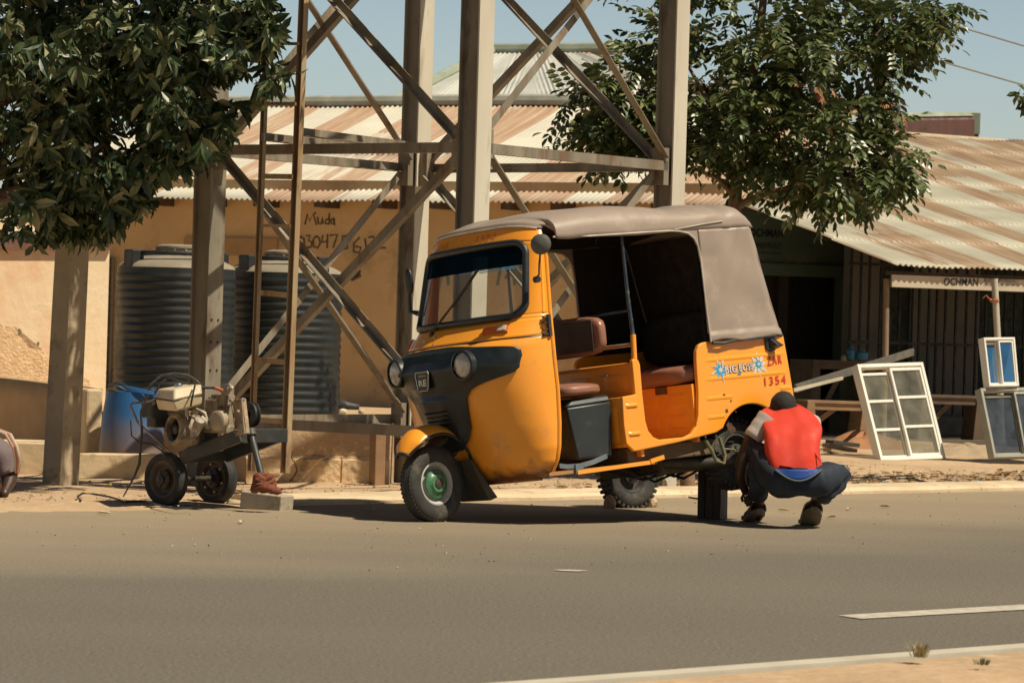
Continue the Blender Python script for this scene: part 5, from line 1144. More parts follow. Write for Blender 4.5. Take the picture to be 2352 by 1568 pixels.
# shirt: loft of the torso, hem to shoulders
RED_S = mat("bright_red_shirt", (0.62, 0.040, 0.016), (0.52, 0.030, 0.012), rough=.75, scale=2.5, bump=.010, bscale=4)
def edge_ring(xl, xr, y, D, depth, sag=0, sq=.8, lift=0):
    a = PM(xl, y + sag, D); b_ = PM(xr, y + lift, D); c = (a + b_) / 2; return (c + Vector((0, depth * .75, 0)), (b_ - a) / 2, Vector((0, depth, .25 * depth)), sq)
mb = MB()
rings = [edge_ring(1768, 1897, 1068, 21.42, .155, -2, .75, 20), edge_ring(1766, 1896, 1062, 21.43, .16, -2, .75, 14), edge_ring(1764, 1889, 1042, 21.47, .16, 0, .75, 4), edge_ring(1763, 1886, 1018, 21.55, .155, 0, .75), edge_ring(1759, 1892, 990, 21.65, .15, 0, .75, -2), edge_ring(1752, 1889, 972, 21.75, .14, 0, .72, -2), edge_ring(1748, 1878, 958, 21.85, .13, 0, .7, -4), edge_ring(1752, 1862, 947, 21.95, .11, 0, .7, -4), edge_ring(1768, 1845, 938, 22.05, .085, 0, .75, -3), edge_ring(1780, 1832, 933, 22.12, .06, 0, .8)]
blob(mb, rings, 56, cap=False)
# finer rows by subdivision, cloth folds
sh_o = build(mb, "shirt", RED_S, man, smooth=180, sub=2)
for v_ in sh_o.data.vertices:
    q = v_.co; f_ = noise.noise(Vector((q.x * 7 + q.z * 5, q.y * 4, q.z * 9 - q.x * 6))) * .024 + noise.noise(Vector((q.x * 16, q.y * 6, q.z * 14))) * .010
    v_.co += v_.normal * f_
# folds under the left shoulder blade
mb = MB(); 
for pts, r_ in (([(1768, 1034), (1782, 1030), (1798, 1020), (1806, 1008)], .010), ([(1764, 1010), (1776, 1004), (1792, 990)], .008), ([(1885, 1060), (1872, 1040), (1866, 1010)], .007)):
    mb.tube([PM(x, y, 21.40 + (1068 - y) * .0042) for x, y in pts], [.003] + [r_] * (len(pts) - 2) + [.003], n=8)
build(mb, "shirt_fold", RED_S, sh_o, smooth=80)
WH = mat("white_sleeve", (.58, .52, .46), (.50, .45, .40), rough=.8, scale=6, bump=.006, bscale=8)
mb = MB()
def seg(p, q, r0, r1, name, m, n=16, wob=.0022):
    k = 8; pts = []; rs = []
    for i in range(k + 1): f_ = i / k; pts.append(p + (q - p) * f_); rs.append(r0 + (r1 - r0) * f_ + wob * sin(i * 2.1))
    mb = MB(); mb.tube(pts, rs, n=n); return build(mb, name, m, man, smooth=80)
seg(PM(1765, 958, 21.95), PM(1728, 1006, 21.92), .068, .060, "left_sleeve".replace("left_", ""), WH)
seg(PM(1860, 968, 22.0), PM(1862, 1010, 22.15), .068, .060, "sleeve", WH)
# trousers: pelvis and legs in one skin
T = []; E_ = []
def tn(p, r, prev=None):
    T.append((p, r)); i = len(T) - 1
    if prev is not None: E_.append((prev, i))
    return i
t0 = tn(PM(1832, 1108, 21.42), .135)
tl1 = tn(PM(1785, 1108, 21.46), .118, t0); tl2 = tn(PM(1752, 1055, 21.80), .092, tl1); tl3 = tn(PM(1740, 1020, 21.98), .078, tl2); tl4 = tn(PM(1744, 1065, 21.80), .070, tl3); tl5 = tn(PM(1742, 1112, 21.66), .066, tl4); tl6 = tn(P(1741, 1138, 21.42), .068, tl5)
tr1 = tn(PM(1880, 1108, 21.42), .118, t0); tr2 = tn(PM(1915, 1086, 21.70), .088, tr1); tr3 = tn(PM(1932, 1088, 21.86), .074, tr2); tr4 = tn(PM(1918, 1114, 21.70), .062, tr3); tr5 = tn(PM(1896, 1136, 21.52), .052, tr4); tr6 = tn(P(1888, 1144, 21.22), .050, tr5)
t7 = tn(PM(1834, 1075, 21.50), .120, t0)
tr_o = skin("trousers", NAVY, T, E_, man)
for v_ in tr_o.data.vertices:
    q = v_.co; v_.co += v_.normal * (noise.noise(Vector((q.x * 10, q.y * 10, q.z * 16))) * .018)
mb = MB()
def bel(a, b_): 
    x = 1781 + 106 * a; c = PM(x, 1080 + 24 * sin(pi * a) * b_ - 2, 21.33 + .0 + .06 * (2 * a - 1) ** 2 + .02 * (1 - b_)); return c
mb.grid(bel, 16, 5); build(mb, "blue_underwear", mat("royal_blue_cloth", (.008, .055, .28), (.01, .07, .33), rough=.6), man, smooth=80, solid=.012)
mb = MB(); mb.tube([bel(i / 16, 1.05) + Vector((0, -.008, -.002)) for i in range(17)], .006, n=6); build(mb, "waistband", mat("grey_waistband", (.10, .14, .15)), man, smooth=80)
mb = MB(); mb.tube([PM(1917, 1072, 21.60), PM(1930, 1066, 21.66), PM(1944, 1068, 21.74), PM(1952, 1078, 21.80)], .004, n=5); build(mb, "side_stripe", mat("pale_stripe", (.28, .32, .33)), man)
# shoes
SH = mat("dusty_brown_slipper", (.22, .165, .105), (.15, .12, .08), rough=.85, scale=8)
def shoe(h, t, wdt, name, hz):
    d_ = (t - h); d_.z = 0; d_.normalize(); s_ = Vector((d_.y, -d_.x, 0)); z = Vector((0, 0, 1)); L_ = .25; base = Vector((h.x, h.y, .003))
    def lift(x): return max(0.0, hz * (1 - x / .15))
    mb = MB()
    def so(a, b_):
        x = L_ * b_; wx = wdt * (min(1, .35 + sqrt(min(1, x / .05)) * .65) * (1 if x < .19 else sqrt(max(.02, 1 - ((x - .19) / .062) ** 2)))) * (1 + .18 * (x / L_))
        an = 2 * pi * a; return base + d_ * x + s_ * (wx * (1 if cos(an) >= 0 else -1) * abs(cos(an)) ** .35) + z * (lift(x) + .017 + .016 * (1 if sin(an) >= 0 else -1) * abs(sin(an)) ** .35)
    mb.grid(so, 28, 24, closed=True); mb.add([so(k / 28, 0) for k in range(28)], [tuple(range(28))]); sole = build(mb, name, SH, man, smooth=45)
    def up(a, b_):
        an = pi * a; x = .035 + b_ * .17; hh = .060 * (1 - .45 * b_); return base + d_ * x + s_ * (wdt * 1.02 * cos(an) * (1 if b_ < .7 else 1 - (b_ - .7) * .9)) + z * (lift(x) + .03 + hh * sin(an) ** .7)
    mb = MB(); mb.grid(up, 16, 12); build(mb, "shoe_upper", SH, sole, smooth=70, solid=.006)
shoe(Vector((Lh.x, Lh.y, 0)), Vector((Lh.x - .06, Lh.y + .25, 0)), .050, "shoe", .055); shoe(Vector((Rh.x, Rh.y, 0)), Vector((Rh.x - .02, Rh.y + .3, 0)), .058, "shoe", .085)

# seated figure cut by the left edge of the photo
lm = thing("person", P(-20, 1146, 23.0), "person in a mauve shirt and striped scarf, cut off by the left edge", "person")
N_ = []; E2 = []
def ln_(p, r, prev=None):
    N_.append((p, r)); i = len(N_) - 1
    if prev is not None: E2.append((prev, i))
    return i
k0 = ln_(P(-60, 1120, 23.2), .14); k1 = ln_(P(-50, 1060, 23.2), .15, k0); k2 = ln_(P(-40, 1015, 23.2), .13, k1); k3 = ln_(P(-50, 985, 23.2), .06, k2); k4 = ln_(P(-60, 955, 23.15), .10, k3)
m1 = ln_(P(-2, 1030, 23.1), .075, k2); m2_ = ln_(P(22, 1075, 23.05), .066, m1); m3 = ln_(P(22, 1105, 22.95), .05, m2_); m4 = ln_(P(12, 1128, 22.85), .032, m3); m5 = ln_(P(6, 1140, 22.8), .036, m4)
g1 = ln_(P(-10, 1128, 22.9), .085, k0); g2 = ln_(P(-40, 1140, 22.7), .06, g1)
skin("body", SKINM, N_, E2, lm)
MAU = mat("mauve_cloth", (.17, .125, .13), (.13, .095, .10), rough=.85, scale=4, bump=.008, bscale=8)
N_ = []; E2 = []
k0 = ln_(P(-60, 1120, 23.2), .16); k1 = ln_(P(-50, 1060, 23.2), .175, k0); k2 = ln_(P(-40, 1018, 23.2), .155, k1); m1 = ln_(P(0, 1034, 23.1), .095, k2); m2_ = ln_(P(22, 1074, 23.05), .084, m1); m3 = ln_(P(24, 1100, 22.97), .070, m2_)
so = skin("shirt", MAU, N_, E2, lm)
for v_ in so.data.vertices: q = v_.co; v_.co += v_.normal * noise.noise(Vector((q.x * 12, q.y * 12, q.z * 9))) * .016
mb = MB(); 
for k, mm in enumerate(((.50, .42, .34), (.45, .13, .07), (.50, .42, .34))):
    mb = MB(); mb.tube([P(-20 + k * 5, 982 + k, 23.0), P(14 + k * 5, 998, 22.92), P(30 + k * 4, 1025, 22.88), P(36 + k * 4, 1055, 22.9), P(36 + k * 2, 1085, 22.97)], [.010, .012, .012, .010, .008], n=8); build(mb, "scarf_stripe", mat("scarf_%d" % k, mm, rough=.9), lm, smooth=80)
c = P(6, 1140, 22.8); mb = MB()
for k in range(5): mb.tube([c + Vector((-.025 + .012 * k, 0, -.01)), c + Vector((-.028 + .014 * k, -.02, -.04)), c + Vector((-.02 + .012 * k, -.015, -.065 - .006 * (k % 3)))], [.009, .008, .006], n=6)
build(mb, "fingers", SKINM, lm, smooth=60)

# ------------------------------------------------------------------ engine cart
cart = thing("engine_cart", G(436, 1161), "two wheeled handcart of dark channel steel propped on a slanted leg, carrying a small engine", "cart")
cax = Vector((.66, .75, 0)).normalized(); clen = Vector((.75, -.66, 0)).normalized()
cw1 = G(380, 1162); cw1.z = .166; cw2 = G(494, 1158); cw2.z = .166
WORNT = mat("brown_dusty_rim", (.17, .12, .075), (.09, .07, .05), rough=.8, scale=8)
def cwheel(c, n1):
    o = wheel("wheel", c, Vector((-cax.x, -cax.y, 0)), .168, .085, .105, rimmat=WORNT, hubmat=DARKST, parent=cart, tread=False)
    ax = -cax; x = Vector((ax.y, -ax.x, 0)); z = Vector((0, 0, 1))
    for k in range(6 * n1):
        mb = MB(); an = 2 * pi * k / 6 + .3; mb.lathe([(0, .0325), (.008, .0325), (.008, .02)], c + (x * cos(an) + z * sin(an)) * .088, ax, n=8)
        build(mb, "rim_bolt", mat("pale_bolt", (.5, .42, .3)), o)
cwheel(cw1, 0); cwheel(cw2, 1)
mb = MB(); mb.tube([cw1 + cax * -.05, cw2 + cax * .05], .016, n=10); mb.box((cw1 + cw2) / 2 + Vector((0, 0, .06)), (.05, .05, .12)); build(mb, "axle", DARKST, cart)
bl0 = P(422, 1050, 21.45); bl1 = P(548, 1002, 21.25); bl1b = P(640, 962, 21.15)
be0 = P(470, 1020, 21.85)
FRM = mat("dark_grey_channel", (.035, .04, .042), (.055, .055, .05), rough=.5, scale=6, dirt=(.13, .10, .07), dirtamt=.2, dscale=6)
fd1 = (bl1 - bl0).normalized()
mb = MB(); mb.beam(bl0 - fd1 * .02, bl1 + fd1 * .02, [(-.02, -.04), (.02, -.04), (.02, .04), (-.02, .04)]); build(mb, "side_beam", FRM, cart, bevel=.004)
off = cax * .36 + Vector((0, 0, .005))
mb = MB(); mb.beam(bl0 + off, bl1 + off, [(-.02, -.04), (.02, -.04), (.02, .04), (-.02, .04)]); build(mb, "side_beam", FRM, cart, bevel=.004)
mb = MB(); mb.beam(bl1 + Vector((.01, 0, .002)), bl1 + off + cax * .03 + Vector((.01, 0, .0)), [(-.02, -.042), (.02, -.042), (.02, .042), (-.02, .042)]); mb.beam(bl0, bl0 + off, [(-.02, -.03), (.02, -.03), (.02, .03), (-.02, .03)]); build(mb, "cross_beam", FRM, cart, bevel=.004)
mb = MB(); mb.prism([bl0 + Vector((0, 0, .042)), bl1 + Vector((0, 0, .042)), bl1 + off + Vector((0, 0, .042)), bl0 + off + Vector((0, 0, .042))], Vector((0, 0, .006))); build(mb, "deck", FRM, cart)
mb = MB(); l0 = P(575, 990, 21.3); l1 = P(608, 1122, 21.15); mb.tube([l0, l0 + (l1 - l0) * .6, l1], .020, n=12); mb.lathe([(0, -.02), (.034, -.02), (.034, .02), (0, .02)], l0 + (l1 - l0) * .03, l1 - l0, n=12); build(mb, "prop_leg", FRM, cart, smooth=50)
mb = MB(); mb.tube([P(372, 905, 21.2), P(345, 922, 21.3), P(305, 925, 21.35), P(299, 932, 21.35), P(318, 972, 21.35), P(388, 1036, 21.4)], .0085, n=8); build(mb, "handle_bar", mat("chrome_worn", (.30, .29, .27), (.1, .09, .08), metal=.5, rough=.35, scale=9), cart, smooth=60)
# engine on the cart
ENG = mat("dirty_aluminium_engine", (.36, .29, .20), (.22, .175, .125), rough=.6, metal=.15, scale=14, dirt=(.09, .065, .045), dirtamt=.4, dscale=12)
eng = thing("small_engine", P(430, 1012, 21.5), "small dirty petrol engine with a cream fuel tank, tied on the handcart", "engine")
fr = (-cax * .62 - clen * .78).normalized()                       # towards the recoil side (left and towards us)
Rm = Matrix((clen, cax, Vector((0, 0, 1)))).transposed()
c = P(432, 982, 21.45); 
mb = MB(); mb.box(c + Vector((.02, .06, -.01)), (.24, .16, .18), Rm); mb.box(c + Vector((.1, .02, .05)), (.10, .12, .12), Rm)
for k in range(7): mb.box(c + Vector((.03, .10, .02)) + clen * (.02 * k), (.008, .17, .16), Rm)
build(mb, "block", ENG, eng, bevel=.006)
bc_ = P(404, 986, 21.3); bax = Vector((-.80, -.60, .05)).normalized()
mb = MB(); mb.lathe([(.098, -.11), (.104, -.02), (.100, .015), (.086, .028), (.074, .024), (.070, -.01), (.070, -.05), (0, -.05)], bc_, bax, n=48); bh = build(mb, "blower_housing", ENG, eng, smooth=40)
mb = MB()
x_ = bax.cross(Vector((0, 0, 1))).normalized(); y_ = bax.cross(x_)
for k in range(22):
    an = 2 * pi * k / 22; r_ = x_ * cos(an) + y_ * sin(an); Rk = Matrix((bax, bax.cross(r_), r_)).transposed(); mb.box(bc_ + r_ * .056 - bax * .02, (.03, .003, .024), Rk)
mb.lathe([(.034, -.02), (.030, .006), (.018, .012), (0, .012)], bc_, bax, n=24); build(mb, "fan", DARKST, bh)
CRM = mat("grimy_cream_plastic", (.66, .55, .36), (.55, .44, .27), rough=.45, scale=5, dirt=(.24, .16, .09), dirtamt=.2, dscale=9)
def pxq(x, y, D): return P(x, y, D)
mb = MB()
lo = [pxq(362, 934, 21.25), pxq(430, 928, 21.0), pxq(468, 917, 21.2), pxq(400, 925, 21.5)]; mi = [pxq(356, 915, 21.25), pxq(398, 921, 20.98), pxq(466, 906, 21.12), pxq(424, 905, 21.5)]; hi = [pxq(360, 900, 21.27), pxq(398, 902, 21.0), pxq(466, 893, 21.13), pxq(430, 886, 21.5)]
mb.hexa([pxq(363, 941, 21.27), pxq(404, 945, 21.01), pxq(464, 929, 21.14), pxq(424, 926, 21.47)] + mi)
mb.hexa([q + Vector((0, 0, .0015)) for q in mi] + [pxq(362, 893, 21.27), pxq(401, 893, 21.03), pxq(463, 882, 21.14), pxq(428, 882, 21.45)])
build(mb, "fuel_tank", CRM, eng, bevel=.012, smooth=30)
mb = MB(); mb.tube(mi + [mi[0]], .004, n=6); mb.tube([pxq(448, 884, 21.08), pxq(443, 905, 21.0), pxq(438, 932, 21.05)], .006, n=6); build(mb, "tank_strap", BLACK, eng)
mb = MB(); mb.lathe([(0, .02), (.02, .02), (.024, .012), (.024, -.01), (0, -.01)], pxq(410, 888, 21.2), (0, 0, 1), n=20); build(mb, "fuel_cap", mat("chrome_rim", (.6, .6, .58), metal=.9, rough=.25), eng, smooth=40)
mb = MB(); mb.box(P(355, 935, 21.4), (.10, .14, .13), Rm); mb.box(P(362, 965, 21.45), (.08, .12, .09), Rm); build(mb, "air_cleaner", mat("sooty_black_box", (.03, .035, .035), (.05, .05, .045), rough=.45, scale=8), eng, bevel=.012)
mb = MB(); mb.lathe([(0, 0), (.03, 0), (.034, .03), (.03, .07), (0, .075)], P(452, 985, 21.15), (.3, -.5, .8), n=16); mb.lathe([(0, 0), (.022, 0), (.022, .08), (0, .08)], P(462, 960, 21.2), (.7, -.3, -.6), n=14); mb.tube([P(440, 950, 21.3), P(452, 940, 21.2), P(470, 948, 21.2), P(478, 975, 21.2)], .012, n=8); mb.tube([P(430, 955, 21.2), P(428, 935, 21.15)], .012, n=6)
build(mb, "carburettor", mat("dull_zinc_part", (.42, .37, .29), (.2, .16, .12), rough=.45, metal=.3, scale=20), eng, smooth=50)
# pump
pump = thing("water_pump", P(530, 995, 21.4), "greasy pump head with round cover and pulley on the handcart's right end", "pump")
mb = MB(); mb.box(P(505, 950, 21.42), (.11, .16, .18), Rm); mb.box(P(518, 985, 21.40), (.20, .20, .05), Rm); mb.box(P(512, 918, 21.38), (.12, .10, .07), Rm); build(mb, "block", ENG, pump, bevel=.01)
mb = MB(); mb.lathe([(0, .022), (.050, .022), (.062, .014), (.062, -.03), (0, -.03)], P(501, 966, 21.15), Vector((-.62, -.78, 0)), n=32); build(mb, "side_cover", mat("round_cover_metal", (.40, .32, .22), (.3, .24, .17), rough=.5, scale=9), pump, smooth=40)
mb = MB(); ff = [P(530, 918, 21.22), P(557, 915, 21.14), P(566, 995, 21.10), P(541, 1000, 21.2)]
mb.prism(ff, Vector((.02, .03, 0))); fo = build(mb, "face_plate", mat("pale_rusty_plate", (.50, .38, .25), (.34, .24, .15), rough=.6, scale=10, dirt=(.12, .07, .04), dirtamt=.3, dscale=14), pump, bevel=.004)
mb = MB(); mb.tube([P(534, 920, 21.17), P(555, 916, 21.10), P(561, 990, 21.06), P(543, 1000, 21.15), P(532, 925, 21.17)], .0055, n=6)
for px, py in ((532, 920), (557, 917), (546, 945), (541, 990), (566, 980)): mb.lathe([(0, .012), (.011, .012), (.011, -.01)], P(px, py, 21.13), (-.6, -.8, 0), n=10)
mb.box(P(556, 985, 21.1), (.05, .02, .05), Rm); build(mb, "frame_rods", ENG, pump)
mb = MB(); mb.box(P(523, 897, 21.3), (.05, .06, .06), Rm); mb.tube([P(520, 905, 21.25), P(532, 888, 21.2)], .012, n=8); mb.tube([P(516, 886, 21.3), P(528, 884, 21.2), P(531, 892, 21.2)], .009, n=8); build(mb, "valve_head", mat("dull_zinc_part", (.42, .37, .29)), pump, bevel=.004)
mb = MB(); mb.lathe([(.02, -.02), (.02, .02), (.075, .02), (.078, .008), (.068, 0), (.078, -.008), (.075, -.02)], P(578, 952, 21.45), Vector((-.80, -.6, 0)), n=40, close=True); build(mb, "pulley", mat("black_pulley", (.02, .022, .022), rough=.5), pump, smooth=35)
mb = MB(); mb.tube([P(338, 895, 21.3), P(352, 878, 21.3), P(372, 862, 21.3), P(400, 858, 21.3), P(432, 862, 21.3), P(452, 875, 21.28), P(466, 890, 21.25), P(490, 890, 21.25), P(512, 897, 21.25)], .009, n=8); mb.tube([P(380, 864, 21.3), P(420, 878, 21.3), P(470, 892, 21.25)], .005, n=6); mb.tube([P(355, 905, 21.3), P(368, 880, 21.3), P(382, 870, 21.3)], .006, n=6)
tag(build(mb, "hose", mat("taped_black_hose", (.03, .032, .03), (.07, .065, .06), rough=.6, scale=30), smooth=60), "black taped hose arching over the small engine", "hose")
mb = MB(); mb.tube([P(494, 890, 21.23), P(512, 897, 21.22)], .011, n=8); tag(build(mb, "hose_sleeve", mat("orange_sleeve", (.5, .12, .05)), smooth=60), "short orange rubber sleeve at the pump end of the hose", "sleeve")
mb = MB(); mb.tube([P(340, 905, 21.25), P(323, 945, 21.25), P(326, 990, 21.25), P(323, 1030, 21.25), P(320, 1065, 21.25), P(308, 1095, 21.25), P(283, 1140, 21.25)], [.006, .006, .009, .007, .010, .006, .004], n=7)
tag(build(mb, "hanging_rod", DARKST, smooth=60), "thin taped rod hanging from the cart handle down to the dirt", "rod")
mb = MB(); mb.tube([P(300, 965, 21.5), P(302, 1000, 21.5), P(320, 1015, 21.5), P(350, 1020, 21.5), P(372, 1035, 21.4), P(388, 1055, 21.4)], .005, n=6); tag(build(mb, "loose_cable", BLACK, smooth=60), "loose thin cable drooping behind the cart handle", "cable")
gz = .03
mb = MB(); mb.tube([G(x, y, gz) for x, y in ((185, 1150), (178, 1140), (190, 1132), (215, 1134), (250, 1140), (290, 1152), (330, 1150), (375, 1162), (405, 1168), (440, 1165))], .007, n=6); tag(build(mb, "ground_cable", BLACK, smooth=60), "thin dark cable looping over the dirt left of the cart", "cable")
# concrete block and cloth
mb = MB(); Rk = Matrix.Rotation(radians(-24), 3, 'Z') @ Matrix.Rotation(radians(4), 3, 'Y'); bkc = G(611, 1170) + Vector((0, .06, .048))
mb.box(bkc, (.285, .17, .105), Rk)
tag(build(mb, "concrete_block", mat("broken_grey_concrete", (.44, .38, .28), (.36, .31, .23), rough=.95, scale=6, dirt=(.2, .16, .11), dirtamt=.25, dscale=9, bump=.008, bscale=20), bevel=.008), "broken grey concrete block under the foot of the cart leg", "concrete block")
for (px, py, r, lab) in ((540, 1160, (.06, .045, .022), "flat grey stone left of the concrete block"), (425, 1163, (.05, .04, .018), "flat stone between the two cart wheels"), (345, 1152, (.035, .04, .02), "small stone left of the near cart wheel"), (465, 1141, (.05, .05, .02), "pale stone behind the cart axle")):
    mb = MB(); mb.rock(G(px, py) + Vector((0, 0, .015)), Vector(r), seed=px); tag(build(mb, "stone", CONC, smooth=25), lab, "stone", None)
mb = MB(); cc = P(606, 1114, 21.12)
for k in range(4): mb.tube([cc + Vector(((.064 - .006 * k) * cos(t) * 1.0, (.05 - .004 * k) * sin(t), .022 * k - .02 + .012 * sin(3 * t + k))) for t in [2 * pi * i / 18 for i in range(19)]], .021, n=8)
mb.tube([cc + Vector((.02, -.04, -.01)), cc + Vector((.06, -.035, -.025)), cc + Vector((.09, -.02, -.035)), cc + Vector((.105, .0, -.038))], [.026, .028, .022, .010], n=14)
mb.v = [q + Vector(noise.noise_vector(q * 45)) * .008 for q in mb.v]
tag(build(mb, "cloth_rag", mat("rust_brown_towel", (.22, .065, .03), (.15, .045, .022), rough=1, scale=60, bump=.006, bscale=90), smooth=60), "rust brown towel rag wrapped round the cart leg on the concrete block", "rag")

# ------------------------------------------------------------------ window frames leaning by the shop
ALU = mat("white_aluminium", (.76, .745, .68), (.70, .685, .61), rough=.45, scale=3, dirt=(.5, .42, .32), dirtamt=.12, dscale=8)
GREYP = mat("grey_aluminium_edge", (.36, .34, .28), (.30, .28, .23), rough=.5, scale=4)
def window(name, q4, label, frame_m, pane_m, depth, cols, fw, group=None, hbars=(), slide=True, baseD=0):
    BL, BR, TR, TL = [Vector(x) for x in q4]; n = (BR - BL).cross(TL - BL).normalized(); n = -n if n.y > 0 else n     # towards the camera
    t = thing(name, (BL + BR) / 2, label, "window", group)
    W_ = (BR - BL).length; H_ = (TL - BL).length
    def Q(a, b_, o=0): return BL * (1 - a) * (1 - b_) + BR * a * (1 - b_) + TR * a * b_ + TL * (1 - a) * b_ + n * o
    def bar(mb, a0, b0, a1, b1_, o0, o1): mb.hexa([Q(a0, b0, o0), Q(a1, b0, o0), Q(a1, b1_, o0), Q(a0, b1_, o0), Q(a0, b0, o1), Q(a1, b0, o1), Q(a1, b1_, o1), Q(a0, b1_, o1)])
    fx = fw / W_; fy = fw / H_
    mb = MB(); bar(mb, 0, 0, fx, 1, -depth, 0); bar(mb, 1 - fx, 0, 1, 1, -depth, 0); bar(mb, fx, 1 - fy, 1 - fx, 1, -depth, 0); bar(mb, fx, 0, 1 - fx, fy, -depth, 0); build(mb, "frame", frame_m, t, bevel=.003)
    n_ = 2
    for k in range(2):
        a0 = fx + (1 - 2 * fx) * (0 if k == 0 else .48); a1 = fx + (1 - 2 * fx) * (.50 if k == 0 else 1.0); o1 = -depth * (.62 if k == 0 else .12); o0 = o1 - depth * .3; sw = .7
        b0 = fy; b1_ = 1 - fy - (.035 if k == 0 else .01)
        mb = MB(); sx_ = fx * sw; sy_ = fy * sw * 1.2
        bar(mb, a0, b0, a0 + sx_, b1_, o0, o1); bar(mb, a1 - sx_, b0, a1, b1_, o0, o1); bar(mb, a0 + sx_, b0, a1 - sx_, b0 + sy_, o0, o1); bar(mb, a0 + sx_, b1_ - sy_, a1 - sx_, b1_, o0, o1)
        for hb in hbars: bar(mb, a0 + sx_, b0 + (b1_ - b0) * hb - sy_ * .45, a1 - sx_, b0 + (b1_ - b0) * hb + sy_ * .45, o0, o1)
        sf = build(mb, "sash", frame_m, t, bevel=.002)
        om = (o0 + o1) / 2; mb = MB(); mb.add([Q(a0 + sx_ * .9, b0 + sy_ * .9, om), Q(a1 - sx_ * .9, b0 + sy_ * .9, om), Q(a1 - sx_ * .9, b1_ - sy_ * .9, om), Q(a0 + sx_ * .9, b1_ - sy_ * .9, om)], [(0, 1, 2, 3)]); build(mb, "pane", pane_m, sf)
    return t
PG = glass("dusty_clear_pane", (.55, .56, .50), 1.16, .08, dust=(.30, .29, .23), dustamt=.34)
PB = glass("blue_mirror_pane", (.02, .08, .16), 1.3, .03, dust=(.03, .14, .30), dustamt=.55)
PD = glass("dark_blue_film_pane", (.10, .13, .18), 1.2, .06, dust=(.10, .12, .15), dustamt=.45)
DW = 32.0
window("window_frame", [P(2024, 1057, DW - .3), P(2173, 1052, DW + .25), P(2120, 831, DW + .55), P(1969, 836, DW)], "large six pane white aluminium window leaning on the dirt in front of the workshop", ALU, PG, .085, 2, .034, hbars=(.335, .665))
window("window_frame", [P(2284, 1050, DW - .1), P(2436, 1046, DW + .45), P(2410, 888, DW + .7), P(2252, 891, DW + .1)], "grey framed sliding window with dark panes at the right edge, below the small blue one", mat("dusty_dark_aluminium", (.33, .33, .28), (.24, .25, .22), rough=.5, scale=6, dirt=(.6, .58, .5), dirtamt=.2, dscale=7), PD, .08, 2, .030)
window("window_frame", [P(2273, 887, DW + .12), P(2341, 886, DW + .4), P(2331, 774, DW + .5), P(2260, 775, DW + .22)], "small white framed window with blue panes standing on top of the grey one", ALU, PB, .075, 2, .022)
# benches, table, clutter in the shade
WD = mat("raw_bench_wood", (.30, .185, .10), (.22, .135, .075), rough=.85, scale=5, stretch=(1, 1, 4))
DWD = mat("dark_bench_wood", (.12, .08, .05), (.085, .06, .04), rough=.9, scale=5)
def bench(px0, px1, pyt, pyb, D, label, name="wooden_bench", m=WD, wdt=.25, cat="bench"):
    A = P(px0, pyt, D); B_ = P(px1, pyt + (px1 - px0) * .0285, D + .35); d_ = (B_ - A).normalized(); n = Vector((d_.y, -d_.x, 0)).normalized(); t = thing(name, (A + B_) / 2 - Vector((0, 0, A.z - .085)), label, cat)
    mb = MB(); mb.hexa([A, B_, B_ - n * wdt, A - n * wdt, A + Vector((0, 0, .03)), B_ + Vector((0, 0, .03)), B_ - n * wdt + Vector((0, 0, .03)), A - n * wdt + Vector((0, 0, .03))]); build(mb, "top", m, t, bevel=.003)
    mb = MB(); mb.hexa([A + Vector((0, 0, -.07)) - n * .02, B_ + Vector((0, 0, -.07)) - n * .02, B_ - n * .04 + Vector((0, 0, -.07)), A - n * .04 + Vector((0, 0, -.07)), A - n * .02, B_ - n * .02, B_ - n * .04, A - n * .04]); build(mb, "rail", m, t)
    z0 = .08
    for f_ in (.06, .94):
        q = A + (B_ - A) * f_; h = q.z - z0; mb = MB()
        mb.hexa([Vector((q.x, q.y, z0)) - d_ * .09, Vector((q.x, q.y, z0)) + d_ * .07, Vector((q.x, q.y, z0)) + d_ * .07 - n * wdt, Vector((q.x, q.y, z0)) - d_ * .09 - n * wdt, q - d_ * .045, q + d_ * .045, q + d_ * .045 - n * wdt, q - d_ * .045 - n * wdt]); build(mb, "leg", m, t, bevel=.003)
    mb = MB(); q = A + (B_ - A) * .12; mb.beam(Vector((q.x, q.y, z0 + .12)) - n * .1, A + (B_ - A) * .6 - n * .1, [(-.012, -.03), (.012, -.03), (.012, .03), (-.012, .03)]); build(mb, "brace", m, t)
    return t
bench(1855, 2000, 925, 1003, 37.3, "low raw wood bench half in the sun left of the leaning six pane window")
bench(2118, 2262, 912, 1003, 38.0, "low dark bench in the shade between the two leaning windows", m=DWD)
tb = bench(1868, 2010, 832, 1005, 38.4, "dark wooden work table in the shade cluttered with tools and bottles", "work_table", DWD, .5, "table")
random.seed(5)
for (px, py, m, lab, r_, h) in ((1955, 825, mat("blue_bottle", (.02, .13, .25), rough=.3), "blue plastic can on the work table", .05, .14), (1980, 826, mat("blue_box", (.03, .16, .30), rough=.4), "squat blue box on the right of the work table", .07, .11), (1938, 829, mat("clear_jar", (.20, .20, .14), rough=.3), "dull olive jar at the left of the work table", .035, .07), (1998, 834, mat("pale_tool", (.28, .26, .2)), "pale grey grinder lying on the work table edge", .05, .04)):
    mb = MB(); c = P(px, py, 38.3); mb.lathe([(0, 0), (r_, 0), (r_, h * .7), (r_ * .5, h * .85), (r_ * .45, h), (0, h)], c, (0, 0, 1), n=14); tag(build(mb, "container", m, smooth=40), lab, "container")
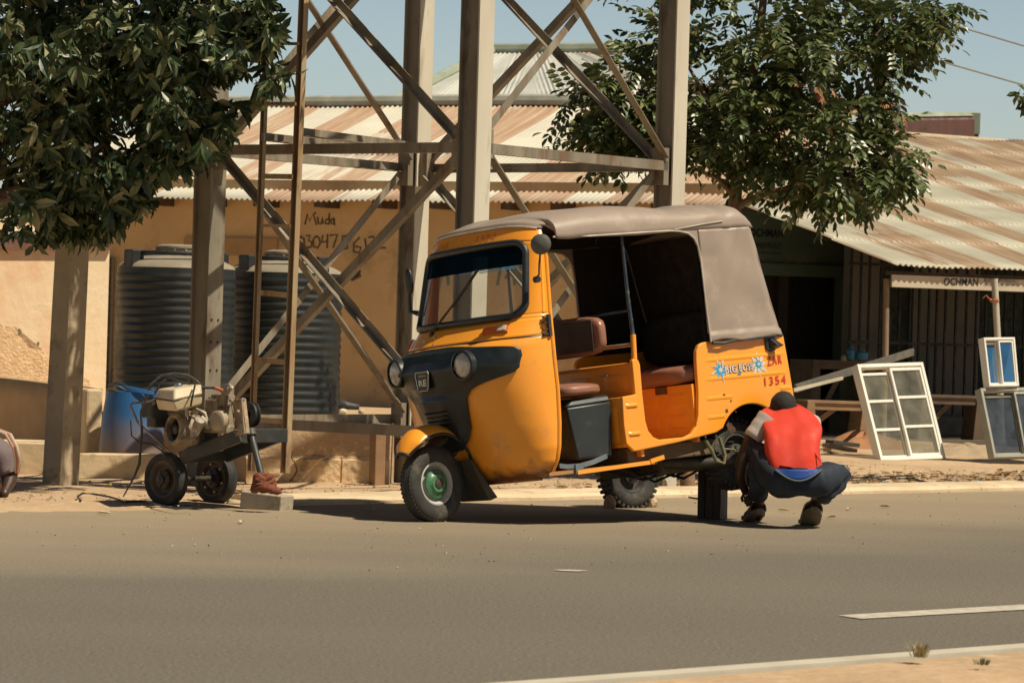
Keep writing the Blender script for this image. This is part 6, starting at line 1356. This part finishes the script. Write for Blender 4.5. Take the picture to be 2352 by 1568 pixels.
mb = MB(); mb.beam(P(1826, 892, 31.0), P(2097, 808, 35.0), [(-.012, -.035), (.012, -.035), (.012, .035), (-.012, .035)]); tag(build(mb, "aluminium_strip", mat("dull_grey_strip", (.10, .10, .085), (.16, .14, .11), rough=.5)), "long dull grey aluminium bar slanting up behind the six pane window", "metal bar")
mb = MB(); mb.beam(P(1822, 896, 30.5), P(1935, 868, 32.0), [(-.008, -.014), (.008, -.014), (.008, .014), (-.008, .014)]); tag(build(mb, "aluminium_strip", mat("pale_strip", (.55, .50, .38), rough=.4)), "short pale aluminium bar slanting out behind the rickshaw tail", "metal bar")
# sand heap and plank pile
mb = MB()
def heap(cx_, cy_, cz_, rx, ry, h, seed):
    def fn(a, b_):
        t = 2 * pi * a; r_ = b_; q = Vector((cx_ + rx * r_ * cos(t), cy_ + ry * r_ * sin(t), cz_ - .06 + (h + .06) * (cos(pi * r_) * .5 + .5) * (1 + .3 * noise.noise(Vector((cos(t) * 2 + seed, sin(t) * 2, r_ * 3)))))); return q
    return fn
hp = P(1985, 1035, 35.0); mb.grid(heap(hp.x, hp.y, .09, .75, .8, .13, 1), 50, 14, closed=True); tag(build(mb, "sand_heap", mat("orange_sand", (.36, .17, .075), (.30, .14, .06), rough=1, bump=.01, scale=5), smooth=60), "low orange sand heap behind the six pane window", "sand heap")
hp = P(2215, 1035, 33.6); mb = MB(); mb.grid(heap(hp.x, hp.y, .07, .75, .6, .10, 3), 50, 14, closed=True); tag(build(mb, "sand_heap", mat("grey_sand", (.40, .30, .19), (.33, .25, .16), rough=1, bump=.01, scale=5), smooth=60), "low grey brown sand heap between the two leaning windows", "sand heap")
for k, (xa, ya, xb, yb, m, lab) in enumerate(((1898, 1022, 1960, 1034, mat("grey_plank", (.30, .23, .16), (.22, .17, .12), rough=.9), "topmost grey plank of the scrap pile right of the red shirt"), (1900, 1032, 1955, 1044, mat("pale_plank", (.42, .31, .2), (.3, .22, .14), rough=.9), "pale lower plank of the scrap pile right of the red shirt"), (1905, 1014, 1966, 1022, mat("black_scrap", (.035, .04, .035), rough=.6), "black scrap pipe lying behind the grey plank pile"))):
    mb = MB(); mb.beam(P(xa, ya, 32.5 + .3 * k), P(xb, yb, 32.8 + .3 * k), [(-.05, -.018), (.05, -.018), (.05, .018), (-.05, .018)]); tag(build(mb, "plank", m, bevel=.004), lab, "plank")

# litter along the right kerb, pebbles, leaves on the road
def scatter(name, label, n, region, sizes, m, seed, kind="debris"):
    random.seed(seed); mb = MB()
    for k in range(n):
        q = region(); s_ = random.uniform(*sizes); a = random.uniform(0, 2 * pi); tl_ = random.uniform(-.5, .5)
        Rm = Matrix.Rotation(a, 3, 'Z') @ Matrix.Rotation(tl_, 3, 'X')
        if kind == "rock": 
            vs = [Vector((random.uniform(.6, 1) * x, random.uniform(.6, 1) * y, random.uniform(.4, .8) * z)) * s_ for x in (-1, 1) for y in (-1, 1) for z in (-1, 1)]
            mb.add([Rm @ v + q for v in vs], [(0, 1, 3, 2), (4, 6, 7, 5), (0, 4, 5, 1), (2, 3, 7, 6), (0, 2, 6, 4), (1, 5, 7, 3)])
        else:
            L_, W_ = s_ * random.uniform(1, 2.2), s_ * random.uniform(.3, .8); c_ = random.uniform(.1, .5) * s_
            vs = [Vector((-L_, 0, 0)), Vector((-L_ * .3, W_, c_)), Vector((L_ * .6, W_ * .8, c_)), Vector((L_, 0, 0)), Vector((L_ * .5, -W_, c_ * .6)), Vector((-L_ * .4, -W_, c_))]
            mb.add([Rm @ v + q for v in vs], [(0, 1, 2, 3), (0, 3, 4, 5)])
    o = build(mb, name, m); tag(o, label, "litter", kind="stuff"); return o
def litm(name, cols):
    m, t, b = nodes_of(name); N = t.nodes; L = t.links; g = N.new("ShaderNodeNewGeometry"); cr = N.new("ShaderNodeValToRGB"); cr.color_ramp.interpolation = 'CONSTANT'
    cr.color_ramp.elements[0].color = (*cols[0], 1); cr.color_ramp.elements[1].color = (*cols[-1], 1); cr.color_ramp.elements[1].position = 1 - 1 / len(cols)
    for i, c in enumerate(cols[1:-1]): e = cr.color_ramp.elements.new((i + 1) / len(cols)); e.color = (*c, 1)
    L.new(g.outputs["Random Per Island"], cr.inputs[0]); L.new(cr.outputs[0], b.inputs["Base Color"]); b.inputs["Roughness"].default_value = .85; return m
def regA():
    s_ = random.uniform(2.6, 8.5); t_ = .45 + abs(random.gauss(.75, .42)); 
    return KP(s_, t_, vz(s_, t_) + .012)
scatter("dry_litter", "dry leaves and scraps of plastic strewn along the kerb at the right", 2200, regA, (.008, .027), litm("litter_mix", [(.42, .28, .15), (.30, .19, .09), (.15, .09, .05), (.50, .36, .2), (.36, .27, .12), (.22, .2, .1), (.03, .03, .03), (.5, .35, .2), (.32, .2, .11), (.6, .5, .38), (.20, .28, .30)]), 11)
def regB():
    s_ = random.uniform(-5, 8); t_ = .42 + random.random() ** 1.5 * 4; return KP(s_, t_, vz(s_, t_) + .003)
scatter("pebbles", "small pebbles and clods on the dirt verge", 1800, regB, (.003, .009), litm("pebble_mix", [(.45, .34, .22), (.38, .28, .17), (.32, .23, .14), (.52, .42, .28), (.4, .29, .18)]), 12, "rock")
def regC():
    s_ = random.uniform(-5.5, 6); t_ = -random.random() ** 1.3 * 5; return KP(s_, t_, .004 if t_ < -.3 or s_ > -1.7 else .03)
scatter("road_grit", "grit and pale chips on the road edge", 200, regC, (.0025, .006), litm("grit_mix", [(.50, .42, .30), (.26, .21, .15), (.56, .50, .38), (.35, .28, .19)]), 13, "rock")
def leafs(px, py, n):
    pass
for k, (px, py, cc_) in enumerate(((1800, 1171, (.45, .36, .08)), (1950, 1168, (.50, .33, .14)), (2035, 1163, (.52, .44, .2)), (1910, 1187, (.33, .26, .12)), (250, 1113, (.62, .5, .16)), (238, 1178, (.6, .48, .3)), (555, 1198, (.6, .5, .35)))):
    mb = MB(); c = G(px, py, .01); R_ = Matrix.Rotation(k * 1.3, 3, 'Z'); mb.add([c + R_ @ Vector(v) for v in ((-.045, 0, 0), (-.01, .016, .012), (.03, .012, .01), (.05, 0, 0), (.02, -.016, .008), (-.02, -.014, .01))], [(0, 1, 2, 3), (0, 3, 4, 5)])
    tag(build(mb, "fallen_leaf", mat("fallen_leaf_%d" % k, cc_)), ["yellow leaf on the road behind the crouching mechanic", "tan leaf on the road just right of the mechanic's shoe", "pale leaf on the road right of the mechanic, near the kerb", "dull leaf on the road nearest the mechanic's right shoe", "yellow leaf on the dirt below the low pale wall", "pale leaf on the dirt between pole and cart", "pale leaf on the road below the concrete block"][k], "leaf", "fallen leaves on the ground")
# weeds on the median
def tuft(px, py, D_, n, h, label, m):
    random.seed(int(px)); c = G(px, py, .04); mb = MB()
    for k in range(n):
        a = random.uniform(0, 2 * pi); r_ = random.uniform(0, .03); b_ = c + Vector((r_ * cos(a), r_ * sin(a), 0)); tip = b_ + Vector((cos(a) * random.uniform(.01, h * .6), sin(a) * random.uniform(.01, h * .6), h * random.uniform(.5, 1))); md_ = (b_ + tip) / 2 + Vector((0, 0, h * .12)); s_ = Vector((-sin(a), cos(a), 0)) * .003
        mb.add([b_ - s_, b_ + s_, md_ + s_, tip, md_ - s_], [(0, 1, 2, 3, 4)])
    tag(build(mb, "grass_tuft", m), label, "weed", "dry weeds on the median")
DG = mat("dry_grass", (.36, .30, .16), (.26, .22, .10)); GG = mat("green_weed", (.12, .14, .05), (.18, .19, .08))
tuft(2112, 1508, 0, 70, .06, "dry pale grass tuft on the near kerb at the bottom right", DG); tuft(2255, 1526, 0, 34, .03, "small dark green weed on the near dirt, right of the dry tuft", GG); 

# ------------------------------------------------------------------ trees
LEAF1 = leafmat("dark_broad_leaf", (.022, .045, .018), (.062, .090, .030), (.27, .265, .13), rough=.40, transl=.14)
LEAF2 = leafmat("dark_oval_leaf", (.040, .068, .020), (.095, .125, .038), (.23, .235, .10), rough=.36, transl=.14)
NEWL = mat("red_young_leaf", (.33, .10, .05), (.28, .16, .06))
BARK = mat("smooth_brown_bark", (.20, .12, .07), (.14, .09, .055), rough=.85, scale=6, bump=.004)
def leaf(mb, p, d_, n, L_, W_, fold=.25):
    d_ = d_.normalized(); s_ = d_.cross(n); 
    if s_.length < 1e-3: s_ = Vector((1, 0, 0))
    s_.normalize(); n2 = s_.cross(d_)
    mb.add([p, p + d_ * L_ * .30 + s_ * W_ * .82 + n2 * W_ * fold, p + d_ * L_ * .68 + s_ * W_ * .9 + n2 * W_ * fold, p + d_ * L_ - n2 * L_ * .10, p + d_ * L_ * .68 - s_ * W_ * .9 + n2 * W_ * fold, p + d_ * L_ * .30 - s_ * W_ * .82 + n2 * W_ * fold, p + d_ * L_ * .5], [(0, 1, 2, 6), (6, 2, 3), (0, 6, 4, 5), (6, 3, 4)])
def crown(name, blobs, nsprig, L_, W_, parent, m, seed, per=(6, 10), droop=.35, pinnate=False, keep=None):
    random.seed(seed); mb = MB(); wts = [b_[3] for b_ in blobs]; tips = []
    for k in range(nsprig):
        px, py, D, wt, rx, ry, rd = random.choices(blobs, wts)[0]
        v = Vector((random.gauss(0, 1), random.gauss(0, 1), random.gauss(0, 1))).normalized() * (random.random() ** .42)
        x, y, dd_ = px + v.x * rx, py + v.z * ry, D + v.y * rd
        if keep and not keep(x, y): continue
        p = P(x, y, dd_); nzv = noise.noise(p * 2.3 + Vector((seed, 0, 0)))
        if nzv < (-.08 if not pinnate else -.13): continue
        cen = P(px, py, D); od = (p - cen); od = od.normalized() if od.length > 1e-3 else Vector((0, 0, 1))
        ax = (od + Vector((random.uniform(-.6, .6), random.uniform(-.6, .6), random.uniform(-.6, .5)))).normalized()
        sc = random.choice((.55, .8, 1.0, 1.0, 1.25)) * random.uniform(.85, 1.15)
        if pinnate:
            ln_ = L_ * 2.6 * sc; side = ax.cross(Vector((random.gauss(0, .4), random.gauss(0, .4), 1))).normalized(); nn = side.cross(ax); ax2 = (ax + Vector((0, 0, -droop))).normalized()
            for i in range(random.randint(3, 4)):
                q = p + ax2 * ln_ * (.25 + .22 * i)
                for sg in (-1, 1): leaf(mb, q, side * sg * .9 + ax2 * .45 + Vector((0, 0, -.25)), nn, L_ * random.uniform(.85, 1.1), W_)
            leaf(mb, p + ax2 * ln_ * 1.0, ax2, nn, L_, W_)
        else:
            a_ = ax.cross(Vector((0, 0, 1))); a_ = a_.normalized() if a_.length > .01 else Vector((1, 0, 0)); b_ = ax.cross(a_)
            n = random.randint(*per)
            for i in range(n):
                an = 2.4 * i + random.uniform(-.3, .3); sp_ = random.uniform(.55, 1.15)
                d_ = ax * random.uniform(.1, .9) + (a_ * cos(an) + b_ * sin(an)) * sp_ + Vector((random.uniform(-.3, .3), random.uniform(-.3, .3), -droop * random.uniform(.2, 1.9)))
                leaf(mb, p + ax * random.uniform(-.05, .06), d_, (ax + Vector((random.uniform(-.5, .5), random.uniform(-.5, .5), random.uniform(-.5, .5)))), L_ * sc * random.uniform(.7, 1.15), W_ * sc * random.uniform(.75, 1.15), random.uniform(.1, .5))
        tips.append(p)
    build(mb, name, m, parent); return tips
tl_ = thing("broadleaf_tree", P(-330, 1140, 24.0), "big dark broadleaf tree filling the upper left, its trunk outside the photo", "tree")
TLB = [(60, 60, 23.6, 10, 330, 220, 1.1), (330, 60, 23.5, 8, 250, 170, .9), (520, 110, 23.3, 4.5, 120, 130, .6), (150, 300, 23.7, 9, 260, 190, 1.0), (380, 250, 23.5, 6, 150, 140, .8), (110, 450, 23.6, 6, 200, 90, .7), (500, 210, 23.3, 2.0, 90, 80, .45), (600, 160, 23.2, .8, 70, 40, .3), (590, 40, 23.3, 1.2, 45, 60, .4), (250, 420, 23.5, 2.2, 90, 90, .5), (-250, 200, 24, 9, 300, 330, 1.3), (60, -250, 24, 12, 520, 240, 1.6), (470, -200, 23.6, 9, 330, 170, 1.2), (760, -260, 23.6, 5, 220, 130, 1.0), (465, 305, 23.4, 1.0, 55, 40, .3), (330, 370, 23.4, .9, 70, 45, .3), (205, 500, 23.4, 1.0, 60, 45, .3), (660, 135, 23.2, .35, 38, 22, .15), (560, 255, 23.3, .5, 35, 30, .2), (300, 440, 23.4, .5, 60, 30, .2), (420, 340, 23.4, .5, 50, 25, .2), (100, 520, 23.5, .8, 110, 35, .4)]  # blobs above the frame at the right: unseen foliage added to shade the crown
crown("crown", TLB, 5400, .142, .023, tl_, LEAF1, 21, per=(5, 9), droop=.62)
mb = MB()
def limb(mb, pts, r0, r1):
    k = len(pts); mb.tube([P(*p) for p in pts], [r0 + (r1 - r0) * i / (k - 1) for i in range(k)], n=10)
limb(mb, [(-330, 1150, 24.0), (-325, 900, 24.0), (-320, 650, 24), (-280, 420, 24)], .19, .13)
for pts, r0 in (([(-300, 560, 24), (-120, 480, 23.8), (20, 440, 23.7), (110, 415, 23.6), (180, 370, 23.6), (240, 330, 23.6)], .05), ([(-280, 420, 24), (-60, 350, 23.9), (60, 300, 23.8), (150, 240, 23.7), (250, 180, 23.6), (420, 120, 23.5), (600, 140, 23.3)], .055), ([(-280, 420, 24), (-100, 260, 24), (0, 240, 23.8), (120, 190, 23.8), (220, 140, 23.7)], .04), ([(-300, 500, 24), (-60, 470, 23.7), (0, 460, 23.6), (60, 455, 23.55), (140, 400, 23.5)], .035), ([(-280, 420, 24), (-200, 100, 24), (0, -100, 24)], .07), ([(150, 240, 23.7), (300, 60, 23.6), (430, 60, 23.5), (560, 110, 23.3)], .025)): limb(mb, pts, r0, r0 * .35)
build(mb, "trunk", BARK, tl_, smooth=60)
t2 = thing("oval_leaf_tree", G(1668, 1103), "dark tree with small oval leaves and reddish tips behind the rickshaw canopy", "tree")
TRB = [(1800, 110, 28.6, 9, 260, 150, 1.1), (1650, 230, 28.4, 6, 190, 130, .9), (1950, 130, 28.5, 5, 170, 130, .8), (1480, 210, 28.4, 4.2, 150, 95, .7), (1850, 300, 28.2, 6, 180, 120, .8), (1950, 390, 28.1, 4, 120, 85, .6), (1450, 280, 28.3, 2.6, 120, 70, .5), (1550, 325, 28.3, .9, 70, 45, .5), (1880, 425, 28.1, 1.0, 80, 40, .4), (2080, 50, 28.5, 2.3, 100, 65, .5), (1720, 320, 28.2, 1.5, 110, 60, .5), (2050, 350, 28.1, 1.2, 60, 80, .35), (1540, 90, 28.5, 1.6, 80, 80, .5), (1340, 230, 28.2, .7, 45, 40, .3), (1750, -120, 28.8, 8, 380, 170, 1.2), (1405, 330, 28.3, .5, 30, 40, .3), (1465, 390, 28.3, .35, 30, 30, .2), (2140, 20, 28.4, .6, 50, 35, .3)]
crown("crown", TRB, 2700, .098, .023, t2, LEAF2, 33, pinnate=True, droop=.55)
crown("young_leaves", [(1500, 45, 28.4, 1, 35, 25, .2), (2070, 240, 28.0, 1, 30, 22, .2), (1880, 200, 27.6, .5, 30, 12, .2)], 26, .05, .009, t2, NEWL, 5, pinnate=True, droop=.4)
mb = MB()
limb(mb, [(1667, 1106, 28.2), (1672, 900, 28.2), (1680, 700, 28.25), (1684, 520, 28.3), (1690, 440, 28.3), (1700, 300, 28.4), (1740, 120, 28.5), (1760, -60, 28.6)], .085, .03)
for pts, r0 in (([(1684, 480, 28.3), (1720, 460, 28.25), (1770, 440, 28.2), (1845, 425, 28.2), (1900, 400, 28.1)], .035), ([(1686, 450, 28.3), (1650, 410, 28.3), (1600, 390, 28.3), (1540, 340, 28.3)], .028), ([(1690, 400, 28.3), (1670, 300, 28.2), (1620, 220, 28.2), (1585, 160, 28.3), (1600, 60, 28.4)], .030), ([(1700, 300, 28.4), (1850, 250, 28.4), (1960, 120, 28.4), (2060, 40, 28.5)], .03), ([(1690, 380, 28.3), (1560, 300, 28.4), (1450, 240, 28.4), (1360, 220, 28.3)], .022), ([(1845, 425, 28.2), (1900, 440, 28.1), (1960, 400, 28.1)], .014), ([(1850, 250, 28.4), (1960, 330, 28.2), (2050, 330, 28.1)], .016), ([(1585, 160, 28.3), (1520, 90, 28.4), (1500, 50, 28.4)], .012)): limb(mb, pts, r0, r0 * .3)
build(mb, "trunk", BARK, t2, smooth=60)
# sprig of another tree at the right edge, its trunk off to the right
t3 = thing("roadside_tree", G(2620, 1110), "leaf tip of another dark tree poking in at the right edge", "tree")
crown("crown", [(2352, 228, 27.5, 1, 14, 22, .15), (2420, 215, 27.5, 4, 60, 45, .3), (2540, 180, 27.6, 7, 110, 110, .6)], 150, .10, .026, t3, LEAF1, 9, droop=.4)
mb = MB(); limb(mb, [(2620, 1110, 27.6), (2610, 700, 27.6), (2590, 350, 27.6), (2540, 200, 27.6)], .09, .05); limb(mb, [(2580, 300, 27.6), (2460, 220, 27.5), (2370, 228, 27.5)], .03, .01); build(mb, "trunk", BARK, t3, smooth=60)
# overhead wires
WIRE = mat("pale_wire", (.42, .38, .28), rough=.6)
def wire(pts, label):
    mb = MB(); P3 = [P(*p) for p in pts]; mb.tube(P3, .0085, n=5); tag(build(mb, "overhead_wire", WIRE), label, "wire", "overhead wires at the upper right")
wire([(1500, -260, 40), (1900, -80, 38), (2190, 58, 36.5), (2352, 106, 35.6), (2700, 190, 34)], "upper pale overhead wire crossing the sky at the upper right")
wire([(1500, -120, 40), (1800, -5, 38.5), (2100, 124, 37), (2352, 196, 35.8), (2700, 280, 34)], "lower pale overhead wire crossing the sky at the upper right")
# dark roof cap of a building beyond the shop
fr0 = P(2040, 283, 49.0); fr1 = P(2236, 280, 50.0)
mb = MB(); mb.beam(fr0, fr1, [(-.10, -.35), (.10, -.35), (.10, .03), (.05, .10), (-.05, .10), (-.10, .03)]); far = thing("red_roofed_building", Vector((fr0.x, fr0.y, 0)), "dark red roof ridge of a building just showing beyond the workshop roof", "building")
build(mb, "roof_ridge", mat("dark_red_roof", (.14, .06, .05), (.10, .05, .04), rough=.7), far)
mb = MB(); mb.beam(fr0 + Vector((0, 0, .105)), fr1 + Vector((0, 0, .105)), [(-.09, -.02), (.09, -.02), (.05, .04), (-.05, .04)]); mb.box(fr1 + Vector((.02, 0, -.03)), (.12, .25, .3)); build(mb, "roof_cap", CAPM, far)
mb = MB(); mb.prism([fr0 + Vector((0, 0, -.34)), fr1 + Vector((0, 0, -.34)), Vector((fr1.x, fr1.y, 0)), Vector((fr0.x, fr0.y, 0))], Vector((0, 1, 0))); build(mb, "wall", mat("grey_wall", (.4, .36, .28)), far)
# rubble and rag on the platform
mb = MB(); random.seed(2)
for (px, py, r_, lab, cc_) in ((788, 947, .045, "white chip on the stone platform right of the tanks", (.62, .56, .42)), (830, 945, .03, "small pale stone in front of the ochre wall, left of the tower leg", (.5, .4, .28))):
    mb = MB(); mb.rock(P(px, py, 31.0), r_, seed=px); tag(build(mb, "rubble_stone", mat("rubble_%d" % px, cc_, rough=.9), smooth=20), lab, "stone")
mb = MB(); mb.tube([P(772, 935, 33.2), P(785, 930, 33.2), P(800, 934, 33.2), P(825, 937, 33.2)], [.05, .07, .05, .04], n=8); tag(build(mb, "dark_rag", mat("black_rag", (.03, .03, .03)), smooth=60), "black bundle of cloth lying at the foot of the ochre wall", "rag")
# burlap wrapped stump and thin posts behind the rear wheels
mb = MB(); c = P(1583, 1118, 25.3); mb.tube([Vector((c.x, c.y, -.1)), c + Vector((-.01, 0, .10)), c + Vector((.01, 0, .24)), c + Vector((0, 0, .32))], [.06, .055, .065, .05], n=12); mb.v = [q + Vector(noise.noise_vector(q * 14)) * .014 for q in mb.v]
tag(build(mb, "wrapped_stump", mat("crumpled_burlap", (.34, .22, .13), (.16, .10, .06), rough=.9, scale=11, bump=.01, bscale=18), smooth=50), "short stump wrapped in crumpled brown sacking behind the rickshaw's rear axle", "stump")
